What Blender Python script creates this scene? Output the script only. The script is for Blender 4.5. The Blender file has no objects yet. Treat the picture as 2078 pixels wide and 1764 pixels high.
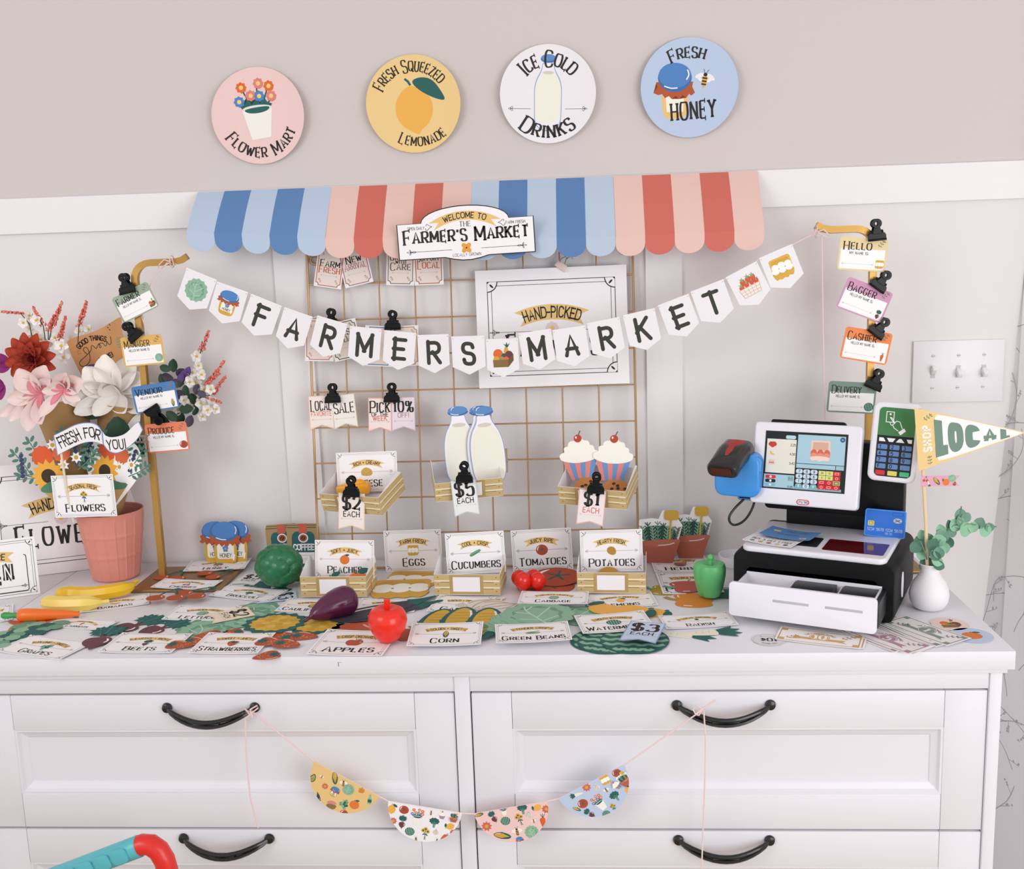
import bpy, bmesh, math, random
from mathutils import Vector, Matrix
R = math.radians
SC = bpy.context.scene
COL = SC.collection
rnd = random.Random(7)

# ---------------------------------------------------------------- camera
W_, H_ = 2078.0, 1764.0
FPX = 2151.33
CP = Vector((0.1899, -1.5, 1.5536))
CR = Vector((0.99754032, 0.06169625, -0.03326974))
CU = Vector((0.02185822, 0.17717249, 0.98393705))
CD = Vector((-0.06659971, 0.9822441, -0.17538813))
cam = bpy.data.cameras.new('camera')
cam.sensor_fit = 'HORIZONTAL'; cam.sensor_width = 36.0; cam.lens = FPX / W_ * 36.0
cam.clip_start = 0.02
camo = bpy.data.objects.new('camera', cam); COL.objects.link(camo)
camo.matrix_world = Matrix(((CR.x, CU.x, -CD.x, CP.x), (CR.y, CU.y, -CD.y, CP.y), (CR.z, CU.z, -CD.z, CP.z), (0, 0, 0, 1)))
SC.camera = camo

# ---------------------------------------------------------------- light
SC.view_settings.view_transform = 'Standard'; SC.view_settings.look = 'None'
SC.view_settings.exposure = 0.0; SC.view_settings.gamma = 1.0; SC.view_settings.use_curve_mapping = False
wd = bpy.data.worlds.new('World'); SC.world = wd; wd.use_nodes = True
bg = wd.node_tree.nodes['Background']; bg.inputs['Color'].default_value = (0.985, 0.985, 1.0, 1); bg.inputs['Strength'].default_value = 0.80
def area(name, loc, tgt, size, power, col):
    l = bpy.data.lights.new(name, 'AREA'); l.shape = 'RECTANGLE'; l.size, l.size_y = size; l.energy = power; l.color = col
    o = bpy.data.objects.new(name, l); COL.objects.link(o); o.location = loc
    o.rotation_euler = (Vector(tgt) - Vector(loc)).to_track_quat('-Z', 'Y').to_euler(); return o
area('window_light_left', (-1.6, -1.8, 2.2), (0.2, 0.4, 1.25), (1.0, 1.1), 15, (0.99, 0.985, 0.985))
area('window_light_right', (1.7, -1.85, 1.3), (0.55, 0.1, 0.92), (1.4, 1.5), 25, (0.965, 0.985, 1.0))

# ---------------------------------------------------------------- helpers
def ray(px, py): return CD + CR * ((px - W_ / 2) / FPX) - CU * ((py - H_ / 2) / FPX)
def hit(px, py, p0, n):
    v = ray(px, py); n = Vector(n); return CP + v * ((Vector(p0) - CP).dot(n) / v.dot(n))
ZT = 0.95
def T(px, py, z=ZT): return hit(px, py, (0, 0, z), (0, 0, 1))
def V(px, py, y): return hit(px, py, (0, y, 0), (0, 1, 0))
def proj(p):
    v = Vector(p) - CP; z = v.dot(CD); return (W_ / 2 + FPX * v.dot(CR) / z, H_ / 2 - FPX * v.dot(CU) / z)
def MAT(o, u, v, n=None):
    n = n or u.cross(v)
    return Matrix(((u.x, v.x, n.x, o.x), (u.y, v.y, n.y, o.y), (u.z, v.z, n.z, o.z), (0, 0, 0, 1)))
def frame3(bl, br, tl, p0, n):
    n = Vector(n).normalized()
    A, B, C = (hit(*q, p0, n) for q in (bl, br, tl))
    u = (B - A).normalized(); v = n.cross(u)
    if (C - A).dot(v) < 0: v = -v
    w = (B - A).length; h = (C - A).dot(v)
    return MAT(A + u * w / 2 + v * h / 2, u, v, u.cross(v)), w, h
VY = (0, -1, 0)

def lin(h):
    h = h.lstrip('#'); o = []
    for i in (0, 2, 4):
        c = int(h[i:i + 2], 16) / 255; o.append(c / 12.92 if c <= .04045 else ((c + .055) / 1.055) ** 2.4)
    return (*o, 1)
_m = {}
def mat(c, rough=.7, metal=0., bump=0., bscale=200., coat=0., trans=0., var=0., vscale=8., sss=0., spec=.5):
    k = (c, rough, metal, bump, bscale, coat, trans, var, sss, spec)
    if k in _m: return _m[k]
    m = bpy.data.materials.new('mat_' + c.strip('#') + '_%d' % len(_m)); m.use_nodes = True
    nt = m.node_tree; b = nt.nodes['Principled BSDF']
    col = lin(c); b.inputs['Base Color'].default_value = col
    b.inputs['Roughness'].default_value = rough; b.inputs['Metallic'].default_value = metal
    b.inputs['Coat Weight'].default_value = coat; b.inputs['Specular IOR Level'].default_value = spec
    if trans: b.inputs['Transmission Weight'].default_value = trans
    if sss:
        b.inputs['Subsurface Weight'].default_value = sss; b.inputs['Subsurface Radius'].default_value = (.01, .006, .005)
        b.inputs['Subsurface Scale'].default_value = .5
    if bump or var:
        tc = nt.nodes.new('ShaderNodeTexCoord'); nz = nt.nodes.new('ShaderNodeTexNoise')
        nz.inputs['Scale'].default_value = bscale if bump else vscale; nz.inputs['Detail'].default_value = 3
        nt.links.new(tc.outputs['Object'], nz.inputs['Vector'])
        if bump:
            bp = nt.nodes.new('ShaderNodeBump'); bp.inputs['Strength'].default_value = bump; bp.inputs['Distance'].default_value = .001
            nt.links.new(nz.outputs['Fac'], bp.inputs['Height']); nt.links.new(bp.outputs['Normal'], b.inputs['Normal'])
        if var:
            mx = nt.nodes.new('ShaderNodeMixRGB'); mx.inputs[1].default_value = tuple(x * (1 - var) for x in col[:3]) + (1,)
            mx.inputs[2].default_value = tuple(min(1, x * (1 + var)) for x in col[:3]) + (1,)
            n2 = nt.nodes.new('ShaderNodeTexNoise'); n2.inputs['Scale'].default_value = vscale; n2.inputs['Detail'].default_value = 4
            nt.links.new(tc.outputs['Object'], n2.inputs['Vector'])
            nt.links.new(n2.outputs['Fac'], mx.inputs[0]); nt.links.new(mx.outputs[0], b.inputs['Base Color'])
    _m[k] = m; return m
def M_(c): return c if isinstance(c, bpy.types.Material) else mat(c)

def put(me, name, M=None, parent=None, smooth=True):
    o = bpy.data.objects.new(name, me); COL.objects.link(o)
    if parent: o.parent = parent
    if M is not None: o.matrix_local = M
    if smooth:
        me.shade_smooth()
        try: me.set_sharp_from_angle(angle=R(40))
        except Exception: pass
    return o
def tag(o, label, cat, group=None, kind=None):
    if label: o['label'] = label
    if cat: o['category'] = cat
    if group: o['group'] = group
    if kind: o['kind'] = kind
    return o
def thing(name, label, cat, M=None, group=None):
    o = bpy.data.objects.new(name, None); COL.objects.link(o); o.empty_display_size = .02
    if M is not None: o.matrix_world = M if isinstance(M, Matrix) else Matrix.Translation(M)
    return tag(o, label, cat, group)

# 3-D mesh collector
class MB:
    def __init__(s): s.v = []; s.f = []; s.mi = []; s.mats = []
    def slot(s, m):
        m = M_(m)
        if m not in s.mats: s.mats.append(m)
        return s.mats.index(m)
    def add(s, vs, fs, m, X=None):
        b = len(s.v); k = s.slot(m)
        s.v += [X @ Vector(p) for p in vs] if X else [Vector(p) for p in vs]
        s.f += [tuple(b + i for i in f) for f in fs]; s.mi += [k] * len(fs)
    def box(s, a, b, m, X=None):
        (x0, y0, z0), (x1, y1, z1) = a, b
        s.add([(x0, y0, z0), (x1, y0, z0), (x1, y1, z0), (x0, y1, z0), (x0, y0, z1), (x1, y0, z1), (x1, y1, z1), (x0, y1, z1)],
              [(0, 3, 2, 1), (4, 5, 6, 7), (0, 1, 5, 4), (1, 2, 6, 5), (2, 3, 7, 6), (3, 0, 4, 7)], m, X)
    def rings(s, rs, m, X=None, cap=True, closed=False):
        n = len(rs[0]); vs = [p for r in rs for p in r]; fs = []
        for i in range(len(rs) - (0 if closed else 1)):
            j = (i + 1) % len(rs)
            for k in range(n): fs.append((i * n + k, i * n + (k + 1) % n, j * n + (k + 1) % n, j * n + k))
        if cap and not closed: fs.append(tuple(range(n))[::-1]); fs.append(tuple((len(rs) - 1) * n + k for k in range(n)))
        s.add(vs, fs, m, X)
    def lathe(s, prof, m, X=None, n=40, cap=True, rip=None):
        rs = []
        for r, z in prof:
            rs.append([(r * (rip(2 * math.pi * k / n, z) if rip else 1) * math.cos(2 * math.pi * k / n), r * (rip(2 * math.pi * k / n, z) if rip else 1) * math.sin(2 * math.pi * k / n), z) for k in range(n)])
        s.rings(rs, m, X, cap)
    def tube(s, path, rad, m, n=10, X=None, closed=False, flat=1., up0=None):
        P_ = [Vector(p) for p in path]; L = len(P_); rs = []
        up = Vector(up0) if up0 else None
        for i in range(L):
            if closed: t = P_[(i + 1) % L] - P_[i - 1]
            else: t = P_[min(i + 1, L - 1)] - P_[max(i - 1, 0)]
            t.normalize()
            if up is None: up = Vector((0, 0, 1)) if abs(t.z) < .9 else Vector((1, 0, 0))
            sd = t.cross(up)
            if sd.length < 1e-6: sd = t.orthogonal()
            sd.normalize(); up = sd.cross(t).normalized()
            r = rad[i] if isinstance(rad, (list, tuple)) else rad
            rs.append([P_[i] + (sd * math.cos(2 * math.pi * k / n) + up * math.sin(2 * math.pi * k / n) * flat) * r for k in range(n)])
        s.rings(rs, m, X, True, closed)
    def ball(s, c, r, m, n=16, k=10, X=None, fn=None):
        r = r if isinstance(r, (tuple, list)) else (r, r, r); rs = []
        for i in range(1, k):
            a = math.pi * i / k; row = []
            for j in range(n):
                b = 2 * math.pi * j / n; d = Vector((math.sin(a) * math.cos(b), math.sin(a) * math.sin(b), -math.cos(a)))
                g = fn(d) if fn else 1
                row.append((c[0] + d.x * r[0] * g, c[1] + d.y * r[1] * g, c[2] + d.z * r[2] * g))
            rs.append(row)
        vs = [p for q in rs for p in q]; fs = []
        for i in range(k - 2):
            for j in range(n): fs.append((i * n + j, i * n + (j + 1) % n, (i + 1) * n + (j + 1) % n, (i + 1) * n + j))
        g0 = fn(Vector((0, 0, -1))) if fn else 1; g1 = fn(Vector((0, 0, 1))) if fn else 1
        vs += [(c[0], c[1], c[2] - r[2] * g0), (c[0], c[1], c[2] + r[2] * g1)]; a = len(vs) - 2
        for j in range(n):
            fs.append((a, (j + 1) % n, j)); fs.append((a + 1, (k - 2) * n + j, (k - 2) * n + (j + 1) % n))
        s.add(vs, fs, m, X)
    def prism(s, pts, z0, z1, m, X=None):   # polygon in xy extruded in z
        if sum(pts[i - 1][0] * pts[i][1] - pts[i][0] * pts[i - 1][1] for i in range(len(pts))) < 0: pts = pts[::-1]
        n = len(pts)
        s.add([(x, y, z0) for x, y in pts] + [(x, y, z1) for x, y in pts],
              [tuple(range(n))[::-1], tuple(range(n, 2 * n))] + [(i, (i + 1) % n, n + (i + 1) % n, n + i) for i in range(n)], m, X)
    def sheet(s, fn, nu, nv, m, X=None):
        vs = [fn(i / nu, j / nv) for i in range(nu + 1) for j in range(nv + 1)]
        s.add(vs, [(i * (nv + 1) + j, (i + 1) * (nv + 1) + j, (i + 1) * (nv + 1) + j + 1, i * (nv + 1) + j + 1) for i in range(nu) for j in range(nv)], m, X)
    def mesh(s, name, bevel=0., seg=2, sub=0):
        me = bpy.data.meshes.new(name); me.from_pydata([tuple(p) for p in s.v], [], s.f)
        for m in s.mats: me.materials.append(m)
        me.polygons.foreach_set('material_index', s.mi); me.update()
        if bevel:
            bm = bmesh.new(); bm.from_mesh(me); bmesh.ops.remove_doubles(bm, verts=bm.verts, dist=1e-6)
            ed = [e for e in bm.edges if len(e.link_faces) == 2 and e.calc_face_angle(0) > R(30)]
            bmesh.ops.bevel(bm, geom=ed, offset=bevel, segments=seg, profile=.5, affect='EDGES', clamp_overlap=True)
            bm.to_mesh(me); bm.free()
        return me
    def part(s, name, parent=None, M=None, bevel=0., seg=2, label=None):
        o = put(s.mesh(name, bevel, seg), name, M, parent)
        if label: o['label'] = label
        return o

# ---------------------------------------------------------------- flat printed art
def P(s, k=100.):
    q = [float(x) / k for x in s.split()]; return list(zip(q[::2], q[1::2]))
def chaikin(p, closed=False, it=3):
    for _ in range(it):
        o = []; n = len(p)
        if not closed: o.append(p[0])
        for i in range(n if closed else n - 1):
            a, b = p[i], p[(i + 1) % n]
            o += [(.75 * a[0] + .25 * b[0], .75 * a[1] + .25 * b[1]), (.25 * a[0] + .75 * b[0], .25 * a[1] + .75 * b[1])]
        if not closed: o.append(p[-1])
        p = o
    return p
def ellp(cx, cy, rx, ry, rot=0, n=28, a0=0, a1=360):
    c, s_ = math.cos(R(rot)), math.sin(R(rot)); o = []
    full = abs(a1 - a0) >= 360
    for i in range(n if full else n + 1):
        t = R(a0 + (a1 - a0) * i / n); x, y = rx * math.cos(t), ry * math.sin(t)
        o.append((cx + x * c - y * s_, cy + x * s_ + y * c))
    return o
def rrect(w, h, r, cx=0, cy=0, n=6):
    o = []
    for sx, sy, a in ((1, 1, 0), (-1, 1, 90), (-1, -1, 180), (1, -1, 270)):
        for i in range(n + 1):
            t = R(a + 90 * i / n); o.append((cx + sx * (w / 2 - r) + r * math.cos(t), cy + sy * (h / 2 - r) + r * math.sin(t)))
    return o
def clip_poly(p, c):
    n = len(c)
    for i in range(n):
        a, b = c[i], c[(i + 1) % n]; o = []
        f = lambda q: (b[0] - a[0]) * (q[1] - a[1]) - (b[1] - a[1]) * (q[0] - a[0])
        for j in range(len(p)):
            q, r = p[j - 1], p[j]; fq, fr = f(q), f(r)
            if (fq >= 0) != (fr >= 0):
                t = fq / (fq - fr); o.append((q[0] + (r[0] - q[0]) * t, q[1] + (r[1] - q[1]) * t))
            if fr >= 0: o.append(r)
        p = o
        if len(p) < 3: return []
    return p

G = {'A': (6.2, '0 0 3.1 10 6.2 0|1.2 3.3 5 3.3'), 'B': (5.2, '0 0 0 10|~0 10 4.8 10 4.8 5.3 0 5.3|~0 5.3 5.8 5.3 5.8 0 0 0'),
     'C': (5.8, '~5.8 8 5 10 -.2 10.3 -.2 -.3 5 0 5.8 2'), 'D': (5.8, '0 0 0 10|~0 10 6.8 10 6.8 0 0 0'),
     'E': (4.8, '4.8 10 0 10|0 0 0 10|0 0 4.8 0|0 5.1 4 5.1'), 'F': (4.7, '0 0 0 10|0 10 4.7 10|0 5.1 3.8 5.1'),
     'G': (6.2, '~5.9 8.2 5 10 -.2 10.3 -.2 -.3 6 -.2 6 4.4|3.4 4.4 6 4.4'), 'H': (5.8, '0 0 0 10|5.8 0 5.8 10|0 5.1 5.8 5.1'),
     'I': (.8, '.4 0 .4 10'), 'J': (4, '~4 10 4 -.6 .4 -.8 0 2.6'), 'K': (5.6, '0 0 0 10|5.4 10 0 4.2|1.8 6 5.6 0'),
     'L': (4.6, '0 10 0 0|0 0 4.6 0'), 'M': (7.4, '0 0 0 10|0 10 3.7 2.4|3.7 2.4 7.4 10|7.4 10 7.4 0'), 'N': (6, '0 0 0 10|0 10 6 0|6 0 6 10'),
     'O': (6.4, '~3.2 10 -.3 10 -.3 0 6.7 0 6.7 10 3.2 10'), 'P': (5.2, '0 0 0 10|~0 10 5.8 10 5.8 4.6 0 4.6'),
     'Q': (6.4, '~3.2 10 -.3 10 -.3 0 6.7 0 6.7 10 3.2 10|3.6 2.4 6.4 -1.2'), 'R': (5.6, '0 0 0 10|~0 10 5.8 10 5.8 4.6 0 4.6|2.6 4.6 5.6 0'),
     'S': (5, '~4.8 8.2 4.2 10.3 -.4 10.4 -.4 5.5 5.4 4.9 5.4 -.4 .6 -.4 0 2'), 'T': (5.8, '0 10 5.8 10|2.9 0 2.9 10'),
     'U': (5.8, '~0 10 0 -.8 5.8 -.8 5.8 10'), 'V': (6, '0 10 3 0|3 0 6 10'), 'W': (8.6, '0 10 2.2 0|2.2 0 4.3 8|4.3 8 6.4 0|6.4 0 8.6 10'),
     'X': (5.8, '0 0 5.8 10|0 10 5.8 0'), 'Y': (6, '0 10 3 5|3 5 6 10|3 0 3 5'), 'Z': (5.4, '0 10 5.4 10|5.4 10 0 0|0 0 5.4 0'),
     '0': (5.2, '~2.6 10 -.3 10 -.3 0 5.5 0 5.5 10 2.6 10'), '1': (2.6, '0 8 1.8 10|1.8 10 1.8 0'),
     '2': (5, '~0 7.6 .3 10 5.2 10.6 5.4 6 0 0|0 0 5 0'), '3': (5, '~0 9 2 10.6 5 9.8 5 5.4 2 5.2|~2 5.2 5.8 5.2 5.6 -.5 1 -.7 0 1.4'),
     '4': (5.4, '4 0 4 10|4 10 0 3|0 3 5.4 3'), '5': (5, '4.6 10 .6 10|.6 10 .2 5.4|~.2 5.4 5.6 7.6 5.8 -.7 1 -.7 0 1'),
     '6': (5, '~4.4 10 0 9.6 -.4 -.2 5.6 -.5 5.4 6.6 1 6.4 .2 3.4'), '7': (5, '0 10 5 10|5 10 1.8 0'),
     '8': (5.2, '~2.6 10.2 -.2 10.2 -.2 5.4 5.6 5.4 5.6 -.2 -.4 -.2 -.4 5 5.4 5.6 5.4 10.2 2.6 10.2'),
     '9': (5, '~.6 0 5 .4 5.4 10.2 -.6 10.5 -.4 3.4 4 3.6 4.8 6.6'),
     '%': (8, '6.6 10 1.4 0|~1.8 10 0 10 0 6 3.4 6 3.4 10 1.8 10|~6.2 4 4.6 4 4.6 0 8 0 8 4 6.2 4'),
     '!': (.8, '.4 10 .4 3|.4 .9 .4 0'), '+': (4, '0 5 4 5|2 3 2 7'), '-': (3.2, '0 4.6 3.2 4.6'), "'": (.8, '.6 10 .2 7.6'), ':': (.8, '.4 6.6 .4 5.4|.4 1.2 .4 0'), '.': (.8, '.4 1.1 .4 0'), ' ': (3, '')}
G['$'] = (5, G['S'][1] + '|2.5 -1.6 2.5 11.6'); G['¢'] = (5, '~4.6 6.6 4 8 0 8.2 0 1.8 4 2 4.6 3.4|2.5 .4 2.5 9.6')

class Art:
    def __init__(s, sh=None, A=None, cut=False, clip=None):
        s.sh = [] if sh is None else sh; s.A = A or (1, 0, 0, 0, 1, 0); s.cut = cut; s.clip = clip
    def sub(s, x=0, y=0, k=1, rot=0, fx=1, ky=None):
        c, n = math.cos(R(rot)), math.sin(R(rot)); ky = k if ky is None else ky
        a = (c * k * fx, -n * ky, x, n * k * fx, c * ky, y); A = s.A
        B = (A[0] * a[0] + A[1] * a[3], A[0] * a[1] + A[1] * a[4], A[0] * a[2] + A[1] * a[5] + A[2],
             A[3] * a[0] + A[4] * a[3], A[3] * a[1] + A[4] * a[4], A[3] * a[2] + A[4] * a[5] + A[5])
        return Art(s.sh, B, s.cut, s.clip)
    def polys(s, ps, c, ext=None, thin=False):
        A = s.A; out = []
        for p in ps:
            q = [(A[0] * x + A[1] * y + A[2], A[3] * x + A[4] * y + A[5]) for x, y in p]
            d = [q[0]]
            for a in q[1:]:
                if abs(a[0] - d[-1][0]) + abs(a[1] - d[-1][1]) > 1e-6: d.append(a)
            if len(d) > 2 and abs(d[0][0] - d[-1][0]) + abs(d[0][1] - d[-1][1]) < 1e-6: d.pop()
            if len(d) < 3: continue
            if sum(d[i - 1][0] * d[i][1] - d[i][0] * d[i - 1][1] for i in range(len(d))) < 0: d = d[::-1]
            if s.clip:
                d = clip_poly(d, s.clip)
                if len(d) < 3: continue
            out.append(d)
        if not out: return s
        xs = [x for p in out for x, y in p]; ys = [y for p in out for x, y in p]
        bb = (min(xs), max(xs), min(ys), max(ys)); lay = 0
        for e in s.sh:
            b = e[4]
            if b[0] <= bb[1] and b[1] >= bb[0] and b[2] <= bb[3] and b[3] >= bb[2]: lay = max(lay, e[2] + 1)
        s.sh.append((out, c, lay, (s.cut and not thin) if ext is None else ext, bb)); return s
    def p(s, pts, c, **k): return s.polys([P(pts) if isinstance(pts, str) else pts], c, **k)
    def b(s, pts, c, **k): return s.polys([chaikin(P(pts) if isinstance(pts, str) else pts, True)], c, **k)
    def e(s, cx, cy, rx, ry, c, rot=0, n=28, **k): return s.polys([ellp(cx, cy, rx, ry, rot, n)], c, **k)
    def rect(s, x0, y0, x1, y1, c, **k): return s.polys([[(x0, y0), (x1, y0), (x1, y1), (x0, y1)]], c, **k)
    def ribbon_pts(s, pts, w):
        n = len(pts); L = []; Rr = []
        for i in range(n):
            a, b = pts[max(i - 1, 0)], pts[min(i + 1, n - 1)]
            dx, dy = b[0] - a[0], b[1] - a[1]; l = math.hypot(dx, dy) or 1
            ww = (w(dx / l, dy / l) if callable(w) else w[i] if isinstance(w, (list, tuple)) else w) / 2
            L.append((pts[i][0] - dy / l * ww, pts[i][1] + dx / l * ww)); Rr.append((pts[i][0] + dy / l * ww, pts[i][1] - dx / l * ww))
        return [[L[i], L[i + 1], Rr[i + 1], Rr[i]] for i in range(n - 1)]
    def l(s, pts, w, c, sm=False, **k):
        pts = P(pts) if isinstance(pts, str) else pts
        if sm: return s.polys(s.ribbon_pts(chaikin(pts), w), c, thin=True, **k)
        out = []
        for i in range(len(pts) - 1):
            a, b = pts[i], pts[i + 1]; dx, dy = b[0] - a[0], b[1] - a[1]; d = math.hypot(dx, dy) or 1
            ea = 0 if i == 0 else w / 2 / d; eb = 0 if i == len(pts) - 2 else w / 2 / d
            out += s.ribbon_pts([(a[0] - dx * ea, a[1] - dy * ea), (b[0] + dx * eb, b[1] + dy * eb)], w)
        return s.polys(out, c, thin=True, **k)
    def loop(s, pts, w, c):   # closed outline
        return s.l(list(pts) + [pts[0], pts[1]], w, c)
    def text(s, t, x, y, h, c, st='serif', fit=None, arc=None, wt=None, rot=0, sp=None, big=1.3, ky=1., slant=0., _again=False):
        wt0 = wt; wt = (wt or 1.35) * (1.5 if st == 'serif' else 1.25); sp = sp or (3.3 if st == 'serif' else 2.6); items = []; cur = 0.
        for i, ch in enumerate(t):
            u = ch.upper(); k = 1.
            if st == 'serif' and ch.isalpha(): k = big if ch.isupper() and big != 1 else 1.
            w, g = G.get(u, G[' ']); items.append((cur, w * k, k, g, u)); cur += w * k + sp * (1 if k == 1 else 1.05)
        tot = cur - sp; k0 = h / 10.
        kx = k0 * min(1, fit / (tot * k0)) if fit else k0
        base = s.sub(x, y, 1, rot); out = []
        for x0, w, k, g, u in items:
            if not g: continue
            mid = (x0 + w / 2 - tot / 2) * kx
            if arc: a = mid / arc; px, py, ra = arc * math.sin(a), -arc + arc * math.cos(a), -a
            else: px, py, ra = mid, 0, 0
            ca, sa = math.cos(ra), math.sin(ra); lift = -(k - 1) * 4.2
            def tr(q):
                X = (q[0] * k - w / 2) * kx; Y = (q[1] * k + lift - 5.) * k0; X += slant * Y; return (px + X * ca - Y * sa, py + X * sa + Y * ca)
            wv = wt / k if k > 1 else wt
            f = (lambda dx, dy: wv * (.45 + .6 * abs(dy))) if st == 'serif' else (lambda dx, dy: wv)
            ratio = kx / k0
            for stroke in g.split('|'):
                smo = stroke[0] == '~'; pts = P(stroke.lstrip('~'), 1.)
                if smo: pts = chaikin(pts)
                if not smo and st != 'serif':
                    a, b = pts[0], pts[-1]; d = math.hypot(b[0] - a[0], b[1] - a[1]) or 1; e = wv * .35 / d
                    pts = [(a[0] - (b[0] - a[0]) * e, a[1] - (b[1] - a[1]) * e), (b[0] + (b[0] - a[0]) * e, b[1] + (b[1] - a[1]) * e)] if len(pts) == 2 else pts
                out += [[tr(q) for q in qd] for qd in s.ribbon_pts(pts, f)]
                if st == 'sans' and h > .012:
                    for q in (pts[0], pts[-1]): out.append([tr(z) for z in ellp(q[0], q[1], wv / 2, wv / 2, 0, 10)])
                if st == 'serif' and u not in "'!:.+-%":
                    for a, b in ((pts[0], pts[1]), (pts[-1], pts[-2])):
                        dx, dy = b[0] - a[0], b[1] - a[1]; d = math.hypot(dx, dy)
                        if (a[1] < .3 or a[1] > 9.6) and abs(dy) / d > .55 and not (u in 'MNVW' and ((a[1] < .3) == (u in 'VW') or (u == 'N' and False))) and not (u == 'E' or (u == 'A' and a[1] > 5)):
                            sg = 1 if a[1] < 5 else -1; hw = wv * .5 + .5
                            out.append([tr(z) for z in ((a[0] - hw, a[1]), (a[0] + hw, a[1]), (a[0] + hw, a[1] + sg * wv * .55), (a[0] - hw, a[1] + sg * wv * .45))])
                        elif u in 'EFLTZ27' and abs(dx) / d > .8 and a[0] not in (0.,) and not smo:
                            out.append([tr(z) for z in ((a[0] - wv * .35, a[1] - wv * .7), (a[0] + wv * .1, a[1] - wv * .7), (a[0] + wv * .1, a[1] + wv * .7), (a[0] - wv * .35, a[1] + wv * .7))])
        base.polys(out, c, thin=True); return s
    # ornaments
    def arrow(s, x0, x1, y, k, c, gap=0, kind=0):
        w = k * .10
        for a, b in (((x0, x1),) if not gap else ((x0, -gap), (gap, x1))): s.l([(a, y), (b, y)], w, c)
        for x, d in ((x0, 1), (x1, -1)):
            if kind == 0:
                for q in (.0, .45): s.l([(x + d * k * (q + .5), y + k * .5), (x + d * k * q, y), (x + d * k * (q + .5), y - k * .5)], w, c)
            else:
                z = s.sub(x, y, k, 0, d)
                z.l('-60 0 -10 14 40 0 -10 -14 -60 0', .1, c, True)
                for yy in (1, -1):
                    z.l([(.1, 0), (.3, .55 * yy), (.55, .7 * yy), (.6, .3 * yy), (.35, .1 * yy), (.9, .35 * yy), (1.1, .1 * yy)], .11, c, True)
                    z.l([(1.0, 0), (1.4, .22 * yy), (1.9, 0)], .1, c, True)
        return s
    def sprig(s, x, y, k, c, rot=0, n=3):
        z = s.sub(x, y, k, rot); z.l('-50 -30 0 -5 50 30', .05, c, True)
        for i in range(n):
            q = -.3 + .75 * i / max(1, n - 1); z.e(q - .08, q * .6 + .16, .16, .075, c, 100, 10); z.e(q + .16, q * .6 - .12, .16, .075, c, -20, 10)
        z.e(.55, .36, .15, .07, c, 32, 10); return s
    def ribbon(s, x, y, w, h, arc, c, tail=.12):
        n = 16; up = []; dn = []
        f = lambda sx, yy: ((arc + yy) * math.sin(sx / arc) + x, y - arc + (arc + yy) * math.cos(sx / arc))
        for i in range(n + 1):
            t = -w / 2 + w * i / n; up.append(f(t, h / 2)); dn.append(f(t, -h / 2))
        nl, nr = f(-w / 2 + w * tail, 0), f(w / 2 - w * tail, 0)
        q = int(n * tail) + 1
        s.polys([[up[i], up[i + 1], dn[i + 1], dn[i]] for i in range(q, n - q)] + [up[:q + 1] + dn[:q + 1][::-1] + [nl], up[n - q:] + [nr] + dn[n - q:][::-1]], c, thin=True)
        return s

def artmesh(art, name, thick=.0005, eps=.00005, bend=None, cx=None, cy=None):
    bm = bmesh.new(); mats = []
    def slot(c):
        m = M_(c)
        if m not in mats: mats.append(m)
        return mats.index(m)
    for ps, c, lay, ext, bb in art.sh:
        k = slot(c); z = lay * eps
        for i_, p in enumerate(ps):
            dz = min(i_, 60) * 8e-7
            vs = [bm.verts.new((x, y, z + dz)) for x, y in p]
            f = bm.faces.new(vs); f.material_index = k
            if ext:
                vb = [bm.verts.new((x, y, -thick)) for x, y in p]
                f = bm.faces.new(vb[::-1]); f.material_index = k
                n = len(p)
                for i in range(n):
                    f = bm.faces.new((vs[i], vb[i], vb[(i + 1) % n], vs[(i + 1) % n])); f.material_index = k
    if bend:
        bmesh.ops.triangulate(bm, faces=[f for f in bm.faces if len(f.verts) > 4])
        for ax, cuts in ((0, cx), (1, cy)):
            for c in cuts or []:
                n = (1, 0, 0) if ax == 0 else (0, 1, 0); o = (c, 0, 0) if ax == 0 else (0, c, 0)
                bmesh.ops.bisect_plane(bm, geom=bm.verts[:] + bm.edges[:] + bm.faces[:], dist=1e-7, plane_co=o, plane_no=n)
        for v in bm.verts: v.co = bend(v.co)
    me = bpy.data.meshes.new(name); bm.to_mesh(me); bm.free()
    for m in mats: me.materials.append(m)
    return me
def lins(a, b, n): return [a + (b - a) * i / n for i in range(1, n)]
def curl(w, k, n=12):   # paper whose left and right ends lift by k, bent along n folds
    g = [-w / 2 + w * i / n for i in range(n + 1)]; zz = [k * (2 * x / w) ** 2 for x in g]
    def f(v):
        t = min(max((v.x + w / 2) / w * n, 0), n); i = min(int(t), n - 1); return Vector((v.x, v.y, v.z + zz[i] + (zz[i + 1] - zz[i]) * (t - i)))
    return dict(bend=f, cx=g[1:-1], cy=None)
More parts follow.
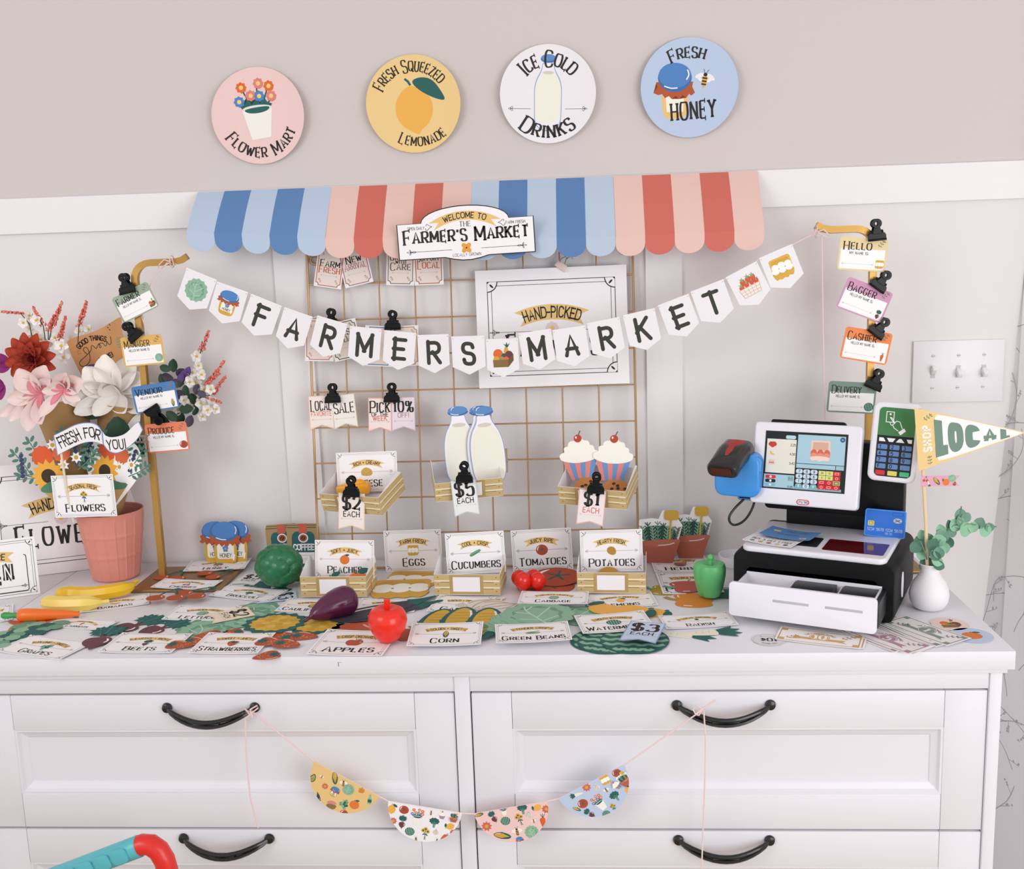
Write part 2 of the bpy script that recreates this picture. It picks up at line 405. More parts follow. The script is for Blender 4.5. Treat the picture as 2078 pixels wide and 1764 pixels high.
# ---------------------------------------------------------------- printed pictures, drawn in a unit box
TEAL = '#1f5f5b'; SAGE = '#8db79c'; SAGED = '#6c9d83'; SAGEL = '#b9d6c2'; CORN = '#d3a83c'; RIB = '#e9c47f'; ORG = '#e0692c'; RUST = '#b4532c'
BLU = '#4d82c3'; LBL = '#b9cde8'; PNK = '#f0c8c0'; SAL = '#d2645a'; INK = '#241f1d'; PLUM = '#6a3b44'; WHT = '#fbf9fa'; CREAM = '#f3f0e4'; BRN = '#a98a5b'
LEMON = '#eeb24e'; GREY = '#9b9794'
def i_carrot(a):
    a.l('4 24 -6 50', .035, TEAL, ext=a.cut); a.l('4 24 6 52', .035, TEAL, ext=a.cut); a.l('4 24 20 48', .035, TEAL, ext=a.cut)
    a.b('-12 26 14 28 18 12 8 -26 -2 -48 -8 -44 -14 -14 -18 14', '#dd5f25')
    for q in ('-12 10 -2 9', '4 -2 13 -3', '-9 -16 0 -17', '0 -30 7 -30'): a.l(q, .012, '#b84a1c')
def i_tomato(a):
    a.e(0, 0, .47, .43, '#b24a2c'); a.b('-40 6 -30 26 -16 34 -26 20 -33 0 -32 -12', WHT, ext=False)
    for k in range(5): a.l([(.03, .06), (.03 + .23 * math.cos(R(20 + 72 * k)), .06 + .23 * math.sin(R(20 + 72 * k)))], .045, TEAL)
def i_beet(a):
    a.l('2 -5 -2 20', .04, PLUM, ext=a.cut); a.l('2 -5 14 18', .04, PLUM, ext=a.cut)
    for x, y, r in ((-.1, .3, 18), (.16, .3, -22), (.03, .36, 0)):
        z = a.sub(x, y, .9, r); z.p('0 -26 -8 -16 -16 -18 -11 -8 -19 -6 -12 2 -17 10 -8 9 -7 20 0 16 6 21 7 9 16 10 11 2 18 -6 10 -8 15 -18 7 -16', TEAL); z.l('0 -24 0 12', .02, '#3f8a80')
    a.b('0 2 20 0 24 -18 12 -34 4 -40 2 -52 -2 -40 -12 -34 -22 -18 -18 0', PLUM); a.l('14 -6 18 -14 14 -22', .03, WHT, True)
def i_corn(a):
    a.b('0 50 14 34 20 0 14 -40 0 -50 -14 -40 -20 0 -14 34', TEAL); a.b('0 46 11 30 14 0 9 -30 0 -40 -9 -30 -14 0 -11 30', CORN)
    a.p('-20 4 -16 -20 -8 -44 0 -50 -2 -30 -10 -8', TEAL); a.p('22 10 18 -20 8 -44 0 -50 4 -30 11 -10', TEAL); a.l('7 34 10 20 11 8', .022, WHT, True)
    for k in range(6): a.l([(-.09, .26 - .09 * k), (.1, .28 - .09 * k)], .006, '#b58a2a')
def scal(n, r0, r1, ph=0, ry=1): return [((r0 if k % 2 else r1) * math.cos(2 * math.pi * k / (2 * n) + ph), (r0 if k % 2 else r1) * math.sin(2 * math.pi * k / (2 * n) + ph) * ry) for k in range(2 * n)]
def i_cabbage(a):
    a.b(scal(13, .43, .51, .2), SAGE); a.b(scal(10, .3, .36, .5), SAGED); a.b([(x - .02, y - .02) for x, y in scal(9, .26, .33)], SAGE)
    for q in ('0 -40 -4 -10 -8 20 -4 36', '-4 -10 18 12 26 20', '-6 6 -22 22', '-2 -20 -26 -6', '0 -24 24 -14', '-8 20 6 32'): a.l(q, .022, SAGEL, True)
def i_lettuce(a):
    a.b(scal(12, .42, .52, .1), SAGED); a.b([(x, y - .05) for x, y in scal(10, .36, .44, .4)], SAGE)
    a.b([(x + .04, y - .1) for x, y in scal(9, .24, .32, .9)], SAGED); a.b([(x + .02, y - .14) for x, y in scal(8, .16, .22)], SAGE)
    for q in ('0 -42 2 -10 -12 14', '2 -10 20 6', '-4 -24 -26 -4', '4 -26 30 -12', '-30 20 -14 34', '14 32 32 16'): a.l(q, .022, SAGEL, True)
def i_cauli(a):
    a.b(scal(14, .42, .53, .1, .92), TEAL); a.b(scal(15, .34, .41, .3, .9), CORN)
    for k in range(14): a.e(.25 * math.sin(k * 2.4) * (.4 + k / 14), .22 * math.cos(k * 2.4) * (.4 + k / 14), .07, .06, '#c99c33' if k % 2 else '#dcb550', ext=False)
def i_honey(a, txt=True):
    a.b('-34 10 34 10 33 -30 26 -50 -26 -50 -33 -30', CORN); a.p(rrect(.5, .36, .06, 0, -.16), CREAM)
    for k in range(5): a.e(.055 * math.cos(R(90 + 72 * k)), -.1 + .055 * math.sin(R(90 + 72 * k)), .035, .035, BLU, 0, 10, ext=False)
    a.e(0, -.1, .025, .025, CORN, ext=False)
    if txt: a.text('honey', 0, -.26, .085, '#444444', 'sans', big=1, wt=1.3)
    a.l('26 -24 22 -38', .04, WHT, True)
    a.p('-48 4 -42 10 -46 18 -38 22 -36 30 36 30 38 22 46 18 42 10 48 4 40 2 36 -2 30 4 22 -4 14 2 6 -6 -2 0 -10 -6 -18 2 -26 -4 -32 4 -38 0', RUST)
    a.e(0, .29, .4, .22, '#3d6ea8'); a.e(0, .33, .38, .2, BLU); a.l('-26 16 -10 11 4 11', .022, WHT, True); a.l('31 24 35 34 31 42', .022, WHT, True)
def i_crate(a):
    a.e(-.18, .1, .2, .2, ORG); a.b('10 44 24 34 26 0 2 0', CORN); a.p('16 36 4 52 14 46 18 58 22 46 32 54 22 36', TEAL); a.e(.26, .06, .16, .16, PLUM); a.e(.02, -.02, .09, .15, TEAL, -20)
    a.e(-.26, -.1, .12, .11, CORN); a.e(-.04, -.1, .11, .1, BRN); a.e(.14, -.1, .1, .09, ORG)
    a.p('-40 -14 22 -14 22 -44 -38 -44', '#86693a'); a.p('22 -14 44 10 44 -18 22 -44', '#6d5530')
def i_eggs(a):
    a.p(rrect(.86, .5, .1, 0, .2), '#e2b24c'); a.p(rrect(.7, .34, .08, 0, .2), '#d6a53f')
    a.b('-46 -4 46 -4 40 -30 30 -42 18 -34 10 -44 -4 -36 -14 -44 -26 -36 -34 -42 -42 -28', '#d9aa48')
    for x, y in ((-.26, .1), (0, .12), (.26, .1), (-.28, -.04), (-.01, -.05), (.27, -.04)): a.e(x, y, .145, .13, '#fdfcf6', ext=False)
    for x in (-.13, .13): a.e(x, .02, .02, .025, '#8a8f72', ext=False)
def i_straw(a):
    a.b('0 34 26 34 38 16 28 -18 6 -46 -6 -46 -28 -18 -38 16 -26 34', RUST); a.l('28 24 31 10 24 -12', .03, '#f1d9cd', True)
    a.p(scal(9, .11, .26, .2), TEAL) if False else a.sub(0, .2).p(scal(9, .13, .25, .2, .75), TEAL)
    for k in range(16):
        x, y = rnd.uniform(-.26, .26), rnd.uniform(-.3, .02)
        if abs(x) < .3 + .4 * y + .05: a.e(x, y, .013, .018, '#efc9a8', 0, 6, ext=False)
def i_basket(a):
    for x, y in ((-.3, .02), (-.08, .08), (.14, .1), (.32, .06), (-.18, .22), (.06, .26), (.26, .24)):
        a.b([(x - .12, y + .1), (x + .12, y + .1), (x + .08, y - .1), (x, y - .16), (x - .08, y - .1)], '#d4573a'); a.sub(x, y + .1, .4).p(scal(5, .1, .3), '#8fa878')
    a.p('-46 -2 44 -2 34 -40 -36 -40', '#f6e9e2')
    for k in range(6): a.l([(-.44 + .17 * k, -.02), (-.35 + .14 * k, -.4)], .016, '#cfae97')
    for k in range(4): a.l([(-.45 + .03 * k, -.03 - .12 * k), (.43 - .03 * k, -.03 - .12 * k)], .016, '#cfae97')
def i_lemon(a):
    a.b('-2 46 16 38 34 18 36 -8 24 -32 6 -42 0 -50 -8 -42 -26 -30 -36 -6 -32 20 -16 38', LEMON)
    a.l('0 44 -2 52 2 56', .04, TEAL, ext=a.cut); a.b('2 52 22 56 42 46 50 26 34 24 16 32', TEAL); 
def i_apple(a):
    a.b('0 30 20 38 42 26 44 -4 28 -36 8 -40 0 -37 -8 -40 -28 -36 -44 -4 -42 26 -20 38', '#b55536'); a.l('0 28 2 44 -4 50', .05, BRN, True, ext=a.cut); a.b('2 38 16 50 32 46 22 36', SAGED); a.e(.3, .06, .03, .12, '#e5a48c', 20, ext=False)
def i_eggpl(a):
    a.b('-4 36 6 34 16 0 18 -30 6 -50 -8 -50 -20 -34 -18 0 -10 30', '#3f3b47'); a.b('-9 52 -3 52 0 40 12 24 4 28 -2 20 -8 28 -16 24 -8 38', TEAL)
    a.l('-9 6 -13 -16 -10 -34', .03, WHT, True); a.l('9 0 11 -20', .018, WHT)
def i_banana(a):
    a.b('-44 20 -36 -4 -14 -22 14 -22 40 -4 46 8 40 14 14 4 -12 6 -32 22', CORN); a.l('-42 22 -46 32', .07, '#8a6a35', ext=a.cut); a.l('-34 6 -10 -12 16 -10', .02, '#c8973a', True)
def i_cherry(a):
    a.l('-22 -4 -8 28 8 40', .045, TEAL, True, ext=a.cut); a.l('24 -8 16 20 8 40', .045, TEAL, True, ext=a.cut); a.p('-4 40 10 50 24 40 10 34', TEAL)
    for x, y in ((-.24, -.18), (.25, -.22)): a.e(x, y, .22, .2, RUST); a.l([(x + .1, y + .12), (x + .15, y + .02)], .03, '#f3d5c8', True)
def i_broc(a):
    a.p('-12 4 12 4 8 -46 -8 -46', SAGED); a.b(scal(8, .2, .3) if False else [(x, .12 + y) for x, y in scal(9, .34, .46, 0, .7)], TEAL)
    for q in ('0 -20 -16 4', '0 -20 16 4', '0 -10 0 10'): a.l(q, .04, SAGED)
def i_garlic(a):
    c = '#e6dcd3'; a.b('-4 50 4 50 6 30 30 14 44 -10 34 -36 10 -46 -10 -46 -34 -36 -44 -10 -30 14 -6 30', c)
    for q in ('0 34 -16 10 -18 -20 -8 -42', '0 34 16 10 18 -20 8 -42', '0 30 0 -44', '-10 20 -34 -4 -34 -28'): a.l(q, .035, '#b3a195', True)
def i_cuke(a):
    a.sub(0, 0, 1, 28).b('-46 12 0 14 44 10 50 0 44 -10 0 -13 -46 -12 -52 0', '#55946a'); a.sub(0, 0, 1, 28).l('-38 4 0 6 38 4', .025, '#a5cfae', True)
def i_potato(a):
    a.b('-30 30 10 36 34 14 38 -18 18 -36 -14 -30 -38 -6', '#b8863a'); 
    for q in range(6): a.e(rnd.uniform(-.2, .2), rnd.uniform(-.2, .2), .014, .012, '#8f6627', 0, 6, ext=False)
def i_melon(a):
    a.e(0, 0, .5, .46, TEAL)
    for k in range(5):
        x = -.34 + .17 * k; hh = .44 - x * x * 1.6; pts = [(x + .035 * (-1) ** j, hh * (1 - j / 4.)) for j in range(9)]
        a.polys(a.ribbon_pts(chaikin(pts, False, 1), .075), SAGE, thin=True)
def i_daikon(a):
    a.b('-10 12 10 14 12 0 6 -34 0 -50 -6 -34 -12 0', '#f1ead9'); a.p('-10 12 -22 40 -12 36 -8 50 0 38 8 50 12 36 22 40 10 14', TEAL)
    for y in (0, -.1, -.2): a.l([(-.07, y), (.01, y - .01)], .01, '#d9cdb4')
def i_pepper(a, c='#d8852f', st=SAGED):
    a.b('-40 20 -26 34 -8 28 8 28 26 36 42 20 40 -14 28 -40 12 -34 0 -40 -14 -34 -30 -40 -42 -14', c)
    a.l('0 26 4 40 16 50', .1, st, True, ext=a.cut); a.l('-32 16 -34 0', .035, WHT, True); a.l('14 24 26 26', .03, WHT, True)
def i_peach(a):
    a.e(0, -.06, .42, .4, '#e27a33'); a.l('0 30 2 40', .05, TEAL, ext=a.cut); a.b('2 36 20 46 46 38 30 26 14 26', TEAL)
def i_grapes(a):
    for k, (x, y) in enumerate([(-.3, .2), (-.1, .22), (.1, .22), (.3, .2), (-.22, .04), (0, .06), (.2, .04), (-.12, -.12), (.1, -.12), (-.02, -.28), (.02, -.42), (.24, -.1), (-.32, .02)]):
        a.e(x, y, .125, .105, (SAGED, SAGE, TEAL)[k % 3], 20)
    a.l('0 30 2 50', .05, BRN, ext=a.cut); a.b('2 34 20 52 42 46 30 30', SAGED)
def i_beans(a):
    for r, dy in ((8, .1), (-6, -.04), (3, -.16)): a.sub(0, dy, 1, r).b('-50 2 -20 8 20 6 50 10 46 0 20 -4 -20 -4 -46 -4', '#6a9a73' if dy else '#4d7f5c')
def i_milk(a):   # cut-out bottle, unit height
    a.b('-9 38 9 38 9 30 19 14 22 -10 19 -50 -19 -50 -22 -10 -19 14 -9 30', '#93a8cf'); a.b('-8.4 38 8 38 8.4 29 18 14 21 -10 18 -49.4 -18 -49.4 -21 -10 -18 14 -8.4 29', '#f4f2fa', ext=False)
    a.b('-8 26 8 26 17 12 19.5 -10 17 -48 -17 -48 -19.5 -10 -17 12', '#f1eee0', ext=False); a.e(0, .25, .085, .025, '#d3d1c0', ext=False)
    a.e(0, .405, .125, .045, '#3f6fae'); a.e(0, .43, .12, .05, '#5c8cc6'); a.l('-9 39.5 -4 37.5 1 37.6', .008, WHT, True); a.l('-8 43 -7 46 -4 47', .007, WHT, True)
def i_cupcake(a):
    a.p('-38 2 38 2 22 -50 -22 -50', SAL) if False else None
    a.b('-40 6 40 6 38 -4 -38 -4', '#8a4a38')
    for k in range(6):
        x0, x1 = -.42 + .14 * k, -.28 + .14 * k; a.b([(x0, -.02), (x0 + .02, .03), ((x0 + x1) / 2, .06), (x1 - .02, .03), (x1, -.02), (x1 * .6, -.5), (x0 * .6, -.5), (x0 * .6, -.5), (x1 * .6, -.5)], ('#e08784', '#6b93c6')[k % 2])
        a.p([(x0, -.02), (x1, -.02), (x1 * .6, -.5), (x0 * .6, -.5)], ('#e08784', '#6b93c6')[k % 2])
    a.p(chaikin(P('-44 2 -50 8 -50 18 -42 22 -36 23 -38 32 -34 37 -26 37 -26 44 -20 50 -8 50 0 56 10 55 14 48 24 48 28 42 28 36 36 34 39 28 38 22 48 20 50 10 44 2 24 -5 -10 -7 -30 -3'), True, 2), '#faf6ea')
    a.l('2 62 8 74', .025, '#4b5a46', True, ext=a.cut); a.e(.0, .55, .1, .1, '#b8432c'); a.e(-.04, .58, .02, .03, WHT, ext=False)
def i_cookie(a):
    a.e(0, 0, .5, .5, '#c07d42')
    for k in range(9): a.e(.36 * math.cos(k * 2.3) * (.3 + .08 * k), .36 * math.sin(k * 2.3) * (.3 + .08 * k), .07, .06, '#3e2a1f', 0, 10, ext=False)
def i_flower(a, c=SAL, cc=CORN, n=9):
    a.p(scal(n, .34, .5), c); a.e(0, 0, .17, .17, cc, ext=False)
def i_pot(a):
    for q in ('-6 -2 -20 30', '0 -2 4 36', '6 -2 20 28', '-8 -2 -28 14', '8 -2 26 14'): a.l(q, .025, TEAL)
    a.p('-24 0 -28 8 -18 10 -14 20 -8 8 0 16 6 8 12 22 18 10 26 6 22 0 14 -10 -14 -10', TEAL)
    for x, y, c in ((-.22, .36, ORG), (.07, .4, '#e0807a'), (.24, .34, ORG), (-.08, .22, '#e0807a'), (-.28, .14, BLU), (.06, .2, BLU), (.26, .18, '#e0807a')):
        a.sub(x, y, .19).b(scal(8, .38, .52), c); a.e(x, y, .035, .035, '#f3cf76')
    a.p('-25 0 25 2 17 -46 -15 -48', '#f3f0ea'); a.e(0, .005, .25, .06, '#e6e2da'); a.b('-23 2 23 4 18 -4 0 -7 -18 -5', TEAL)
def i_bee(a):
    for x, r in ((-.26, 30), (.26, -30)): a.e(x, .12, .22, .1, '#f0eef2', r); a.e(x * .8, -.04, .14, .07, '#f0eef2', -r)
    a.b('-11 14 11 14 13 -12 4 -38 0 -44 -4 -38 -13 -12', '#e9ab3c')
    for y in (.04, -.1, -.24): a.rect(-.11, y - .035, .11, y + .035, INK)
    a.e(0, .2, .09, .08, INK); a.l('-3 26 -12 44', .02, INK); a.l('3 26 12 44', .02, INK)
def i_bouquet(a):
    for q in ('0 -20 -12 10', '0 -20 12 8', '0 -20 0 16', '0 -20 -4 -50', '0 -20 5 -50'): a.l(q, .03, TEAL)
    for x, y in ((-.15, .14), (.15, .1), (0, .26)): a.sub(x, y, .3).p(scal(9, .36, .5), CORN); a.e(x, y, .05, .05, '#3b2a1c')
    a.e(-.1, -.12, .09, .04, TEAL, 40); a.e(.1, -.14, .09, .04, TEAL, -40)
def i_herb(a):   # herbs in a terracotta pot cut-out
    a.p('-40 -6 -46 34 -38 44 -12 46 0 44 8 62 40 60 42 42 50 30 40 -6', WHT)
    a.b('-38 -6 -34 22 -20 30 0 30 22 28 36 16 38 -6', '#23463f')
    for x, h, c in ((-.36, .3, SAGED), (-.24, .38, '#2d5a4e'), (-.14, .3, SAGE), (-.02, .4, SAGED), (.1, .36, '#2d5a4e'), (.2, .3, SAGE), (.3, .28, SAGED), (.42, .26, '#55665c')):
        x0 = x * .7; a.l([(x0, -.1), (x, h)], .018, c)
        for k in range(6):
            t = k / 6; px, py = x0 + (x - x0) * t, -.1 + (h + .1) * t
            for sgn in (-1, 1): a.l([(px, py), (px + sgn * .06, py + .07)], .02, c)
    a.l('22 0 26 46', .035, '#cfa63a'); a.p(rrect(.3, .2, .05, .27, .52), '#d2a93c')
    a.p('-42 -8 44 -4 40 -14 28 -50 -26 -50 -38 -16', '#b4604f'); a.b('-42 -2 44 2 44 -8 10 -16 -20 -15 -42 -10', '#bf6a58'); a.l('-2 -12 20 -11 32 -7', .02, '#f0d6cf', True)
def i_coffee(a):
    a.p('-36 50 36 50 40 40 40 -50 -40 -50 -40 40', '#a78d62'); a.p('-38 42 38 42 38 40 -38 40', '#5c4c33', ext=False); a.p('-37 47 37 47 37 45.5 -37 45.5', '#5c4c33', ext=False)
    a.p(rrect(.56, .84, .14, 0, -.1), '#1f5f63', ext=False); a.rect(-.1, .28, .1, .5, '#c65f4b', ext=False)
    a.e(0, .17, .12, .105, WHT, ext=False); a.e(0, .17, .095, .083, '#b4553c', ext=False); a.e(0, .17, .06, .05, '#3b2a22', 30, ext=False); a.l('-3 13 3 21', .012, '#b4553c')
    a.text('COFFEE', 0, -.04, .12, WHT, 'sans', wt=2, fit=.48); a.rect(-.26, -.42, .26, -.16, WHT, ext=False); a.l('-22 -23 22 -23', .006, GREY); a.l('-22 -31 22 -31', .006, GREY)
def i_avo(a):
    a.b('0 46 18 26 30 -6 22 -36 0 -46 -22 -36 -30 -6 -18 26', '#3b4a2c'); a.b('0 36 13 20 22 -8 16 -30 0 -37 -16 -30 -22 -8 -13 20', '#93ad69', ext=False); a.e(0, -.12, .12, .12, '#c7714d', ext=False)
def i_bowl(a): a.b('-46 4 -30 30 0 38 30 30 46 4', '#d9878c'); a.b('-46 6 46 6 34 -30 10 -40 -10 -40 -34 -30', '#8a7342')
def i_cheese(a):
    a.b('-46 -34 46 -34 46 10 20 30 -10 40 -40 22 -50 0', '#c9a550')
    for x, y in ((-.3, -.05), (-.1, .1), (.15, -.1), (.3, .02), (-.05, -.2), (-.3, -.24), (.28, -.24)): a.e(x, y, .035, .03, '#a8863a', ext=False)
def i_sun(a, edge=True):   # sunflower bunch wrapped in paper, cut-out
    if edge: a.b('-48 10 -44 46 -18 52 0 44 20 56 46 44 50 10 30 -20 6 -52 -6 -52 -30 -20', WHT)
    a.p('-30 -8 30 -8 6 -50 -6 -50', '#c9a368')
    for x, y, r in ((-.42, .3, 110), (-.36, .08, 150), (.4, .3, 60), (.44, .12, 30), (.22, .42, 80), (-.2, .4, 100)): a.sub(x, y, .3, r - 30).sprig(0, 0, 1, '#4f7d6c', 0, 4)
    for x in (-.46, .3, .1): 
        for k in range(6): a.e(x + .012 * k, .12 + .055 * k, .035, .025, '#3d3f66', 30)
    a.sub(-.12, .32, .32).b(scal(12, .42, .5), '#dd5b2c'); a.sub(.14, .3, .26).b(scal(10, .42, .5), '#dd6b3c')
    for x, y in ((.06, .44), (.12, .14), (-.04, -.1), (.32, .2)): a.sub(x, y, .17).p(scal(7, .28, .5), WHT); a.e(x, y, .03, .03, CORN)
    a.sub(-.12, .04, .46).p(scal(13, .38, .52), '#eeae3e'); a.e(-.12, .04, .1, .1, '#3b2a1c')
    a.b('-30 -10 -10 -2 14 -8 30 -6 26 -16 0 -20 -26 -18', '#4f8468')
def i_sauce(a): a.p('-8 50 8 50 8 26 18 6 18 -46 -18 -46 -18 6 -8 26', SAGE); a.rect(-.18, -.3, .18, 0, TEAL)
ICON = {k[2:]: v for k, v in list(globals().items()) if k.startswith('i_')}
def draw(a, ic, x, y, k, rot=0, fx=1):
    z = a.sub(x, y, k, rot, fx); z.cut = a.cut
    if callable(ic): ic(z)
    else: ICON[ic](z)

# ---------------------------------------------------------------- printed paper kinds
PAPER = '#f7f4f6'
def corner(a, x, y, sx, sy, k, c):
    z = a.sub(x, y, k, 0, sx); q = z.sub(0, 0, 1, 0, 1, ky=sy)
    q.polys(q.ribbon_pts(ellp(0, 0, 1, 1, 0, 8, 0, 90), .1), c, thin=True); q.e(.42, .42, .26, .1, c, 45, 10); q.p([(0, 0), (.2, 0), (0, .2)], c)
def framed(a, w, h, c, m=.035, g=.03, k=.1, lw=.006):
    for q, t in ((m, lw), (m + g, lw * .7)):
        x, y = w / 2 - h * q, h / 2 - h * q; a.loop([(-x, -y), (x, -y), (x, y), (-x, y)], h * t, c)
    for sx in (1, -1):
        for sy in (1, -1):
            X, Y = w / 2 - h * m, h / 2 - h * m
            a.sub(0, 0).p([(sx * X, sy * Y), (sx * (X - k * h), sy * Y), (sx * (X - k * h * .7), sy * (Y - k * h * .7)), (sx * X, sy * (Y - k * h))], PAPER)
            corner(a, sx * X, sy * Y, -sx, -sy, k * h, INK if k > .09 else c)
def signcard(w, h, ban, title, icon, c='#555555', big=False):
    a = Art(); a.rect(-w / 2, -h / 2, w / 2, h / 2, PAPER, ext=True); H = h
    if big:
        framed(a, w, h, INK, .1, .035, .085, .006)
        a.ribbon(0, h * .13, w * .47, h * .13, h * .75, RIB); a.text(ban, 0, h * .13, h * .085, INK, 'sans', fit=w * .38, arc=h * .75, wt=1.3)
        a.arrow(-w * .4, w * .4, -h * .03, h * .035, INK, w * .085, 1)
        a.sub(0, -h * .01, h * .12).b(scal(8, .42, .5), '#e7d3d6'); a.e(0, -h * .01, h * .02, h * .02, RIB)
        a.text(title, 0, -h * .16, h * .16, INK, fit=w * .6, wt=1.3, sp=4.5); return a
    framed(a, w, h, c)
    a.ribbon(0, h * .24, w * .58, h * .14, h * .95, RIB); a.text(ban, 0, h * .24, h * .085, INK, 'sans', fit=w * .44, arc=h * .95, wt=1.4)
    a.arrow(-w * .42, w * .42, -h * .0, h * .07, c)
    z = a.sub(0, 0); draw(z, icon, 0, 0, h * .3)
    a.text(title, 0, -h * .285, h * .15, INK, fit=w * .82, wt=1.35); return a
def badge(w, h, c, title, icon, first='HELLO! MY NAME IS:', ink=INK, r=.0055):
    a = Art(); a.p(rrect(w, h, r), c, ext=True); a.rect(-w * .46, -h * .45, w * .46, h * .16, WHT)
    a.text(title, -w * .12, h * .24, h * .2, ink, fit=w * .6, wt=1.25, ky=1); a.text(first, -w * .08, h * .03, h * .075, '#4a4644', 'sans', fit=w * .5)
    a.arrow(-w * .42, w * .24, -h * .3, h * .06, '#b9a9a6'); draw(a, icon, w * .37, -h * .28, h * .3); a.sprig(w * .36, h * .33, h * .2, '#8a7d62', 20); return a
def pennant(w, h, bg_, bd, lines, acc, notch=.13):
    a = Art(); o = [(-w / 2, h / 2), (-w / 2, -h / 2), (0, -h / 2 + h * notch), (w / 2, -h / 2), (w / 2, h / 2)]; a.p(o, bd, ext=True)
    m = w * .03; a.p([(-w / 2 + m, h / 2 - m), (-w / 2 + m, -h / 2 + m * 2), (0, -h / 2 + h * notch + m), (w / 2 - m, -h / 2 + m * 2), (w / 2 - m, h / 2 - m)], bg_)
    for t, y, hh, c, st in lines: a.text(t, 0, h * y, h * hh, c, st, fit=w * .82, wt=1.45 if st == 'serif' else 1.3)
    a.arrow(-w * .4, w * .4, -h * .2, w * .07, acc); return a
def labeltag(w, h, bd, lines):
    a = Art(); a.rect(-w / 2, -h / 2, w / 2, h / 2, WHT, ext=True); x, y, r = w * .44, h * .46, w * .1
    o = []
    for sx, sy, q0 in ((1, 1, 270), (-1, 1, 360), (-1, -1, 90), (1, -1, 180)): o += [(sx * x + r * math.cos(R(q0 - q)), sy * y + r * math.sin(R(q0 - q))) for q in (0, 30, 60, 90)]
    a.p(o, '#f2e6dd'); a.loop(o, w * .03, bd)
    for t, yy, hh, c in lines: a.text(t, 0, h * yy, h * hh, c, fit=w * .74, wt=1.3)
    a.arrow(-w * .3, w * .3, -h * .2, w * .05, '#b5a49a')
    for sx in (-1, 1):
        for sy in (-1, 1): a.sprig(sx * w * .3, sy * h * .35, w * .12, bd, 90)
    return a
def bill(w, h, c, n, c2):
    a = Art(); a.rect(-w / 2, -h / 2, w / 2, h / 2, '#f3eeee', ext=True); x, y = w * .47, h * .43
    a.loop([(-x, -y), (x, -y), (x, y), (-x, y)], h * .03, c)
    for sx in (1, -1):
        for sy in (1, -1): a.rect(min(sx * x, sx * (x - h * .16)), min(sy * y, sy * (y - h * .16)), max(sx * x, sx * (x - h * .16)), max(sy * y, sy * (y - h * .16)), c2)
    a.p([(-h * .75, -h * .28), (-h * .45, -h * .2), (h * .45, -h * .2), (h * .75, -h * .28), (h * .62, -h * .16), (h * .7, -h * .05), (-h * .7, -h * .05), (-h * .62, -h * .16)], c2)
    a.e(0, h * .03, h * .27, h * .24, c2); a.loop(ellp(0, h * .03, h * .24, h * .21, 0, 24), h * .015, '#f3eeee'); a.text(n, 0, h * .03, h * .27, '#f3eeee', wt=1.7, big=1)
    a.text('THE FARMERS MARKET', 0, h * .3, h * .07, c, 'sans', fit=h * .9, arc=h * .5)
    for s_ in (-1, 1): a.sprig(s_ * w * .32, h * .16 * s_, h * .3, c, 10)
    return a
# ================================================================ SETTING
YW = 0.51
wall_paint = mat('#d2cac8', .85, bump=.05, bscale=400); wall_low = mat('#e6e2e2', .8); trim_paint = mat('#ece9ea', .5)
white_paint = mat('#e4e3e9', .42); fabric_grey = mat('#dedcde', .9)
def struct(name, mb, label=None):
    o = mb.part(name); o['kind'] = 'structure'
    if label: o['label'] = label
    return o
m = MB(); m.box((-2.2, YW, 1.62), (1.0, YW + .1, 2.9), wall_paint); m.box((-2.2, YW, -.1), (1.0, YW + .1, 1.62), wall_low); struct('wall_back', m)
m = MB(); m.box((-2.2, YW - .008, 1.607), (.999, YW, 1.673), trim_paint); o = struct('trim_1', m)
for i, (x0, x1) in enumerate(((-.388, -.322), (.313, .38), (-1.09, -1.024))):
    m = MB(); m.box((x0, YW - .007, .1), (x1, YW, 1.607), trim_paint); struct('trim_%d' % (i + 2), m)
m = MB(); m.box((-2.2, YW - .012, 0), (1.0, YW, .11), trim_paint); struct('baseboard_back', m)
m = MB(); m.box((-2.6, -3.2, -.1), (2.8, YW + .1, 0), mat('#b59a7c', .5, var=.2, vscale=6)); struct('floor', m)
m = MB(); m.box((-2.6, -3.2, 2.9), (2.8, YW + .1, 3.0), mat('#efeceb', .9)); struct('ceiling', m)
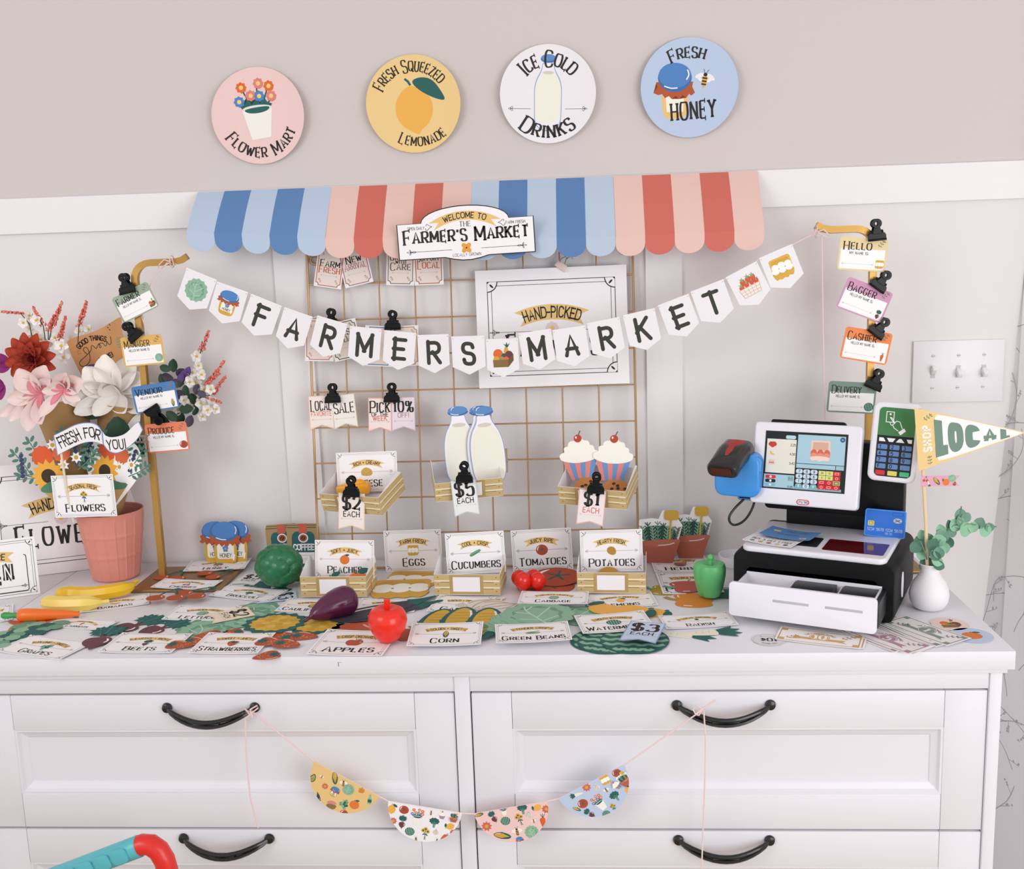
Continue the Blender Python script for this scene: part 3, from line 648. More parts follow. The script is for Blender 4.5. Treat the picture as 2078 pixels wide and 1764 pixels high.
# papered wall at right: splayed from the corner to catch more light, cut short to clear the right lamp, leaning a little, with a paper of bare twigs in two overlapping strips
def wallpaper(name, lift, edge, twigs, shade):
    a = Art(); L = .72; a.p([(edge(0), 0), (L, 0), (L, 2.9), (edge(2.9), 2.9)], shade)
    r = random.Random(twigs)
    for k in range(twigs):
        px, pz = (r.uniform(.0, .16), r.uniform(.35, 1.45)) if k % 4 else (r.uniform(.1, L), r.uniform(.1, 2.2)); ang = r.choice((r.uniform(50, 130), r.uniform(-20, 40))); pts = [(px, pz)]; bend_ = r.uniform(-14, 14)
        cl = lambda q: (min(max(q[0], edge(q[1]) + .002), L - .002), q[1])
        for j in range(7):
            ang += bend_ + r.uniform(-10, 10); pts.append((pts[-1][0] + .02 * math.cos(R(ang)), pts[-1][1] + .02 * math.sin(R(ang))))
        pts = [cl(q) for q in pts]
        a.l(pts, .0013, '#a9a4a8', True)
        for q in pts[2::2]:
            b = ang + r.choice((-48, 48)); e = cl((q[0] + .024 * math.cos(R(b)), q[1] + .024 * math.sin(R(b)))); a.l([q, e], .001, '#aeaaad')
            for t in (.6, .8, 1): z = cl((q[0] + (e[0] - q[0]) * t + r.uniform(-.004, .004), q[1] + (e[1] - q[1]) * t + .003)); a.e(z[0], z[1], .0018, .0024, '#b5b0b4', r.uniform(0, 90), 8)
    me = artmesh(a, name, eps=.00003); u = Vector((.5, -.866, 0)); v = Vector((.0705, 0, 1)); v = (v - u * v.dot(u)).normalized(); n = u.cross(v)
    o = put(me, name, MAT(Vector((.8985, YW, 0)) + n * lift, u, v, n), smooth=False); o['kind'] = 'structure'; return o
wallpaper('wall_right', 0, lambda z: 0, 26, '#e6e3e5')
wallpaper('trim_5', .003, lambda z: max(.005, .058 - .063 * (z - .7)), 27, '#efedef')

# ================================================================ DRESSER
D = thing('dresser', 'wide white painted dresser with panelled drawers and black bow handles', 'dresser', Vector((0, 0, 0)))
m = MB(); m.box((-.81, 0, .922), (.81, .502, .95), white_paint); m.box((-.802, .006, .914), (.802, .502, .923), white_paint)
a = Art()
m.box((-.1878, -.0004, .934), (-.1858, .001, .942), mat('#8f6a4e', .8)); m.box((-.1822, -.0004, .936), (-.1812, .001, .942), mat('#8f6a4e', .8)); m.box((-.1878, -.0004, .9405), (-.1815, .001, .942), mat('#8f6a4e', .8))
m.part('top', D, bevel=.003)
m = MB(); m.box((-.797, .01, 0), (-.7795, .5, .915), white_paint); m.box((.7795, .01, 0), (.797, .5, .915), white_paint); m.box((-.0135, .01, .05), (.0095, .06, .915), white_paint)
m.box((-.7795, .013, .887), (-.0135, .05, .915), white_paint); m.box((.0095, .013, .887), (.7795, .05, .915), white_paint); m.box((-.7795, .03, .0), (.7795, .5, .06), white_paint)
m.box((-.78, .05, .05), (.78, .5, .9), mat('#3a3838', .9)); m.part('carcass', D, bevel=.0012)
def drawer(x0, x1, z0, z1):
    f = .061; y = .0145; m = MB()
    hz = (z1 - z0) * .26; bz = (z1 - z0) * .255
    m.box((x0, y, z0), (x0 + f, y + .02, z1), white_paint); m.box((x1 - f, y, z0), (x1, y + .02, z1), white_paint)
    m.box((x0 + f + .0006, y, z1 - hz), (x1 - f - .0006, y + .02, z1), white_paint); m.box((x0 + f + .0006, y, z0), (x1 - f - .0006, y + .02, z0 + bz), white_paint)
    o = m.part('drawer', D, bevel=.0009)
    m = MB(); b = .017; X0, X1, Z0, Z1 = x0 + f, x1 - f, z0 + bz, z1 - hz
    m.box((X0 - .003, y + .012, Z0 - .003), (X1 + .003, y + .018, Z1 + .003), white_paint)
    for c in (((X0, Z0), (X1, Z0), (X1 - b, Z0 + b), (X0 + b, Z0 + b)), ((X1, Z0), (X1, Z1), (X1 - b, Z1 - b), (X1 - b, Z0 + b)), ((X1, Z1), (X0, Z1), (X0 + b, Z1 - b), (X1 - b, Z1 - b)), ((X0, Z1), (X0, Z0), (X0 + b, Z0 + b), (X0 + b, Z1 - b))):
        prof = [(c[0], c[3], y + .001, y + .0125)]
        p0, p1, q1, q0 = c
        lp = lambda a_, b_, t: (a_[0] + (b_[0] - a_[0]) * t, a_[1] + (b_[1] - a_[1]) * t)
        for t0, t1, d0, d1 in ((0, .22, 0.0012, .0012), (.22, .4, .0012, .006), (.4, .9, .006, .010), (.9, 1, .010, .012)):
            A_, B_, C_, E_ = lp(p0, q0, t0), lp(p1, q1, t0), lp(p1, q1, t1), lp(p0, q0, t1)
            m.add([(A_[0], y + d0, A_[1]), (B_[0], y + d0, B_[1]), (C_[0], y + d1, C_[1]), (E_[0], y + d1, E_[1])], [(0, 1, 2, 3)], white_paint)
    m.part('panel', o); return o
D2 = thing('dresser', 'second white dresser butted against the left end, under the OPEN sign', 'dresser', Vector((-1.22, 0, 0)))
m = MB(); m.box((-.405, 0, .922), (.4075, .502, .9495), white_paint); m.part('top', D2, bevel=.003)
m = MB(); m.box((-.4, .012, 0), (.4035, .5, .9225), white_paint); m.part('carcass', D2, bevel=.002)
blk = mat('#0d0d0e', .28, coat=.3)
def handle(dr, xc, zc, w=.139):
    m = MB(); n = 14; 
    for off in (-.0038, .0038):
        pts = [(xc + w * (t - .5), .0145 - .027 * math.sin(math.pi * min(1, max(0, t))) ** .6 - .001, zc - .0165 * math.sin(math.pi * t) + off * (1 - abs(2 * t - 1) ** 4)) for t in [i / n for i in range(n + 1)]]
        m.tube(pts, .0034, blk, 8)
    for sx in (-1, 1):
        X = Matrix.Translation((xc + sx * w / 2, .0150, zc)) @ Matrix.Rotation(R(90), 4, 'X'); m.lathe([(.0075, 0), (.0085, .002), (.007, .006), (.004, .0075)], blk, X, 16)
    m.tube([(xc - .02, -.0095, zc - .0162), (xc + .02, -.0095, zc - .0162)], .0048, blk, 8); m.part('handle', dr)
for (x0, x1), (xh0, xh1) in (((-.7785, -.0155), (-.3955, -.389)), ((.0115, .7785), (.392, .393))):
    for (z0, z1), xh, zh in (((.6595, .8835), xh0, .863), ((.43, .6555), xh1, .6415)):
        d_ = drawer(x0, x1, z0, z1); handle(d_, xh, zh)
    drawer(x0, x1, .2, .4265) if False else None

# ================================================================ WALL THINGS
def flat(art, name, M, label, cat, group=None, parent=None, thick=.0005, **k):
    o = put(artmesh(art, name, thick, **k), name, M, parent, smooth=False)
    if label or cat: tag(o, label, cat, group)
    return o
# --- round signs
def round_sign(px, py, rot, bgc, fn, label):
    r = .0868; a = Art(); a.p(ellp(0, 0, r, r, 0, 64), bgc, ext=True); fn(a.sub(0, 0, r))
    c = V(px, py, YW - .005); q = R(rot)
    u = Vector((math.cos(q), 0, math.sin(q))); v = Vector((-math.sin(q), 0, math.cos(q)))
    k = curl(.18, .011); flat(a, 'round_sign', MAT(c, u, v, Vector((0, -1, 0))), label, 'sign', 'round paper signs on the wall', **k)
def s1(a): draw(a, 'pot', -.02, .14, 1.3); a.text('Flower Mart', 0, -.76, .2, INK, arc=-.76, fit=1.66, wt=1.4)
def s2(a):
    z = a.sub(0, -.1, 1.05); z.b('-2 46 16 38 36 18 38 -8 26 -32 8 -42 2 -52 -10 -44 -28 -32 -40 -8 -36 20 -18 40', LEMON); z.l('-2 46 -6 54 -12 60', .045, TEAL); z.b('-2 54 20 60 44 52 60 24 66 6 44 14 16 32', TEAL)
    a.text('Fresh Squeezed', -.02, .77, .19, INK, arc=.8, fit=1.62, wt=1.4); a.text('Lemonade', .08, -.78, .18, INK, arc=-.85, fit=.98, wt=1.4)
def s3(a):
    z = a.sub(0, -.0, 1.62); z.b('-8 40 8 40 8 31 18 14 18 -10 17 -46 -17 -46 -18 -10 -18 14 -8 31', '#8fa9d3'); z.b('-7.3 39 7.3 39 7.3 30 17 13 17 -10 16 -45 -16 -45 -17 -10 -17 13 -7.3 30', '#efedf4'); z.b('-7 27 7 27 16.4 12 16.6 -10 15.6 -36 -15.6 -36 -16.6 -10 -16.4 12', '#efefe0'); z.e(0, .265, .072, .02, '#d0d0c3'); z.e(0, .435, .1, .05, '#3f6fae'); z.e(0, .45, .095, .042, '#5c8cc6')
    a.text('Ice Cold', 0, .7, .25, INK, arc=.74, fit=1.2, wt=1.4); a.text('Drinks', 0, -.76, .25, INK, arc=-.8, fit=1.1, wt=1.4); a.arrow(-.8, -.34, -.25, .07, INK, 0, 1) if False else None
    for q in (-1, 1):
        y = a.sub(q * .80, -.3, .085, 0, q); y.l([(-.2, 0), (-5.2, 0)], .1, INK); y.l('30 0 -10 22 -60 0 -10 -22 30 0', .09, INK, True); y.l('-20 0 -50 60 -90 40 -60 0 -90 -40 -50 -60 -20 0', .09, INK, True)
def s4(a):
    z = a.sub(-.3, -.08, 1.0, -4); z.b('-30 10 30 10 26 -44 14 -52 -14 -52 -24 -44', '#e9c27a'); z.p('-20 6 20 6 18 -38 -16 -38', CREAM)
    z.p('-44 0 -36 12 -38 22 38 22 36 12 42 0 34 -6 30 -2 24 -10 16 -4 10 -12 2 -6 -6 -12 -12 -6 -20 -10 -26 -2 -34 -4', RUST); z.e(0, .3, .35, .28, '#3d6ea8'); z.e(0, .35, .335, .25, BLU); z.l('-22 14 -8 9 6 10', .022, WHT, True); z.l('24 26 30 36 26 46', .025, WHT, True)
    draw(a, 'bee', .33, .14, .44, -14); a.text('Fresh', 0, .7, .2, INK, arc=.95, fit=.74, wt=1.4); a.text('HONEY', .06, -.46, .35, INK, fit=.9, wt=1.35, big=1)
round_sign(526, 235, 4, '#ecccc9', s1, 'round pink FLOWER MART sign with a white pot of flowers, on the wall')
round_sign(840, 211, 5.5, '#eccd8e', s2, 'round yellow FRESH SQUEEZED LEMONADE sign with a lemon, on the wall')
round_sign(1112, 191, -2.5, '#eeebf0', s3, 'round white ICE COLD DRINKS sign with a milk bottle, on the wall')
round_sign(1398, 178, 3, '#b9cbe6', s4, 'round light blue FRESH HONEY sign with jar and bee, on the wall')

# --- light switch
t = thing('light_switch', 'white three-toggle light switch plate on the wall above the register', 'light switch', V(1942, 753, YW))
m = MB(); m.box((-.082, -.006, -.0575), (.082, .0015, .0575), mat('#e9e5e9', .35))
for x in (-.046, 0, .046): m.box((x - .005, -.0065, -.012), (x + .005, -.005, .012), mat('#c9c4c8', .5))
m.part('plate', t, bevel=.003)
for i, x in enumerate((-.046, 0, .046)):
    up = -1 if i == 0 else 1
    m = MB(); X = Matrix.Translation((x, -.0085, 0)) @ Matrix.Rotation(R(38 * up), 4, 'X'); m.box((-.004, -.013, -.004), (.004, .004, .006), mat('#efebee', .35), X); m.part('toggle', t, bevel=.0012)
    for z in (-.03, .03):
        m = MB(); X = Matrix.Translation((x, -.006, z)) @ Matrix.Rotation(R(90), 4, 'X'); m.lathe([(.0035, 0), (.003, .001), (.0, .0013)], mat('#d9d5d9', .35), X, 14)
        m.box((x - .003, -.0075, z - .0004), (x + .003, -.0072, z + .0004), mat('#8a8688', .6)); m.part('screw', t)

# ================================================================ AWNING: four folded paper pieces stuck on the rail
YF = .42
for i, (t0, t1, b0, b1, yb, c1, c2, lb) in enumerate((
        (403, 672, 363, 656, (471, 482), '#b9cbe2', '#5c86ba', 'light and dark blue striped scalloped paper awning at the left end of the rail'),
        (674, 957, 657, 957, (484, 486), '#e8c4ba', '#d06c5f', 'pink and coral striped paper awning, second from left, beside the market sign'),
        (957, 1244, 957, 1244, (489, 479), '#b9cbe0', '#5a82b6', 'blue striped paper awning, third from left, right of the market sign'),
        (1245, 1537, 1245, 1551, (481, 466), '#e8c3ba', '#d06c5f', 'pink and coral striped paper awning at the right end of the rail'))):
    A_ = V(t0, 400, .4985).x; B_ = V(t1, 360, .4985).x; zf0 = V(b0, yb[0], YF).z; zf1 = V(b1, yb[1], YF).z; w = B_ - A_
    zt = 1.672; a = Art(cut=True); n = 5; s_ = w / n; zf = (zf0 + zf1) / 2
    L = math.hypot(.4985 - YF, zt - zf); r = s_ / 2; dr = .014
    for k in range(n):
        x0 = k * s_; pts = [(x0, 0), (x0 + s_, 0), (x0 + s_, -L - dr)] + [(x0 + r + r * math.cos(R(q)), -L - dr - r * .8 * math.sin(R(q))) for q in range(15, 180, 15)] + [(x0, -L - dr)]
        a.p(pts, (c1, c2)[k % 2])
    def bend(v, A_=A_, L=L, zf0=zf0, zf1=zf1, w=w, zt=zt):
        zf_ = zf0 + (zf1 - zf0) * v.x / w; x = A_ + v.x; d = -v.y
        if d <= L: f = d / L; return Vector((x, .4985 + (YF - .4985) * f - v.z, zt + (zf_ - zt) * f + v.z * .5 + .004 * math.sin(math.pi * f)))
        return Vector((x, YF - v.z + (d - L) * .06, zf_ - (d - L)))
    o = put(artmesh(a, 'paper_awning', .0004, bend=bend, cx=None, cy=[-L * .25, -L * .5, -L * .75, -L]), 'paper_awning', None, None, smooth=False)
    tag(o, lb, 'awning', 'striped awning pieces')
# market sign
M, w, h = frame3((812, 523), (1091, 510), (798, 452), (0, YF - .008, 0), VY)
w = .246; a = Art(); H = .098
o = [(-w / 2, -.037), (-.04, -.037)] + [(-.04 + .08 * t, -.037 - .007 * math.sin(math.pi * t)) for t in (.2, .4, .6, .8)] + [(.04, -.037), (w / 2, -.037), (w / 2, .0265), (.079, .0265)] + [(.079 * math.cos(R(q)) , .0265 + .027 * math.sin(R(q))) for q in range(12, 180, 12)] + [(-.079, .0265), (-w / 2, .0265)]
a.p(o, INK, ext=True); a.p([(x * .986, .0 + (y - .006) * .962 + .006) for x, y in o], '#f6f3f6')
a.ribbon(0, .0355, .128, .0155, .115, RIB); a.text('WELCOME TO', 0, .0357, .0095, INK, 'sans', fit=.098, arc=.115, wt=1.35)
a.text('THE', 0, .0205, .009, '#4a4442', wt=.9, big=1, sp=2.6); a.text("Farmer's Market", 0, .0015, .0195, INK, fit=.222, wt=1.5, big=1.3)
a.text('OPEN DAILY', -.088, .018, .0048, '#4a4442', 'sans', fit=.03, wt=1); a.text('FARM FRESH', .09, .018, .0048, '#4a4442', 'sans', fit=.034, wt=1); a.text('LOCALLY GROWN', 0, -.0335, .005, '#4a4442', 'sans', fit=.05, wt=1)
for q in (-1, 1):
    z = a.sub(q * .064, .019, .008, 0, q); z.l('-60 0 10 30 50 70 80 40 60 20', .1, INK, True); z.l('-60 0 0 -20 50 -80 90 -60 80 -20', .1, INK, True)
    y = a.sub(q * .105, -.0235, .0055, 0, -q) if False else a.sub(q * .103, -.0235, .0055, 0, q); y.l([(-.2, 0), (-14, 0)], .14, INK); y.l('90 0 10 26 -60 0 10 -26 90 0', .12, INK, True); y.l('-60 0 -30 90 10 80 -60 0 10 -80 -30 -90 -60 0', .12, INK, True); y.l('-60 0 -150 30 -240 0 -150 -30 -60 0', .12, INK, True)
for k in range(4): a.e(.0055 * math.cos(R(45 + 90 * k)), -.0215 + .0055 * math.sin(R(45 + 90 * k)), .0052, .0042, '#e8a03a', 45 + 90 * k, 14)
a.e(0, -.0215, .0014, .0014, INK)
uu = (V(1090, 432, YF - .008) - V(798, 452, YF - .008)).normalized()
cc = V(945, 478, YF - .008); vv = Vector((0, -1, 0)).cross(uu)
vv = vv if vv.z > 0 else -vv
flat(a, 'market_sign', MAT(cc, uu, vv, uu.cross(vv)), "white WELCOME TO THE FARMER'S MARKET sign on the front of the awnings", 'sign')

# ================================================================ WIRE GRID leaning on the wall
brass = mat('#bd966a', .38, metal=.6); GB = Vector((-.0165, .436, .953)); lean = Vector((0, .069, .609)).normalized()
GX = Vector((1, 0, 0)); GN = GX.cross(lean); GS = .612
GM = MAT(GB, GX, lean, GN)
gt = thing('wire_grid', 'square gold wire grid panel leaning on the wall behind the crates', 'wire grid', GM)
m = MB(); h2 = GS / 2
m.tube([(-h2, .001, 0), (h2, .001, 0), (h2, GS, 0), (-h2, GS, 0)], .0032, brass, 8, closed=True, up0=(0, 0, 1)); m.part('frame', gt)
for k in range(1, 9):
    x = -h2 + GS * k / 9; m = MB(); m.tube([(x, 0, .003), (x, GS, .003)], .0015, brass, 6); m.part('wire', gt)
    y = GS * k / 9; m = MB(); m.tube([(-h2, y, 0), (h2, y, 0)], .0015, brass, 6); m.part('wire', gt)
for sx in (-1, 1):
    m = MB(); m.tube([(sx * (h2 - .014) + .008 * math.cos(R(q)), GS - .022 + .008 * math.sin(R(q)), -.002) for q in range(0, 360, 20)], .0022, brass, 6, closed=True); m.part('hanging_loop', gt)
GP = GB + GN * .006   # plane just in front of the grid
def onG(bl, br, tl, d=.006): return frame3(bl, br, tl, GB + GN * d, GN)

# ================================================================ BULLDOG CLIPS
clipm = mat('#060607', .3, spec=.25); _clip = [None]
def bulldog(jaw, top, p0, n, label, group, jw=.03):
    n = Vector(n).normalized(); J = hit(*jaw, p0, n); K = hit(*top, p0, n); v = (K - J).normalized(); u = v.cross(n)
    M = MAT(J, u, v, n)
    t = thing('bulldog_clip', label, 'clip', M, group)
    if _clip[0] is None:
        a = MB(); a.prism([(-.015, -.004), (.015, -.004), (.015, .004), (.0125, .008), (-.0125, .008), (-.015, .004)], .0005, .0055, clipm); a.prism([(-.015, -.004), (.015, -.004), (.0125, .008), (-.0125, .008)], -.006, -.001, clipm)
        a.tube([(-.0155, -.0035, .0045), (.0155, -.0035, .0045)], .0022, clipm, 8); a.tube([(-.011, .009, 0), (.011, .009, 0)], .0042, clipm, 10)
        b = MB()
        def arm(z):
            b.prism([(-.008, .006), (.008, .006), (.0052, .017), (-.0052, .017)], z, z + .0012, clipm)
            R_ = []
            for q in range(0, 360, 20):
                c, s = math.cos(R(q)), math.sin(R(q)); R_.append([(.0082 * c, .0238 + .0082 * s, z - .0005), (.0082 * c, .0238 + .0082 * s, z + .0022), (.0035 * c, .0238 + .0035 * s, z + .0022), (.0035 * c, .0238 + .0035 * s, z - .0005)])
            b.rings(R_, clipm, closed=True)
        arm(.0055); b2 = b; b = MB(); arm(-.0075)
        _clip[0] = (a.mesh('jaw', .0005, 1), b2.mesh('handle', .0004, 1), b.mesh('handle', .0004, 1))
    for nm, me in zip(('jaw', 'handle', 'handle'), _clip[0]): put(me, nm, None, t)
    return t

# ================================================================ NAME BADGE STANDS
gold = mat('#bd924e', .34, metal=.6); goldp = mat('#96754a', .4, metal=.5)
YP = .397
def stand(px, arm, sgn, label):
    t = thing('badge_stand', label, 'stand', Vector((px, YP, ZT)))
    m = MB(); m.box((-.03 if sgn > 0 else -.05, -.085 if sgn > 0 else -.03, .0005), (.14 if sgn > 0 else .1, .06 if sgn > 0 else .09, .006), goldp); m.part('base', t, bevel=.002)
    zt = 1.545 - ZT if sgn > 0 else 1.562 - ZT; r = .03; pts = [(0, 0, .006), (0, 0, .3), (0, 0, zt - r)]
    for q in range(15, 91, 15): pts.append((sgn * (r - r * math.cos(R(q))), 0, zt - r + r * math.sin(R(q))))
    pts += [(sgn * (arm - .025), 0, zt), (sgn * (arm - .01), 0, zt + .003), (sgn * arm, 0, zt + .009)]
    m = MB(); m.tube(pts, .0115 / 1.41, gold, 4, up0=(.707, .707, 0)); m.part('pole', t)
stand(-.614, .1, 1, 'gold metal stand with four job badges, beside the flower bouquets')
stand(.698, .098, -1, 'gold metal stand with four job badges, behind the toy register')
nb = {}
BGRP = 'job name badges'
for bl, br, tl, c, ti, ic, first, lb in (
    ((251.8, 656.7), (323.4, 621), (231.7, 603.6), '#9fb09c', 'Farmer', 'crate', None, 'sage green FARMER name badge clipped at the top of the left stand'),
    ((253, 745.6), (336, 737.5), (245.5, 685.6), '#e3b563', 'Manager', 'cabbage', None, 'mustard yellow MANAGER name badge on the left stand'),
    ((277.2, 840.3), (365, 826.5), (259.9, 787.2), '#4c80bb', 'Vendor', 'corn', None, 'blue VENDOR name badge on the left stand'),
    ((301.5, 920.5), (385.8, 913.5), (298, 861.6), '#e8835f', 'Produce', 'tomato', None, 'coral PRODUCE name badge lowest on the left stand'),
    ((1697.9, 546.8), (1795.4, 553), (1703.5, 479.7), '#e9d3a4', 'Hello', 'eggs', 'MY NAME IS:', 'cream HELLO name badge clipped at the top of the right stand'),
    ((1695.9, 622.6), (1786.4, 657), (1720, 560), '#d199bb', 'Bagger', 'beet', None, 'orchid pink BAGGER name badge on the right stand'),
    ((1703.5, 726), (1797.9, 741.7), (1715, 661.6), '#f08a4f', 'Cashier', 'carrot', None, 'orange CASHIER name badge on the right stand'),
    ((1676.7, 836), (1773.7, 840.7), (1681.3, 773), '#7f958a', 'Delivery', 'melon', None, 'grey green DELIVERY name badge lowest on the right stand')):
    M, w, h = frame3(bl, br, tl, (0, YP - .0125, 0), VY)
    flat(badge(w, h, c, ti, ic, first or 'HELLO! MY NAME IS:'), 'name_badge', M, lb, 'badge', BGRP, thick=.0008)
BC = 'black bulldog clips'
for jaw, top, lb in (((259.9, 589.7), (253, 566.6), 'FARMER badge'), ((277, 683), (261, 664.8), 'MANAGER badge'), ((309.5, 831), (323.4, 851.9), 'VENDOR badge, handle hanging down'),
                     ((1778.8, 482.3), (1777.5, 454.2), 'HELLO badge'), ((1780, 581.8), (1796.6, 560), 'BAGGER badge'), ((1776.2, 676), (1794, 654.5), 'CASHIER badge'), ((1771, 783.3), (1783.9, 757.8), 'DELIVERY badge')):
    bulldog(jaw, top, (0, YP - .0135, 0), VY, 'black bulldog clip holding the ' + lb, BC)
t = thing('clothespin', 'clear clothespin holding the PRODUCE badge to the left stand', 'clothespin', V(286, 892, YP - .017))
clr = mat('#d8d0c4', .1, trans=.75)
for z in (-.007, .004):
    m = MB(); m.box((-.022, -.003, z), (.014, .003, z + .004), clr); m.part('leg', t, bevel=.001)
m = MB(); m.tube([(-.004 + .004 * math.cos(R(q)), -.004, .0 + .006 * math.sin(R(q))) for q in range(0, 360, 30)], .0008, mat('#b8b4ac', .3, 1), 6, closed=True); m.part('spring', t)

# ================================================================ PAPERS ON THE GRID
M, w, h = onG((972.7, 788.7), (1277.8, 777.9), (964.3, 550), .008)
flat(signcard(w, h, 'HAND-PICKED', 'Flowers', 'bouquet', big=True), 'paper_poster', M, 'white framed HAND-PICKED poster hung on the gold grid', 'poster')
t = thing('binder_clip', 'small pale pink binder clip on top of the HAND-PICKED poster', 'clip', MAT(hit(1139, 540, GB + GN * .012, GN), GX, lean, GN))
pk = mat('#e6cfc9', .4); m = MB(); m.prism([(-.012, -.006), (.012, -.006), (.009, .006), (-.009, .006)], -.006, .004, pk, Matrix.Rotation(R(-35), 4, 'Z')); m.part('jaw', t, bevel=.001)
for dx in (-.004, .006):
    m = MB(); m.tube([(dx, .003, .003), (dx + .004, .013, .004), (dx + .012, .017, .003), (dx + .016, .012, .002)], .0008, mat('#8e8480', .3, .8), 6); m.part('handle', t)
for bl, br, tl, bd, ls, lb in (
    ((636.3, 579.8), (691.8, 587.7), (644, 500), '#c96a4d', [('Farm', .1, .14, INK), ('Fresh', -.06, .14, '#d06b52')], 'cream FARM FRESH tag hanging under the pink awning'),
    ((701, 585.4), (758, 571.8), (684, 506), '#b0708c', [('New', .16, .14, INK), ('Arrival', -.01, .14, '#b57a94')], 'cream NEW ARRIVAL tag tilted beside the FARM FRESH tag'),
    ((783.7, 578.6), (840.4, 579.8), (785, 494), '#7d776a', [('Grown', .17, .12, INK), ('with', .06, .08, INK), ('Care', -.06, .14, '#77725f')], 'cream GROWN WITH CARE tag hanging under the market sign'),
    ((841.5, 579.8), (900.5, 577.5), (841, 494), '#b96a4a', [('Support', .14, .12, INK), ('Local', -.03, .14, '#cf7a58')], 'cream SUPPORT LOCAL tag hanging under the market sign'),
    ((619, 732.8), (677, 733.5), (632, 648), '#d08078', [], 'tag with a salmon border behind the letters A and R of the bunting'),
    ((680, 735), (738, 722), (664, 658), '#5c6158', [('Fresh', .2, .14, INK), ('Today', .02, .14, '#6d7268')], 'tag with a grey border behind the letters R and M of the bunting'),
    ((738, 742), (796, 745), (742, 660), '#5a7fb5', [], 'tag with a blue border behind the letter M of the bunting'),
    ((795, 744), (851.7, 742), (796, 662), '#c98d5c', [], 'tag with an orange border behind the letter E of the bunting')):
    M, w, h = onG(bl, br, tl, .0085 if 'salmon' in lb or 'FARM FRESH' in lb or 'GROWN' in lb or 'blue' in lb else .0075)
    flat(labeltag(w, h, bd, ls), 'hang_tag', M, lb, 'tag', 'bordered tags on the grid')
for bl, br, tl, b1, b2, ls, acc, lb in (
    ((629.5, 873.4), (679, 871), (625.6, 804.3), '#f6e9e4', '#ecc4b0', [('Local', .2, .26, INK, 'serif'), ('FAVORITE', -.03, .13, '#d68a78', 'sans')], '#cf9a90', 'pink LOCAL FAVORITE pennant tag clipped to the grid'),
    ((679, 872), (727, 866.6), (676, 803), '#f3efe8', '#d9cdb4', [('SALE', .1, .22, INK, 'serif')], '#a8a29a', 'cream SALE pennant tag clipped to the grid'),
    ((747.8, 876.8), (795, 876.8), (745, 807.7), '#f6e6e1', '#eab3a4', [('Pick', .22, .27, INK, 'serif'), ('OF THE', .01, .11, INK, 'sans'), ('WEEK', -.1, .13, '#d8796a', 'sans')], '#d8938a', 'pink PICK OF THE WEEK pennant tag clipped to the grid'),
    ((795.5, 875.7), (843.3, 875), (791.6, 806.5), '#eee0e8', '#d8bccb', [('10%', .22, .3, INK, 'serif'), ('OFF!', -.03, .13, '#b0929f', 'sans')], '#b59aa6', 'lilac 10% OFF! pennant tag clipped to the grid')):
    M, w, h = onG(bl, br, tl, .008); flat(pennant(w, h, b1, b2, ls, acc), 'pennant_tag', M, lb, 'tag', 'pennant tags on the grid')
for jaw, top, lb in (((672, 660), (672, 634), 'the bordered tags behind letter R of the bunting'), ((797.3, 664), (796.8, 641), 'the bordered tags behind letter E of the bunting'),
                     ((676, 812), (674.8, 788.4), 'the LOCAL FAVORITE and SALE tags'), ((795.5, 811), (795, 787), 'the PICK OF THE WEEK and 10% OFF! tags')):
    bulldog(jaw, top, GB + GN * .0105, GN, 'black bulldog clip holding ' + lb, BC)

# ================================================================ BUNTINGS
twine = mat('#ecd0d0', .9)
YB = .385
bt = thing('letter_bunting', 'white pennant bunting spelling FARMERS MARKET between the two gold stands', 'bunting', V(1020, 690, YB))
O = bt.matrix_world.translation.copy()
flags = [((379, 543), (440, 568), 'cabbage'), ((441, 571), (504, 593), 'honey'), ((510, 596), (572, 621), 'F'), ((577.5, 623), (635, 643), 'A'), ((644, 640), (705.4, 658), 'R'), ((710.7, 661.4), (774.6, 668), 'M'),
         ((780.7, 670), (844.4, 676), 'E'), ((847, 680), (910, 678), 'R'), ((915.9, 683), (983, 681), 'S'), ((986, 688.5), (1051, 686), 'crate'), ((1052, 676.6), (1117.7, 667), 'M'), ((1121, 670), (1187.7, 660), 'A'),
         ((1191, 656), (1256.7, 643), 'R'), ((1264, 640), (1328, 625), 'K'), ((1335, 620), (1397, 596), 'E'), ((1401, 592), (1467.6, 566.5), 'T'), ((1472.7, 563), (1535, 530), 'basket'), ((1540, 524), (1607, 495), 'eggs')]
pts = [V(345, 531, YB + .01)]
for i, (p, q, s_) in enumerate(flags):
    A_, B_ = V(*p, YB), V(*q, YB); u = (B_ - A_).normalized(); v = Vector((0, -1, 0)).cross(u); v = v if v.z > 0 else -v
    w = (B_ - A_).length; hh = .061; tip = .0125; a = Art(); dy = (.0012 if i % 2 else 0)
    a.p([(-w / 2, 0), (w / 2, 0), (w / 2, -hh + .006), (0, -hh - tip + .004), (-w / 2, -hh + .006)], '#efecf0', ext=True)
    for x in (-w * .46, w * .46): a.e(x, -.004, .0011, .0011, '#cfc6c8', 0, 8)
    if len(s_) == 1: a.text(s_, 0, -hh * .52, .034, '#33352f', 'sans', wt=1.6, fit=.03)
    else: draw(a, s_, 0, -hh * .52, .044)
    flat(a, 'flag', MAT((A_ + B_) / 2 + Vector((0, -dy, 0)) - O, u, v, u.cross(v)), None, None, parent=bt)
    pts += [A_ + Vector((0, .001, -.002)), B_ + Vector((0, .001, -.002))]
pts.append(V(1660, 470, YB + .01))
m = MB(); m.tube([p - O for p in pts], .0009, twine, 6)
m.tube([p - O for p in (V(1668, 474, YB + .006), V(1669, 560, YB + .004), V(1671, 700, YB + .004), V(1674, 852, YB + .004))], .001, twine, 6)
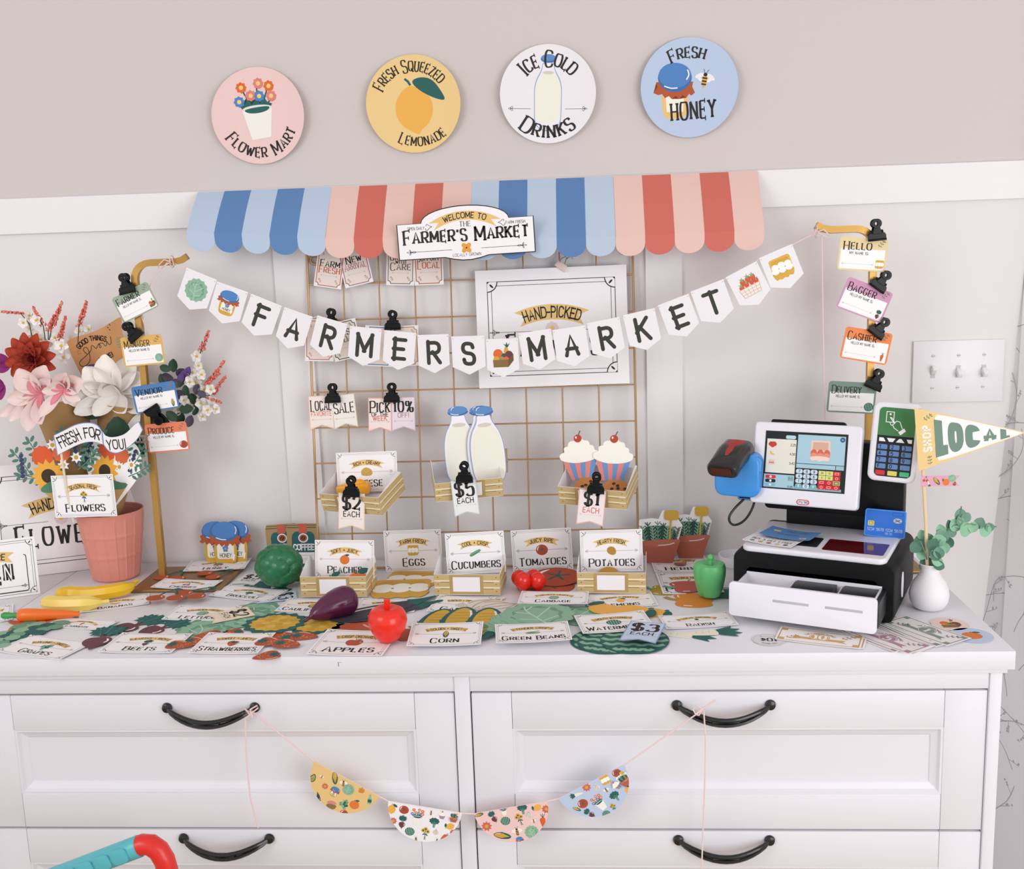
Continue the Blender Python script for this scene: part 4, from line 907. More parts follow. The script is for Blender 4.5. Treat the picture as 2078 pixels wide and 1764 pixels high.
for cx_, cy_, sg in ((345, 531, 1), (1660, 470, -1)):
    m.tube([V(cx_ + q[0] * sg, cy_ + q[1], YB) - O for q in ((0, 0), (-12, -4), (-22, 6), (-24, 14), (-14, 10), (0, 2), (8, 8), (4, -6), (0, 0))], .001, twine, 6)
    X = [V(cx_ + 4 * sg, cy_, YP) + Vector((0, .011 * math.cos(R(q)), .011 * math.sin(R(q)))) - O for q in range(0, 360, 30)]; m.tube(X, .001, twine, 6, closed=True)
m.tube([p - O for p in (V(340, 533, YB), V(308, 566, YB + .005), V(288, 645, YB + .005), V(302, 684, YB + .005))], .0009, twine, 6)
m.part('string', bt)

YH = -.016
lb_ = thing('half_circle_bunting', 'bunting of four half circle flags with food pictures strung between drawer handles', 'bunting', V(950, 1650, YH)); O = lb_.matrix_world.translation.copy()
F2 = [((636.8, 1544.9), (771, 1617), '#e7c583', [('corn', -.3, -.14, .4, 30), ('bee', -.02, -.17, .26, 20), ('cabbage', .18, -.26, .34, 0), ('avo', -.82, -.45, .3, 0), ('flower', -.42, -.5, .2, 0), ('honey', -.12, -.52, .3, 0), ('eggpl', -.42, -.9, .34, 30), ('bowl', -.02, -.9, .34, 20), ('grapes', .28, -.72, .3, 30), ('peach', .52, -.56, .32, 20), ('pepper', .5, -.1, .2, 20), ('sauce', .82, -.22, .3, 20), ('tomato', .4, -.95, .24, 0), ('bee', -.62, -.3, .14, 0)]),
      ((788, 1626), (937.5, 1650.6), '#f3f0f4', [('lemon', -.88, -.22, .3, 0), ('tomato', -.55, -.18, .28, 0), ('pot', -.17, -.32, .52, 0), ('bee', .18, -.14, .2, 0), ('cupcake', .48, -.16, .2, 0), ('herb', .8, -.14, .26, 0), ('beet', -.56, -.55, .4, 0), ('broc', .3, -.4, .34, 0), ('melon', -.32, -.78, .26, 0), ('bouquet', .1, -.74, .42, 0), ('garlic', .38, -.66, .2, 0), ('lemon', .74, -.44, .26, 120), ('flower', .84, -.6, .2, 0), ('flower', -.8, -.55, .22, 0), ('carrot', .62, -.76, .28, -40), ('bee', -.12, -1.0, .26, 10), ('bee', .44, -.92, .2, 0)]),
      ((962, 1651.6), (1110.8, 1626), '#eecbc8', [('corn', -.88, -.06, .26, 100), ('beet', -.52, -.2, .36, 20), ('flower', -.75, -.42, .3, 0), ('melon', -.22, -.36, .26, 0), ('bouquet', .16, -.36, .4, 10), ('broc', .3, -.1, .34, 0), ('lemon', .7, -.14, .26, 120), ('garlic', .44, -.28, .22, 0), ('carrot', .76, -.56, .44, 0), ('flower', .92, -.22, .26, 0), ('corn', -.4, -.76, .5, 70), ('bee', .02, -.72, .34, 0), ('cabbage', .4, -.8, .4, 0), ('pot', -.2, -.05, .3, 0), ('honey', .04, -1.0, .24, 0), ('bee', .52, -.5, .16, 0)]),
      ((1133, 1621), (1266, 1553), '#bccce6', [('tomato', .72, -.1, .26, 0), ('herb', .8, -.35, .36, 10), ('eggs', .36, -.14, .3, 0), ('cupcake', .56, -.4, .24, 20), ('flower', -.18, -.08, .26, 0), ('garlic', .06, -.2, .2, 0), ('daikon', -.52, -.14, .4, 80), ('tomato', -.5, -.44, .3, 0), ('pot', -.1, -.62, .5, 10), ('bee', .24, -.4, .2, 0), ('broc', .36, -.66, .34, 10), ('lemon', .74, -.68, .24, 0), ('beet', -.48, -.78, .34, 30), ('bouquet', .16, -.92, .3, 0), ('corn', -.72, -.5, .24, 40), ('melon', -.1, -1.0, .22, 0)])]
pts = [V(515, 1447, YH)]; nm = ('yellow half circle flag', 'white half circle flag', 'pink half circle flag', 'light blue half circle flag')
for i, (p, q, c, its) in enumerate(F2):
    A_, B_ = V(*p, YH), V(*q, YH); u = (B_ - A_).normalized(); v = Vector((0, -1, 0)).cross(u); v = v if v.z > 0 else -v; r = (B_ - A_).length / 2
    if i == 0: r *= .98
    out = [(-r, 0)] + [(r * math.cos(R(q_)), r * 1.02 * math.sin(R(q_))) for q_ in range(188, 360, 8)] + [(r, 0)]
    a = Art(clip=out if sum(out[j - 1][0] * out[j][1] - out[j][0] * out[j - 1][1] for j in range(len(out))) > 0 else out[::-1]); a.p(out, c, ext=True)
    for ic, x, y, k, rt in its: draw(a, ic, x * r, y * r, k * r, rt)
    flat(a, 'flag', MAT((A_ + B_) / 2 - O, u, v, u.cross(v)), None, None, parent=lb_)['label'] = nm[i]
    pts += [A_ + Vector((0, .001, -.001)), B_ + Vector((0, .001, -.001))]
pts.append(V(1420, 1445, YH)); m = MB(); m.tube([p - O for p in pts], .0011, twine, 6)
zz = lambda *q: [V(x, y, YH - .006) - O for x, y in q]
m.tube(zz((514, 1444), (498, 1458), (500, 1540), (508, 1620), (524, 1680)), .0012, twine, 6); m.tube(zz((508, 1452), (496, 1438), (510, 1448), (524, 1437), (522, 1432), (508, 1440), (512, 1456)), .0012, twine, 6)
m.tube(zz((1412, 1450), (1430, 1436), (1452, 1421)), .0016, twine, 6); m.tube(zz((1420, 1440), (1428, 1442), (1432, 1500), (1430, 1600), (1426, 1700), (1424, 1764)), .0012, twine, 6)
m.tube(zz((1412, 1450), (1406, 1440), (1414, 1432), (1426, 1440), (1418, 1452), (1412, 1450)), .0012, twine, 6); m.part('string', lb_)
# ================================================================ PAPER ON THE TABLE TOP
UP = Vector((0, 0, 1)); placed = [(Vector((x, y, 0)), .05, .0068) for x, y in ((-.6, .36), (-.53, .36), (-.5, .42), (-.58, .43))]
def lift_for(c, r, step=.0007):
    z = 0
    for q, rr, zt in placed:
        if math.hypot(q.x - c.x, q.y - c.y) < (r + rr) * .82: z = max(z, zt)
    placed.append((c, r, z + step)); return z + .0006
CG = 'produce price cards on the dresser'
def cardT(bl, br, tl, ban, title, icon, label, c='#8a7f7d', k=.0018):
    M, w, h = frame3(bl, br, tl, (0, 0, ZT), UP); ht = w * .70
    u = M.col[0].to_3d(); v = M.col[1].to_3d(); B = M.translation - v * h / 2; th = 0
    if h > ht and (bl[1] < 1268 or bl[0] < 800): ht = h
    elif h > ht:
        best = 1e9
        for i in range(0, 57):
            q = R(i * .25); v2 = v * math.cos(q) + UP * math.sin(q); y = proj(B - u * w / 2 + v2 * ht)[1]
            if abs(y - tl[1]) < best: best = abs(y - tl[1]); th = q
    else: ht = h
    v2 = v * math.cos(th) + UP * math.sin(th); C_ = B + v2 * ht / 2
    z = lift_for(C_, w * .42, .0007 + k * .75)
    return flat(signcard(w, ht, ban, title, icon, c), 'price_card', MAT(C_ + UP * (z + .0004), u, v2, u.cross(v2)), label, 'card', CG, **curl(w, k))
def cutT(icon, px, py, k, rot, label, group, name=None, kx=None, z=None, cat='paper cutout', fx=1, tilt=0, **kw):
    c = T(px, py, ZT + (z or 0)); r = k * .45
    zz_ = lift_for(c, r) if z is None else 0
    a = Art(cut=True); s = a.sub(0, 0, kx or k, 0, fx, ky=k)
    ICON[icon](s, **kw)
    q = R(rot); u = Vector((math.cos(q), math.sin(q), 0)); v = Vector((-math.sin(q), math.cos(q), 0)); v = v * math.cos(R(tilt)) + UP * math.sin(R(tilt))
    return flat(a, name or 'paper_' + icon, MAT(c + UP * (zz_ + .0005 + k * .5 * math.sin(R(tilt))), u, v, u.cross(v)), label, cat, group)
# back row first, the front row lies over it
cutT('broc', 512, 1193, .085, -60, 'dark green paper broccoli under the $5 tag', 'paper broccoli', 'paper_broccoli')
cutT('broc', 560, 1205, .075, 30, 'dark green paper broccoli peeking out under the toy broccoli', 'paper broccoli', 'paper_broccoli')
cardT((371.7, 1169), (497, 1163.3), (392, 1147), 'LOCAL ORGANIC', 'Honey', 'honey', 'HONEY price card lying in front of the paper honey jars')
cg = 'paper cherries around the CHERRIES card'
cutT('cherry', 352, 1176, .07, -8, 'paper cherry pair against the foot of the left gold stand', cg, 'paper_cherries')
cutT('cherry', 438, 1173, .07, -40, 'paper cherry pair at the right of the CHERRIES card, below the HONEY card', cg, 'paper_cherries')
cardT((306, 1201.7), (426.3, 1206), (331.4, 1183), 'FRESH PICKED', 'Cherries', 'cherry', 'CHERRIES price card on the stand base')
cutT('cherry', 400, 1212, .075, -28, 'paper cherry pair under the CHERRIES card, at its right', cg, 'paper_cherries')
cutT('cherry', 342, 1219, .075, 4, 'paper cherry pair under the CHERRIES card, at its left', cg, 'paper_cherries')
def looseTag(pts, c, bd, t, t2, label, rot, size, z=None):
    W3 = [T(*p) for p in pts]; C_ = sum(W3, Vector()) / len(W3); zz_ = lift_for(C_, .02) if z is None else z
    q = R(rot); u = Vector((math.cos(q), math.sin(q), 0)); v = Vector((-math.sin(q), math.cos(q), 0))
    a = pennant(size[0], size[1], c, bd, [(t, .22, .32, INK, 'serif')] + ([(t2, -.09, .13, INK, 'sans')] if t2 else []), '#a9b3c4')
    return flat(a, 'price_tag', MAT(C_ + UP * (zz_ + .001), u, v, UP), label, 'tag', 'loose price tags on the dresser')
looseTag([(479, 1172), (535, 1183)], '#e7e8e6', '#d4d8d4', '$5', 'EACH', 'pale grey $5 price tag lying left of the toy broccoli', -10, (.05, .066))
cardT((423.3, 1211.8), (545.6, 1224), (455.6, 1188.5), 'FRESH GREEN', 'Broccoli', 'broc', 'BROCCOLI price card lying in front of the toy broccoli')
looseTag([(535, 1219), (588, 1209)], '#c7d4e8', '#b7c8e2', '$3', 'EACH', 'light blue $3 price tag lying on the right end of the BROCCOLI card', -72, (.05, .07))
lg = 'paper lettuces beside the LETTUCE card'
cutT('lettuce', 520, 1240, .092, -10, 'green paper lettuce behind the $2 tag', lg); cutT('lettuce', 500, 1258, .092, 18, 'green paper lettuce between the $2 tag and the cauliflower', lg)
cardT((327.3, 1260), (459.7, 1262), (364.7, 1231), 'GARDEN FRESH', 'Lettuce', 'lettuce', 'LETTUCE price card with a cream tag on its right end')
looseTag([(425, 1260), (509, 1244)], '#f1e2cc', '#ecd8b8', '$2', 'EACH', 'cream $2 price tag lying on the LETTUCE card', -58, (.052, .072))
cutT('lettuce', 415, 1276, .098, 0, 'green paper lettuce in front of the LETTUCE card', lg)
cardT((556.7, 1243), (688, 1247), (581, 1215.8), 'FRESH PICKED', 'Cauliflower', 'cauli', 'CAULIFLOWER price card behind the toy eggplant')
vg = 'paper cauliflowers'
cutT('cauli', 640, 1268, .1, -30, 'yellow paper cauliflower under the toy eggplant', vg, 'paper_cauliflower'); cutT('cauli', 558, 1267, .108, 6, 'yellow paper cauliflower with teal leaves left of the toy eggplant', vg, 'paper_cauliflower')
cardT((-70, 1275), (26, 1260), (-52, 1240), '', '', 'lettuce', 'price card cut by the left edge, behind the toy carrot')
gg = 'paper carrots'
cutT('carrot', 95, 1258, .1, -72, 'orange paper carrot under the toy carrot', gg); cutT('carrot', 62, 1268, .1, -100, 'orange paper carrot with teal leaves at the left edge', gg)
cardT((90, 1272), (208, 1282), (117, 1253), 'SWEET CRISP', 'Carrots', 'carrot', 'CARROTS price card in front of the toy carrot')
cardT((161.7, 1246), (303, 1227.8), (186, 1222), 'SMOOTH + RIPE', 'Bananas', 'banana', 'BANANAS price card under the toy bananas')
cutT('grapes', 12, 1296, .1, 20, 'green paper grapes at the left edge beside the GRAPES card', 'paper grapes'); cutT('grapes', 66, 1280, .1, -20, 'green paper grapes between the CARROTS and GRAPES cards', 'paper grapes')
cardT((-9.4, 1324), (121, 1342), (48.5, 1287.4), 'PLUMP + SWEET', 'Grapes', 'grapes', 'GRAPES price card at the front left corner')
bg_ = 'paper beets'
cutT('beet', 326, 1275, .095, -42, 'paper beet nearest the LETTUCE card, root hidden by the BEETS card', bg_); cutT('beet', 272, 1270, .105, -38, 'paper beet with a spread of teal leaves behind the BEETS card', bg_); cutT('beet', 203, 1298, .105, 4, 'paper beet between the GRAPES and BEETS cards', bg_)
cardT((198, 1326.8), (347.6, 1328.9), (237.5, 1287.4), 'EARTHY + RICH', 'Beets', 'beet', 'BEETS price card at the front edge')
sg = 'paper strawberries around the STRAWBERRIES card'
for px, py, rt, lb in ((469.8, 1286, -60, 'paper strawberry behind the STRAWBERRIES card, at the right of the pair'), (425.3, 1290, -70, 'paper strawberry behind the STRAWBERRIES card, at the left of the pair'),
                       (395, 1305, 70, 'paper strawberry left of the STRAWBERRIES card, rear of the pair'), (362.7, 1313, 80, 'paper strawberry lying on the right corner of the BEETS card'),
                       (543.5, 1332, -60, 'paper strawberry hanging over the front edge below the STRAWBERRIES card')):
    cutT('straw', px, py, .052, rt, lb, sg, 'paper_strawberry', kx=.05)
cardT((380.8, 1329), (523.3, 1330), (403, 1287), 'SWEET + JUICY', 'Strawberries', 'straw', 'STRAWBERRIES price card at the front edge', c='#c98d86')
for px, py, rt, lb in ((570.8, 1292, -120, 'paper strawberry right of the STRAWBERRIES card, hindmost on the left'), (615.3, 1293, 80, 'paper strawberry right of the STRAWBERRIES card, nearest the APPLES card'),
                       (545.6, 1307, 70, 'paper strawberry touching the right end of the STRAWBERRIES card'), (581, 1312, 72, 'paper strawberry right of the STRAWBERRIES card, nearest the front edge')):
    cutT('straw', px, py, .055, rt, lb, sg, 'paper_strawberry', kx=.052)
# middle
cutT('eggs', 836, 1178, .115, -6, 'yellow paper egg carton behind another one in front of the EGGS card', 'paper egg cartons', 'paper_egg_carton'); cutT('eggs', 814, 1197, .12, 4, 'yellow paper egg carton between the peach and cucumber crates', 'paper egg cartons', 'paper_egg_carton')
cardT((715, 1244), (840, 1245), (732, 1216.6), 'SMOOTH SAVORY', 'Eggplant', 'eggpl', 'EGGPLANT price card behind the long paper eggplant')
ag = 'paper apples'
cutT('apple', 834, 1288, .072, 10, 'rust paper apple peeking out at the right of the toy apple', ag); cutT('apple', 712, 1278, .085, 20, 'rust paper apple behind the APPLES card', ag)
eg = 'paper eggplants'
cutT('eggpl', 792, 1244, .19, -62, 'long paper eggplant underneath the other paper eggplant', eg, 'paper_eggplant', kx=.15); cutT('eggpl', 782, 1240, .195, -56, 'long dark paper eggplant behind the toy apple', eg, 'paper_eggplant', kx=.15)
cardT((621, 1331), (775.8, 1335), (651.5, 1280), 'CRISP ORCHARD', 'Apples', 'apple', 'APPLES price card partly under the toy apple', c='#c98d86')
gl = 'paper garlic bulbs'
cutT('garlic', 1003, 1250, .075, 10, 'pale paper garlic half hidden below two others', gl)
cardT((864.7, 1243), (984, 1248), (882, 1209.6), 'BOLD + FRESH', 'Garlic', 'garlic', 'GARLIC price card below the cucumber crate')
cutT('garlic', 992, 1228, .08, -40, 'pale paper garlic on the GARLIC card', gl); cutT('garlic', 1018, 1234, .08, -70, 'pale paper garlic nearest the CABBAGE card', gl)
rg = 'paper corn cobs'
for px, py, rt, lb in ((884, 1270, -7, 'yellow paper corn cob, left of the three behind the CORN card'), (930, 1267, -5, 'yellow paper corn cob in the middle behind the CORN card'), (984, 1270, -2, 'yellow paper corn cob, right of the three behind the CORN card')):
    cutT('corn', px, py, .15, rt, lb, rg, 'paper_corn', kx=.16)
cardT((825, 1320.7), (976, 1317.7), (849.6, 1274), 'GOLDEN + SWEET', 'Corn', 'corn', 'CORN price card at the front edge, right of the toy apple')
cutT('beans', 1020, 1272, .1, 30, 'green paper beans sticking out left of the paper cabbages', 'paper beans', 'paper_green_beans'); cutT('beans', 1205, 1254, .1, -20, 'green paper beans sticking out right of the paper cabbages', 'paper beans', 'paper_green_beans')
kg = 'paper cabbages below the CABBAGE card'
cutT('cabbage', 1170, 1251, .095, 10, 'green paper cabbage at the right of the stack, under the lemons', kg)
for j, (px, py) in enumerate(((1064, 1275), (1072, 1270), (1080, 1265), (1090, 1259))):
    cutT('cabbage', px, py, .125, 8 * j, ('undermost', 'second lowest', 'second highest', 'topmost')[j] + ' green paper cabbage in the stack below the CABBAGE card', kg, kx=.13)
cardT((1050.7, 1236.8), (1192, 1238), (1057.8, 1211.6), 'HEARTY LEAFY', 'Cabbage', 'cabbage', 'CABBAGE price card behind the stack of paper cabbages', k=.001)
cardT((1007, 1319.7), (1162, 1312.6), (1009, 1281), 'TENDER CRISP', 'Green Beans', 'beans', 'GREEN BEANS price card at the front edge')
cardT((1195, 1238), (1336.7, 1230.8), (1192, 1209.6), 'BRIGHT + ZESTY', 'Lemons', 'lemon', 'LEMONS price card below the potato crate')
ng = 'paper lemons'
cutT('lemon', 1228, 1240, .068, 60, 'yellow paper lemon, left of the three under the LEMONS card', ng); cutT('lemon', 1318, 1245, .062, -70, 'yellow paper lemon with a leaf, right of the three under the LEMONS card', ng); cutT('lemon', 1275, 1244, .078, -75, 'yellow paper lemon in the middle under the LEMONS card', ng)
mg = 'paper watermelons'
cutT('melon', 1222, 1300, .105, 60, 'green paper watermelon lowest, under the left end of the WATERMELON card', mg, 'paper_watermelon'); cutT('melon', 1236, 1304, .105, 70, 'green paper watermelon between two others under the WATERMELON card', mg, 'paper_watermelon'); cutT('melon', 1288, 1302, .115, 84, 'green paper watermelon on top, under the blue $3 EACH tag', mg, 'paper_watermelon')
cardT((1183, 1293.4), (1330.6, 1282), (1170, 1256), 'MOUTH WATERING', 'Watermelon', 'melon', 'WATERMELON price card with a blue tag on its right end')
looseTag([(1262, 1313.6), (1286, 1274), (1345.8, 1284), (1325.6, 1325.8)], '#c6d5ea', '#8fa6cb', '$3', 'EACH', 'light blue $3 EACH price tag lying on the paper watermelons', -15, (.056, .086), z=.012)
dg = 'paper radishes'
cutT('daikon', 1388, 1290, .1, -100, 'white paper radish under the left end of the RADISH card', dg, 'paper_radish'); cutT('daikon', 1440, 1286, .1, -82, 'white paper radish under the right end of the RADISH card', dg, 'paper_radish')
cardT((1352, 1281), (1499, 1272), (1336.5, 1254), 'LOCAL GROWN', 'Radish', 'daikon', 'RADISH price card in front of the toy pepper')
cardT((1328.6, 1164), (1446, 1161), (1310, 1133), 'FRAGRANT FRESH', 'Herbs', 'herb', 'HERBS price card lying below the paper herb pots')
cardT((1345, 1208), (1470, 1205), (1330.5, 1165), 'COLORFUL FRESH', 'Peppers', 'pepper', 'PEPPERS price card behind the toy pepper')
pg = 'paper peppers'
cutT('pepper', 1473, 1205, .07, -80, 'dark green paper pepper half under the toy register', pg, c='#2f6a5c', st='#3d7f6a'); cutT('pepper', 1343, 1199, .062, 70, 'olive yellow paper pepper at the left of the pepper group', pg, c='#b39a2f'); cutT('pepper', 1392, 1194, .075, 100, 'dusty red paper pepper behind the orange one', pg, c='#bd5a4d'); cutT('pepper', 1404, 1219, .09, 86, 'orange paper pepper in front of the toy pepper', pg, c='#dd8a31', st='#b08d4d')
tg = 'paper tomatoes'
cutT('tomato', 1108, 1191, .11, 0, 'rust paper tomato under the toy tomatoes', tg); cutT('tomato', 1128, 1177, .1, -12, 'rust paper tomato leaning towards the TOMATOES card', tg, tilt=5)
# money, coin and stickers
def money(p, rot, w, c, n, c2, label, grp, dz=0):
    c_ = T(*p); z = lift_for(c_, .03); q = R(rot); u = Vector((math.cos(q), math.sin(q), 0)); v = Vector((-math.sin(q), math.cos(q), 0))
    flat(bill(w, w * .45, c, n, c2), 'play_money', MAT(c_ + UP * (z + .0004), u, v, UP), label, 'play money', 'play money on the dresser', **curl(w, .0012))
money((1670, 1296), -20, .125, '#b9945c', '10', '#cfa566', 'gold play money note under another gold 10 note', '')
money((1663, 1297), -20, .125, '#b9945c', '10', '#cfa566', 'gold play money 10 note on top, right of the coin', '')
money((1778, 1294), -58, .12, '#a67a94', '5', '#b98da4', 'mauve play money note partly under the register drawer', '')
money((1805, 1299), -52, .12, '#a67a94', '5', '#b98da4', 'mauve play money note under the topmost mauve note', '')
money((1800, 1299), -55, .12, '#a67a94', '5', '#b98da4', 'mauve play money 5 note on top, in front of the register', '')
money((1848, 1282), -62, .12, '#6f7f76', '1', '#8a9a90', 'green play money note sticking out left under the top one', '')
money((1862, 1284), -60, .12, '#6f7f76', '1', '#8a9a90', 'green play money note between two others near the vase', '')
money((1879, 1283), -57, .12, '#6f7f76', '1', '#8a9a90', 'green play money note on top, in front of the white vase', '')
def disc(px, py, r, c, fn, name, label, cat, rot=0, grp=None):
    a = Art(); a.p(ellp(0, 0, r, r, 0, 48), c, ext=True); fn(a.sub(0, 0, r)); c_ = T(px, py); z = lift_for(c_, r); q = R(rot)
    u = Vector((math.cos(q), math.sin(q), 0)); v = Vector((-math.sin(q), math.cos(q), 0)); flat(a, name, MAT(c_ + UP * (z + .0008), u, v, UP), label, cat, grp)
def coin(a): a.loop(ellp(0, 0, .92, .92, 0, 40), .03, '#c6c4c6'); a.text('10¢', 0, 0, .5, '#3a3836', big=1, wt=1.4); a.text('TEN CENTS', 0, .68, .14, '#8a8888', 'sans', arc=.7); a.arrow(-.5, .5, -.55, .12, '#4a4846')
disc(1560, 1300, .0245, '#dcdadd', coin, 'paper_coin', 'round pale grey paper 10 cent coin in front of the register', 'coin', 176)
disc(1927, 1268, .028, '#f0d9cf', lambda a: draw(a, 'crate', 0, 0, 1.3), 'round_sticker', 'round pale pink sticker with a vegetable crate, right of the vase', 'sticker', 0, 'round stickers')
disc(1972, 1291, .0305, '#c3d2ea', lambda a: draw(a, 'peach', 0, 0, 1.15), 'round_sticker', 'round light blue sticker with an orange peach at the right corner', 'sticker', -8, 'round stickers')

# ================================================================ CRATES
kraft = '#cbb07d'; kraft_d = '#b89a63'
def slats(a, x0, x1, h, lab=False, lw=.0011):
    a.rect(x0, 0.0006, x1, h - .0004, kraft)
    for t in (.36, .68):
        y = h * t; a.rect(x0 + .001, y - .0016, x1 - .001, y + .0014, '#efe2bd'); w = x1 - x0
        a.l([(x0 + w * .1, y - .0022), (x0 + w * .32, y - .0026)], .0009, '#6d5a2c'); a.l([(x1 - w * .32, y - .0022), (x1 - w * .1, y - .0026)], .0009, '#6d5a2c')
    for t in (.18, .52, .85):
        for x in (x0 + .007, x1 - .007): a.e(x, h * t, .0011, .0011, '#8a6c2f', 0, 8)
    if lab: a.rect(-.031, .002, .029, h - .0015, kraft_d); a.rect(-.025, .006, .023, h - .005, '#f4f1f6')
CW, CH, CDp = .118, .0375, .085
def crate(M, label, w=CW, h=CH, d=CDp, hb=.055):
    t = thing('paper_crate', label, 'crate', M, 'printed paper crates')
    a = Art(); a.rect(-w / 2, 0, w / 2, h, PAPER, ext=True); slats(a, -w / 2, w / 2, h, True)
    X, Y, Z = Vector((1, 0, 0)), Vector((0, 1, 0)), Vector((0, 0, 1))
    flat(a, 'front_panel', MAT(Vector((0, 0, 0)), X, Z, -Y), None, None, parent=t)
    r = .016; o = [(0, 0), (d, 0), (d, hb - r)] + [(d - r + r * math.cos(R(q)), hb - r + r * math.sin(R(q))) for q in (22, 45, 67, 90)] + [(d * .5, hb - .004), (0, h)]
    for s_ in (1, -1):
        a = Art(); oo = [(x * s_, y) for x, y in o]; a.p(oo, PAPER, ext=True); z = a.sub(0, 0, 1, 0, s_)
        z.p([(0, .0006), (d, .0006), (d, h), (0, h - .0004)], kraft)
        for t_ in (.36, .68): z.rect(.001, h * t_ - .0016, d - .001, h * t_ + .0014, '#efe2bd'); z.l([(.012, h * t_ - .0022), (d - .012, h * t_ - .0024)], .0009, '#6d5a2c')
        flat(a, 'side_panel', MAT(Vector((s_ * w / 2, 0, 0)), Y * s_, Z, X * s_), None, None, parent=t)
    m = MB(); m.box((-w / 2 + .0005, d - .0005, 0), (w / 2 - .0005, d, hb - .012), PAPER); m.part('back_panel', t); m = MB(); m.box((-w / 2 + .0005, 0.0002, 0), (w / 2 - .0005, d - .0005, .0006), PAPER); m.part('bottom', t); return t
def crateT(bl, br, label, dz=0):
    A_, B_ = T(*bl), T(*br); u = (B_ - A_).normalized(); crate(MAT((A_ + B_) / 2 + UP * .003, u, UP.cross(u), UP), label, (B_ - A_).length)
crateT((611.5, 1215.5), (745.5, 1214.6), 'slatted paper crate holding the PEACHES card, left end of the row on the dresser')
crateT((882, 1210.5), (1016, 1211.6), 'slatted paper crate holding the CUCUMBERS card, middle of the row on the dresser')
crateT((1171.6, 1207), (1311.5, 1208.6), 'slatted paper crate holding the POTATOES card, right end of the row on the dresser')
def crateG(px, py, y, yaw, tilt, label, w=.12, roll=0, d=.09):
    c = V(px, py, y); M = Matrix.Translation(c) @ Matrix.Rotation(R(yaw), 4, 'Z') @ Matrix.Rotation(R(tilt), 4, 'X') @ Matrix.Rotation(R(roll), 4, 'Y'); crate(M, label, w, d=d, hb=.046)
crateG(716, 1042, .335, -20, 18, 'slatted paper crate of cheese hooked on the gold grid, above the peach crate', .124)
crateG(953, 1013, .34, 12, 16, 'slatted paper crate of milk bottles hooked on the gold grid', .122, roll=-2)
crateG(1203, 1029, .335, -17, 18, 'slatted paper crate of cupcakes hooked on the gold grid', .124, roll=2)
for bl, br, tl, ls, b1, b2, c3, lb, y in (((686.5, 1074), (739.7, 1076.7), (686, 1000), '$2', '#f4e9e4', '#efd0b2', INK, 'cream $2 EACH price tag clipped to the cheese crate', .318),
                            ((923, 1049.8), (974, 1045), (915.5, 976), '$5', '#ecefef', '#c9d0ce', INK, 'pale grey $5 EACH price tag clipped to the milk crate', .322),
                            ((1168.9, 1064.4), (1223.5, 1069.5), (1176, 991.7), '$1', '#f3e6e6', '#e6b5ae', '#d8796a', 'pink $1 EACH price tag clipped to the cupcake crate', .314)):
    M, w, h = frame3(bl, br, tl, (0, y, 0), VY); flat(pennant(w, h, b1, b2, [(ls, .24, .33, INK, 'serif'), ('EACH', -.07, .14, c3, 'sans')], '#c8b6ae', .11), 'price_tag', M, lb, 'tag', 'price tags on the crates')
for jaw, top, lb, y in (((713.4, 1002), (712.5, 977), 'the $2 EACH tag to the cheese crate', .315), ((942.8, 973), (941.8, 948.8), 'the $5 EACH tag to the milk crate', .319), ((1208.5, 995), (1210.5, 970), 'the $1 EACH tag to the cupcake crate', .311)):
    bulldog(jaw, top, (0, y, 0), VY, 'black bulldog clip fixing ' + lb, BC)
t = thing('clothespin', 'wooden clothespin on the right side of the milk crate', 'clothespin', V(1026, 935, .415))
wood = mat('#c49a72', .7, var=.1, vscale=60); m = MB(); m.box((-.0035, -.004, -.022), (.0035, -.001, .022), wood); m.part('leg', t, bevel=.0008); m = MB(); m.box((-.0035, .001, -.022), (.0035, .004, .022), wood); m.part('leg', t, bevel=.0008)
m = MB(); m.tube([(.0036, .004 * math.cos(R(q)), .004 * math.sin(R(q))) for q in range(0, 360, 30)], .0008, mat('#b8b4ac', .3, 1), 6, closed=True); m.part('spring', t)

# ================================================================ STANDING CARDS AND CUT-OUTS
def cardS(bl, br, tl, y, ban, title, icon, label, c='#8a7f7d', lean_=.12):
    n = Vector((0, -1, lean_)).normalized(); p = V(*bl, y); M, w, h = frame3(bl, br, tl, p, n); 
    return flat(signcard(w, h, ban, title, icon, c), 'price_card', M, label, 'card', 'price cards standing in a row')
cardS((640, 1173), (760, 1174), (649.5, 1096), .325, 'SOFT + JUICY', 'Peaches', 'peach', 'PEACHES price card standing in a paper crate', '#c98d86')
cardS((783, 1161), (899, 1157.5), (781, 1077.6), .425, 'FARM FRESH', 'Eggs', 'eggs', 'EGGS price card standing against the gold grid', '#b58f80', .05)
cardS((908, 1167), (1027, 1161), (907, 1083), .33, 'COOL + CRISP', 'Cucumbers', 'cuke', 'CUCUMBERS price card standing in a paper crate', '#6f7d80')
cardS((1041.6, 1161), (1163.5, 1155), (1038, 1077), .415, 'JUICY RIPE', 'Tomatoes', 'tomato', 'TOMATOES price card standing against the gold grid', '#7f7672', .05)
cardS((1179, 1162), (1305.4, 1159), (1174.6, 1077), .33, 'HEARTY FRESH', 'Potatoes', 'potato', 'POTATOES price card standing in a paper crate', '#a5838a')
cardS((685.5, 1000), (808, 996), (683.5, 919.5), .39, 'RICH + CREAMY', 'Cheese', 'cheese', 'CHEESE price card standing in the crate on the grid', '#b58f80')
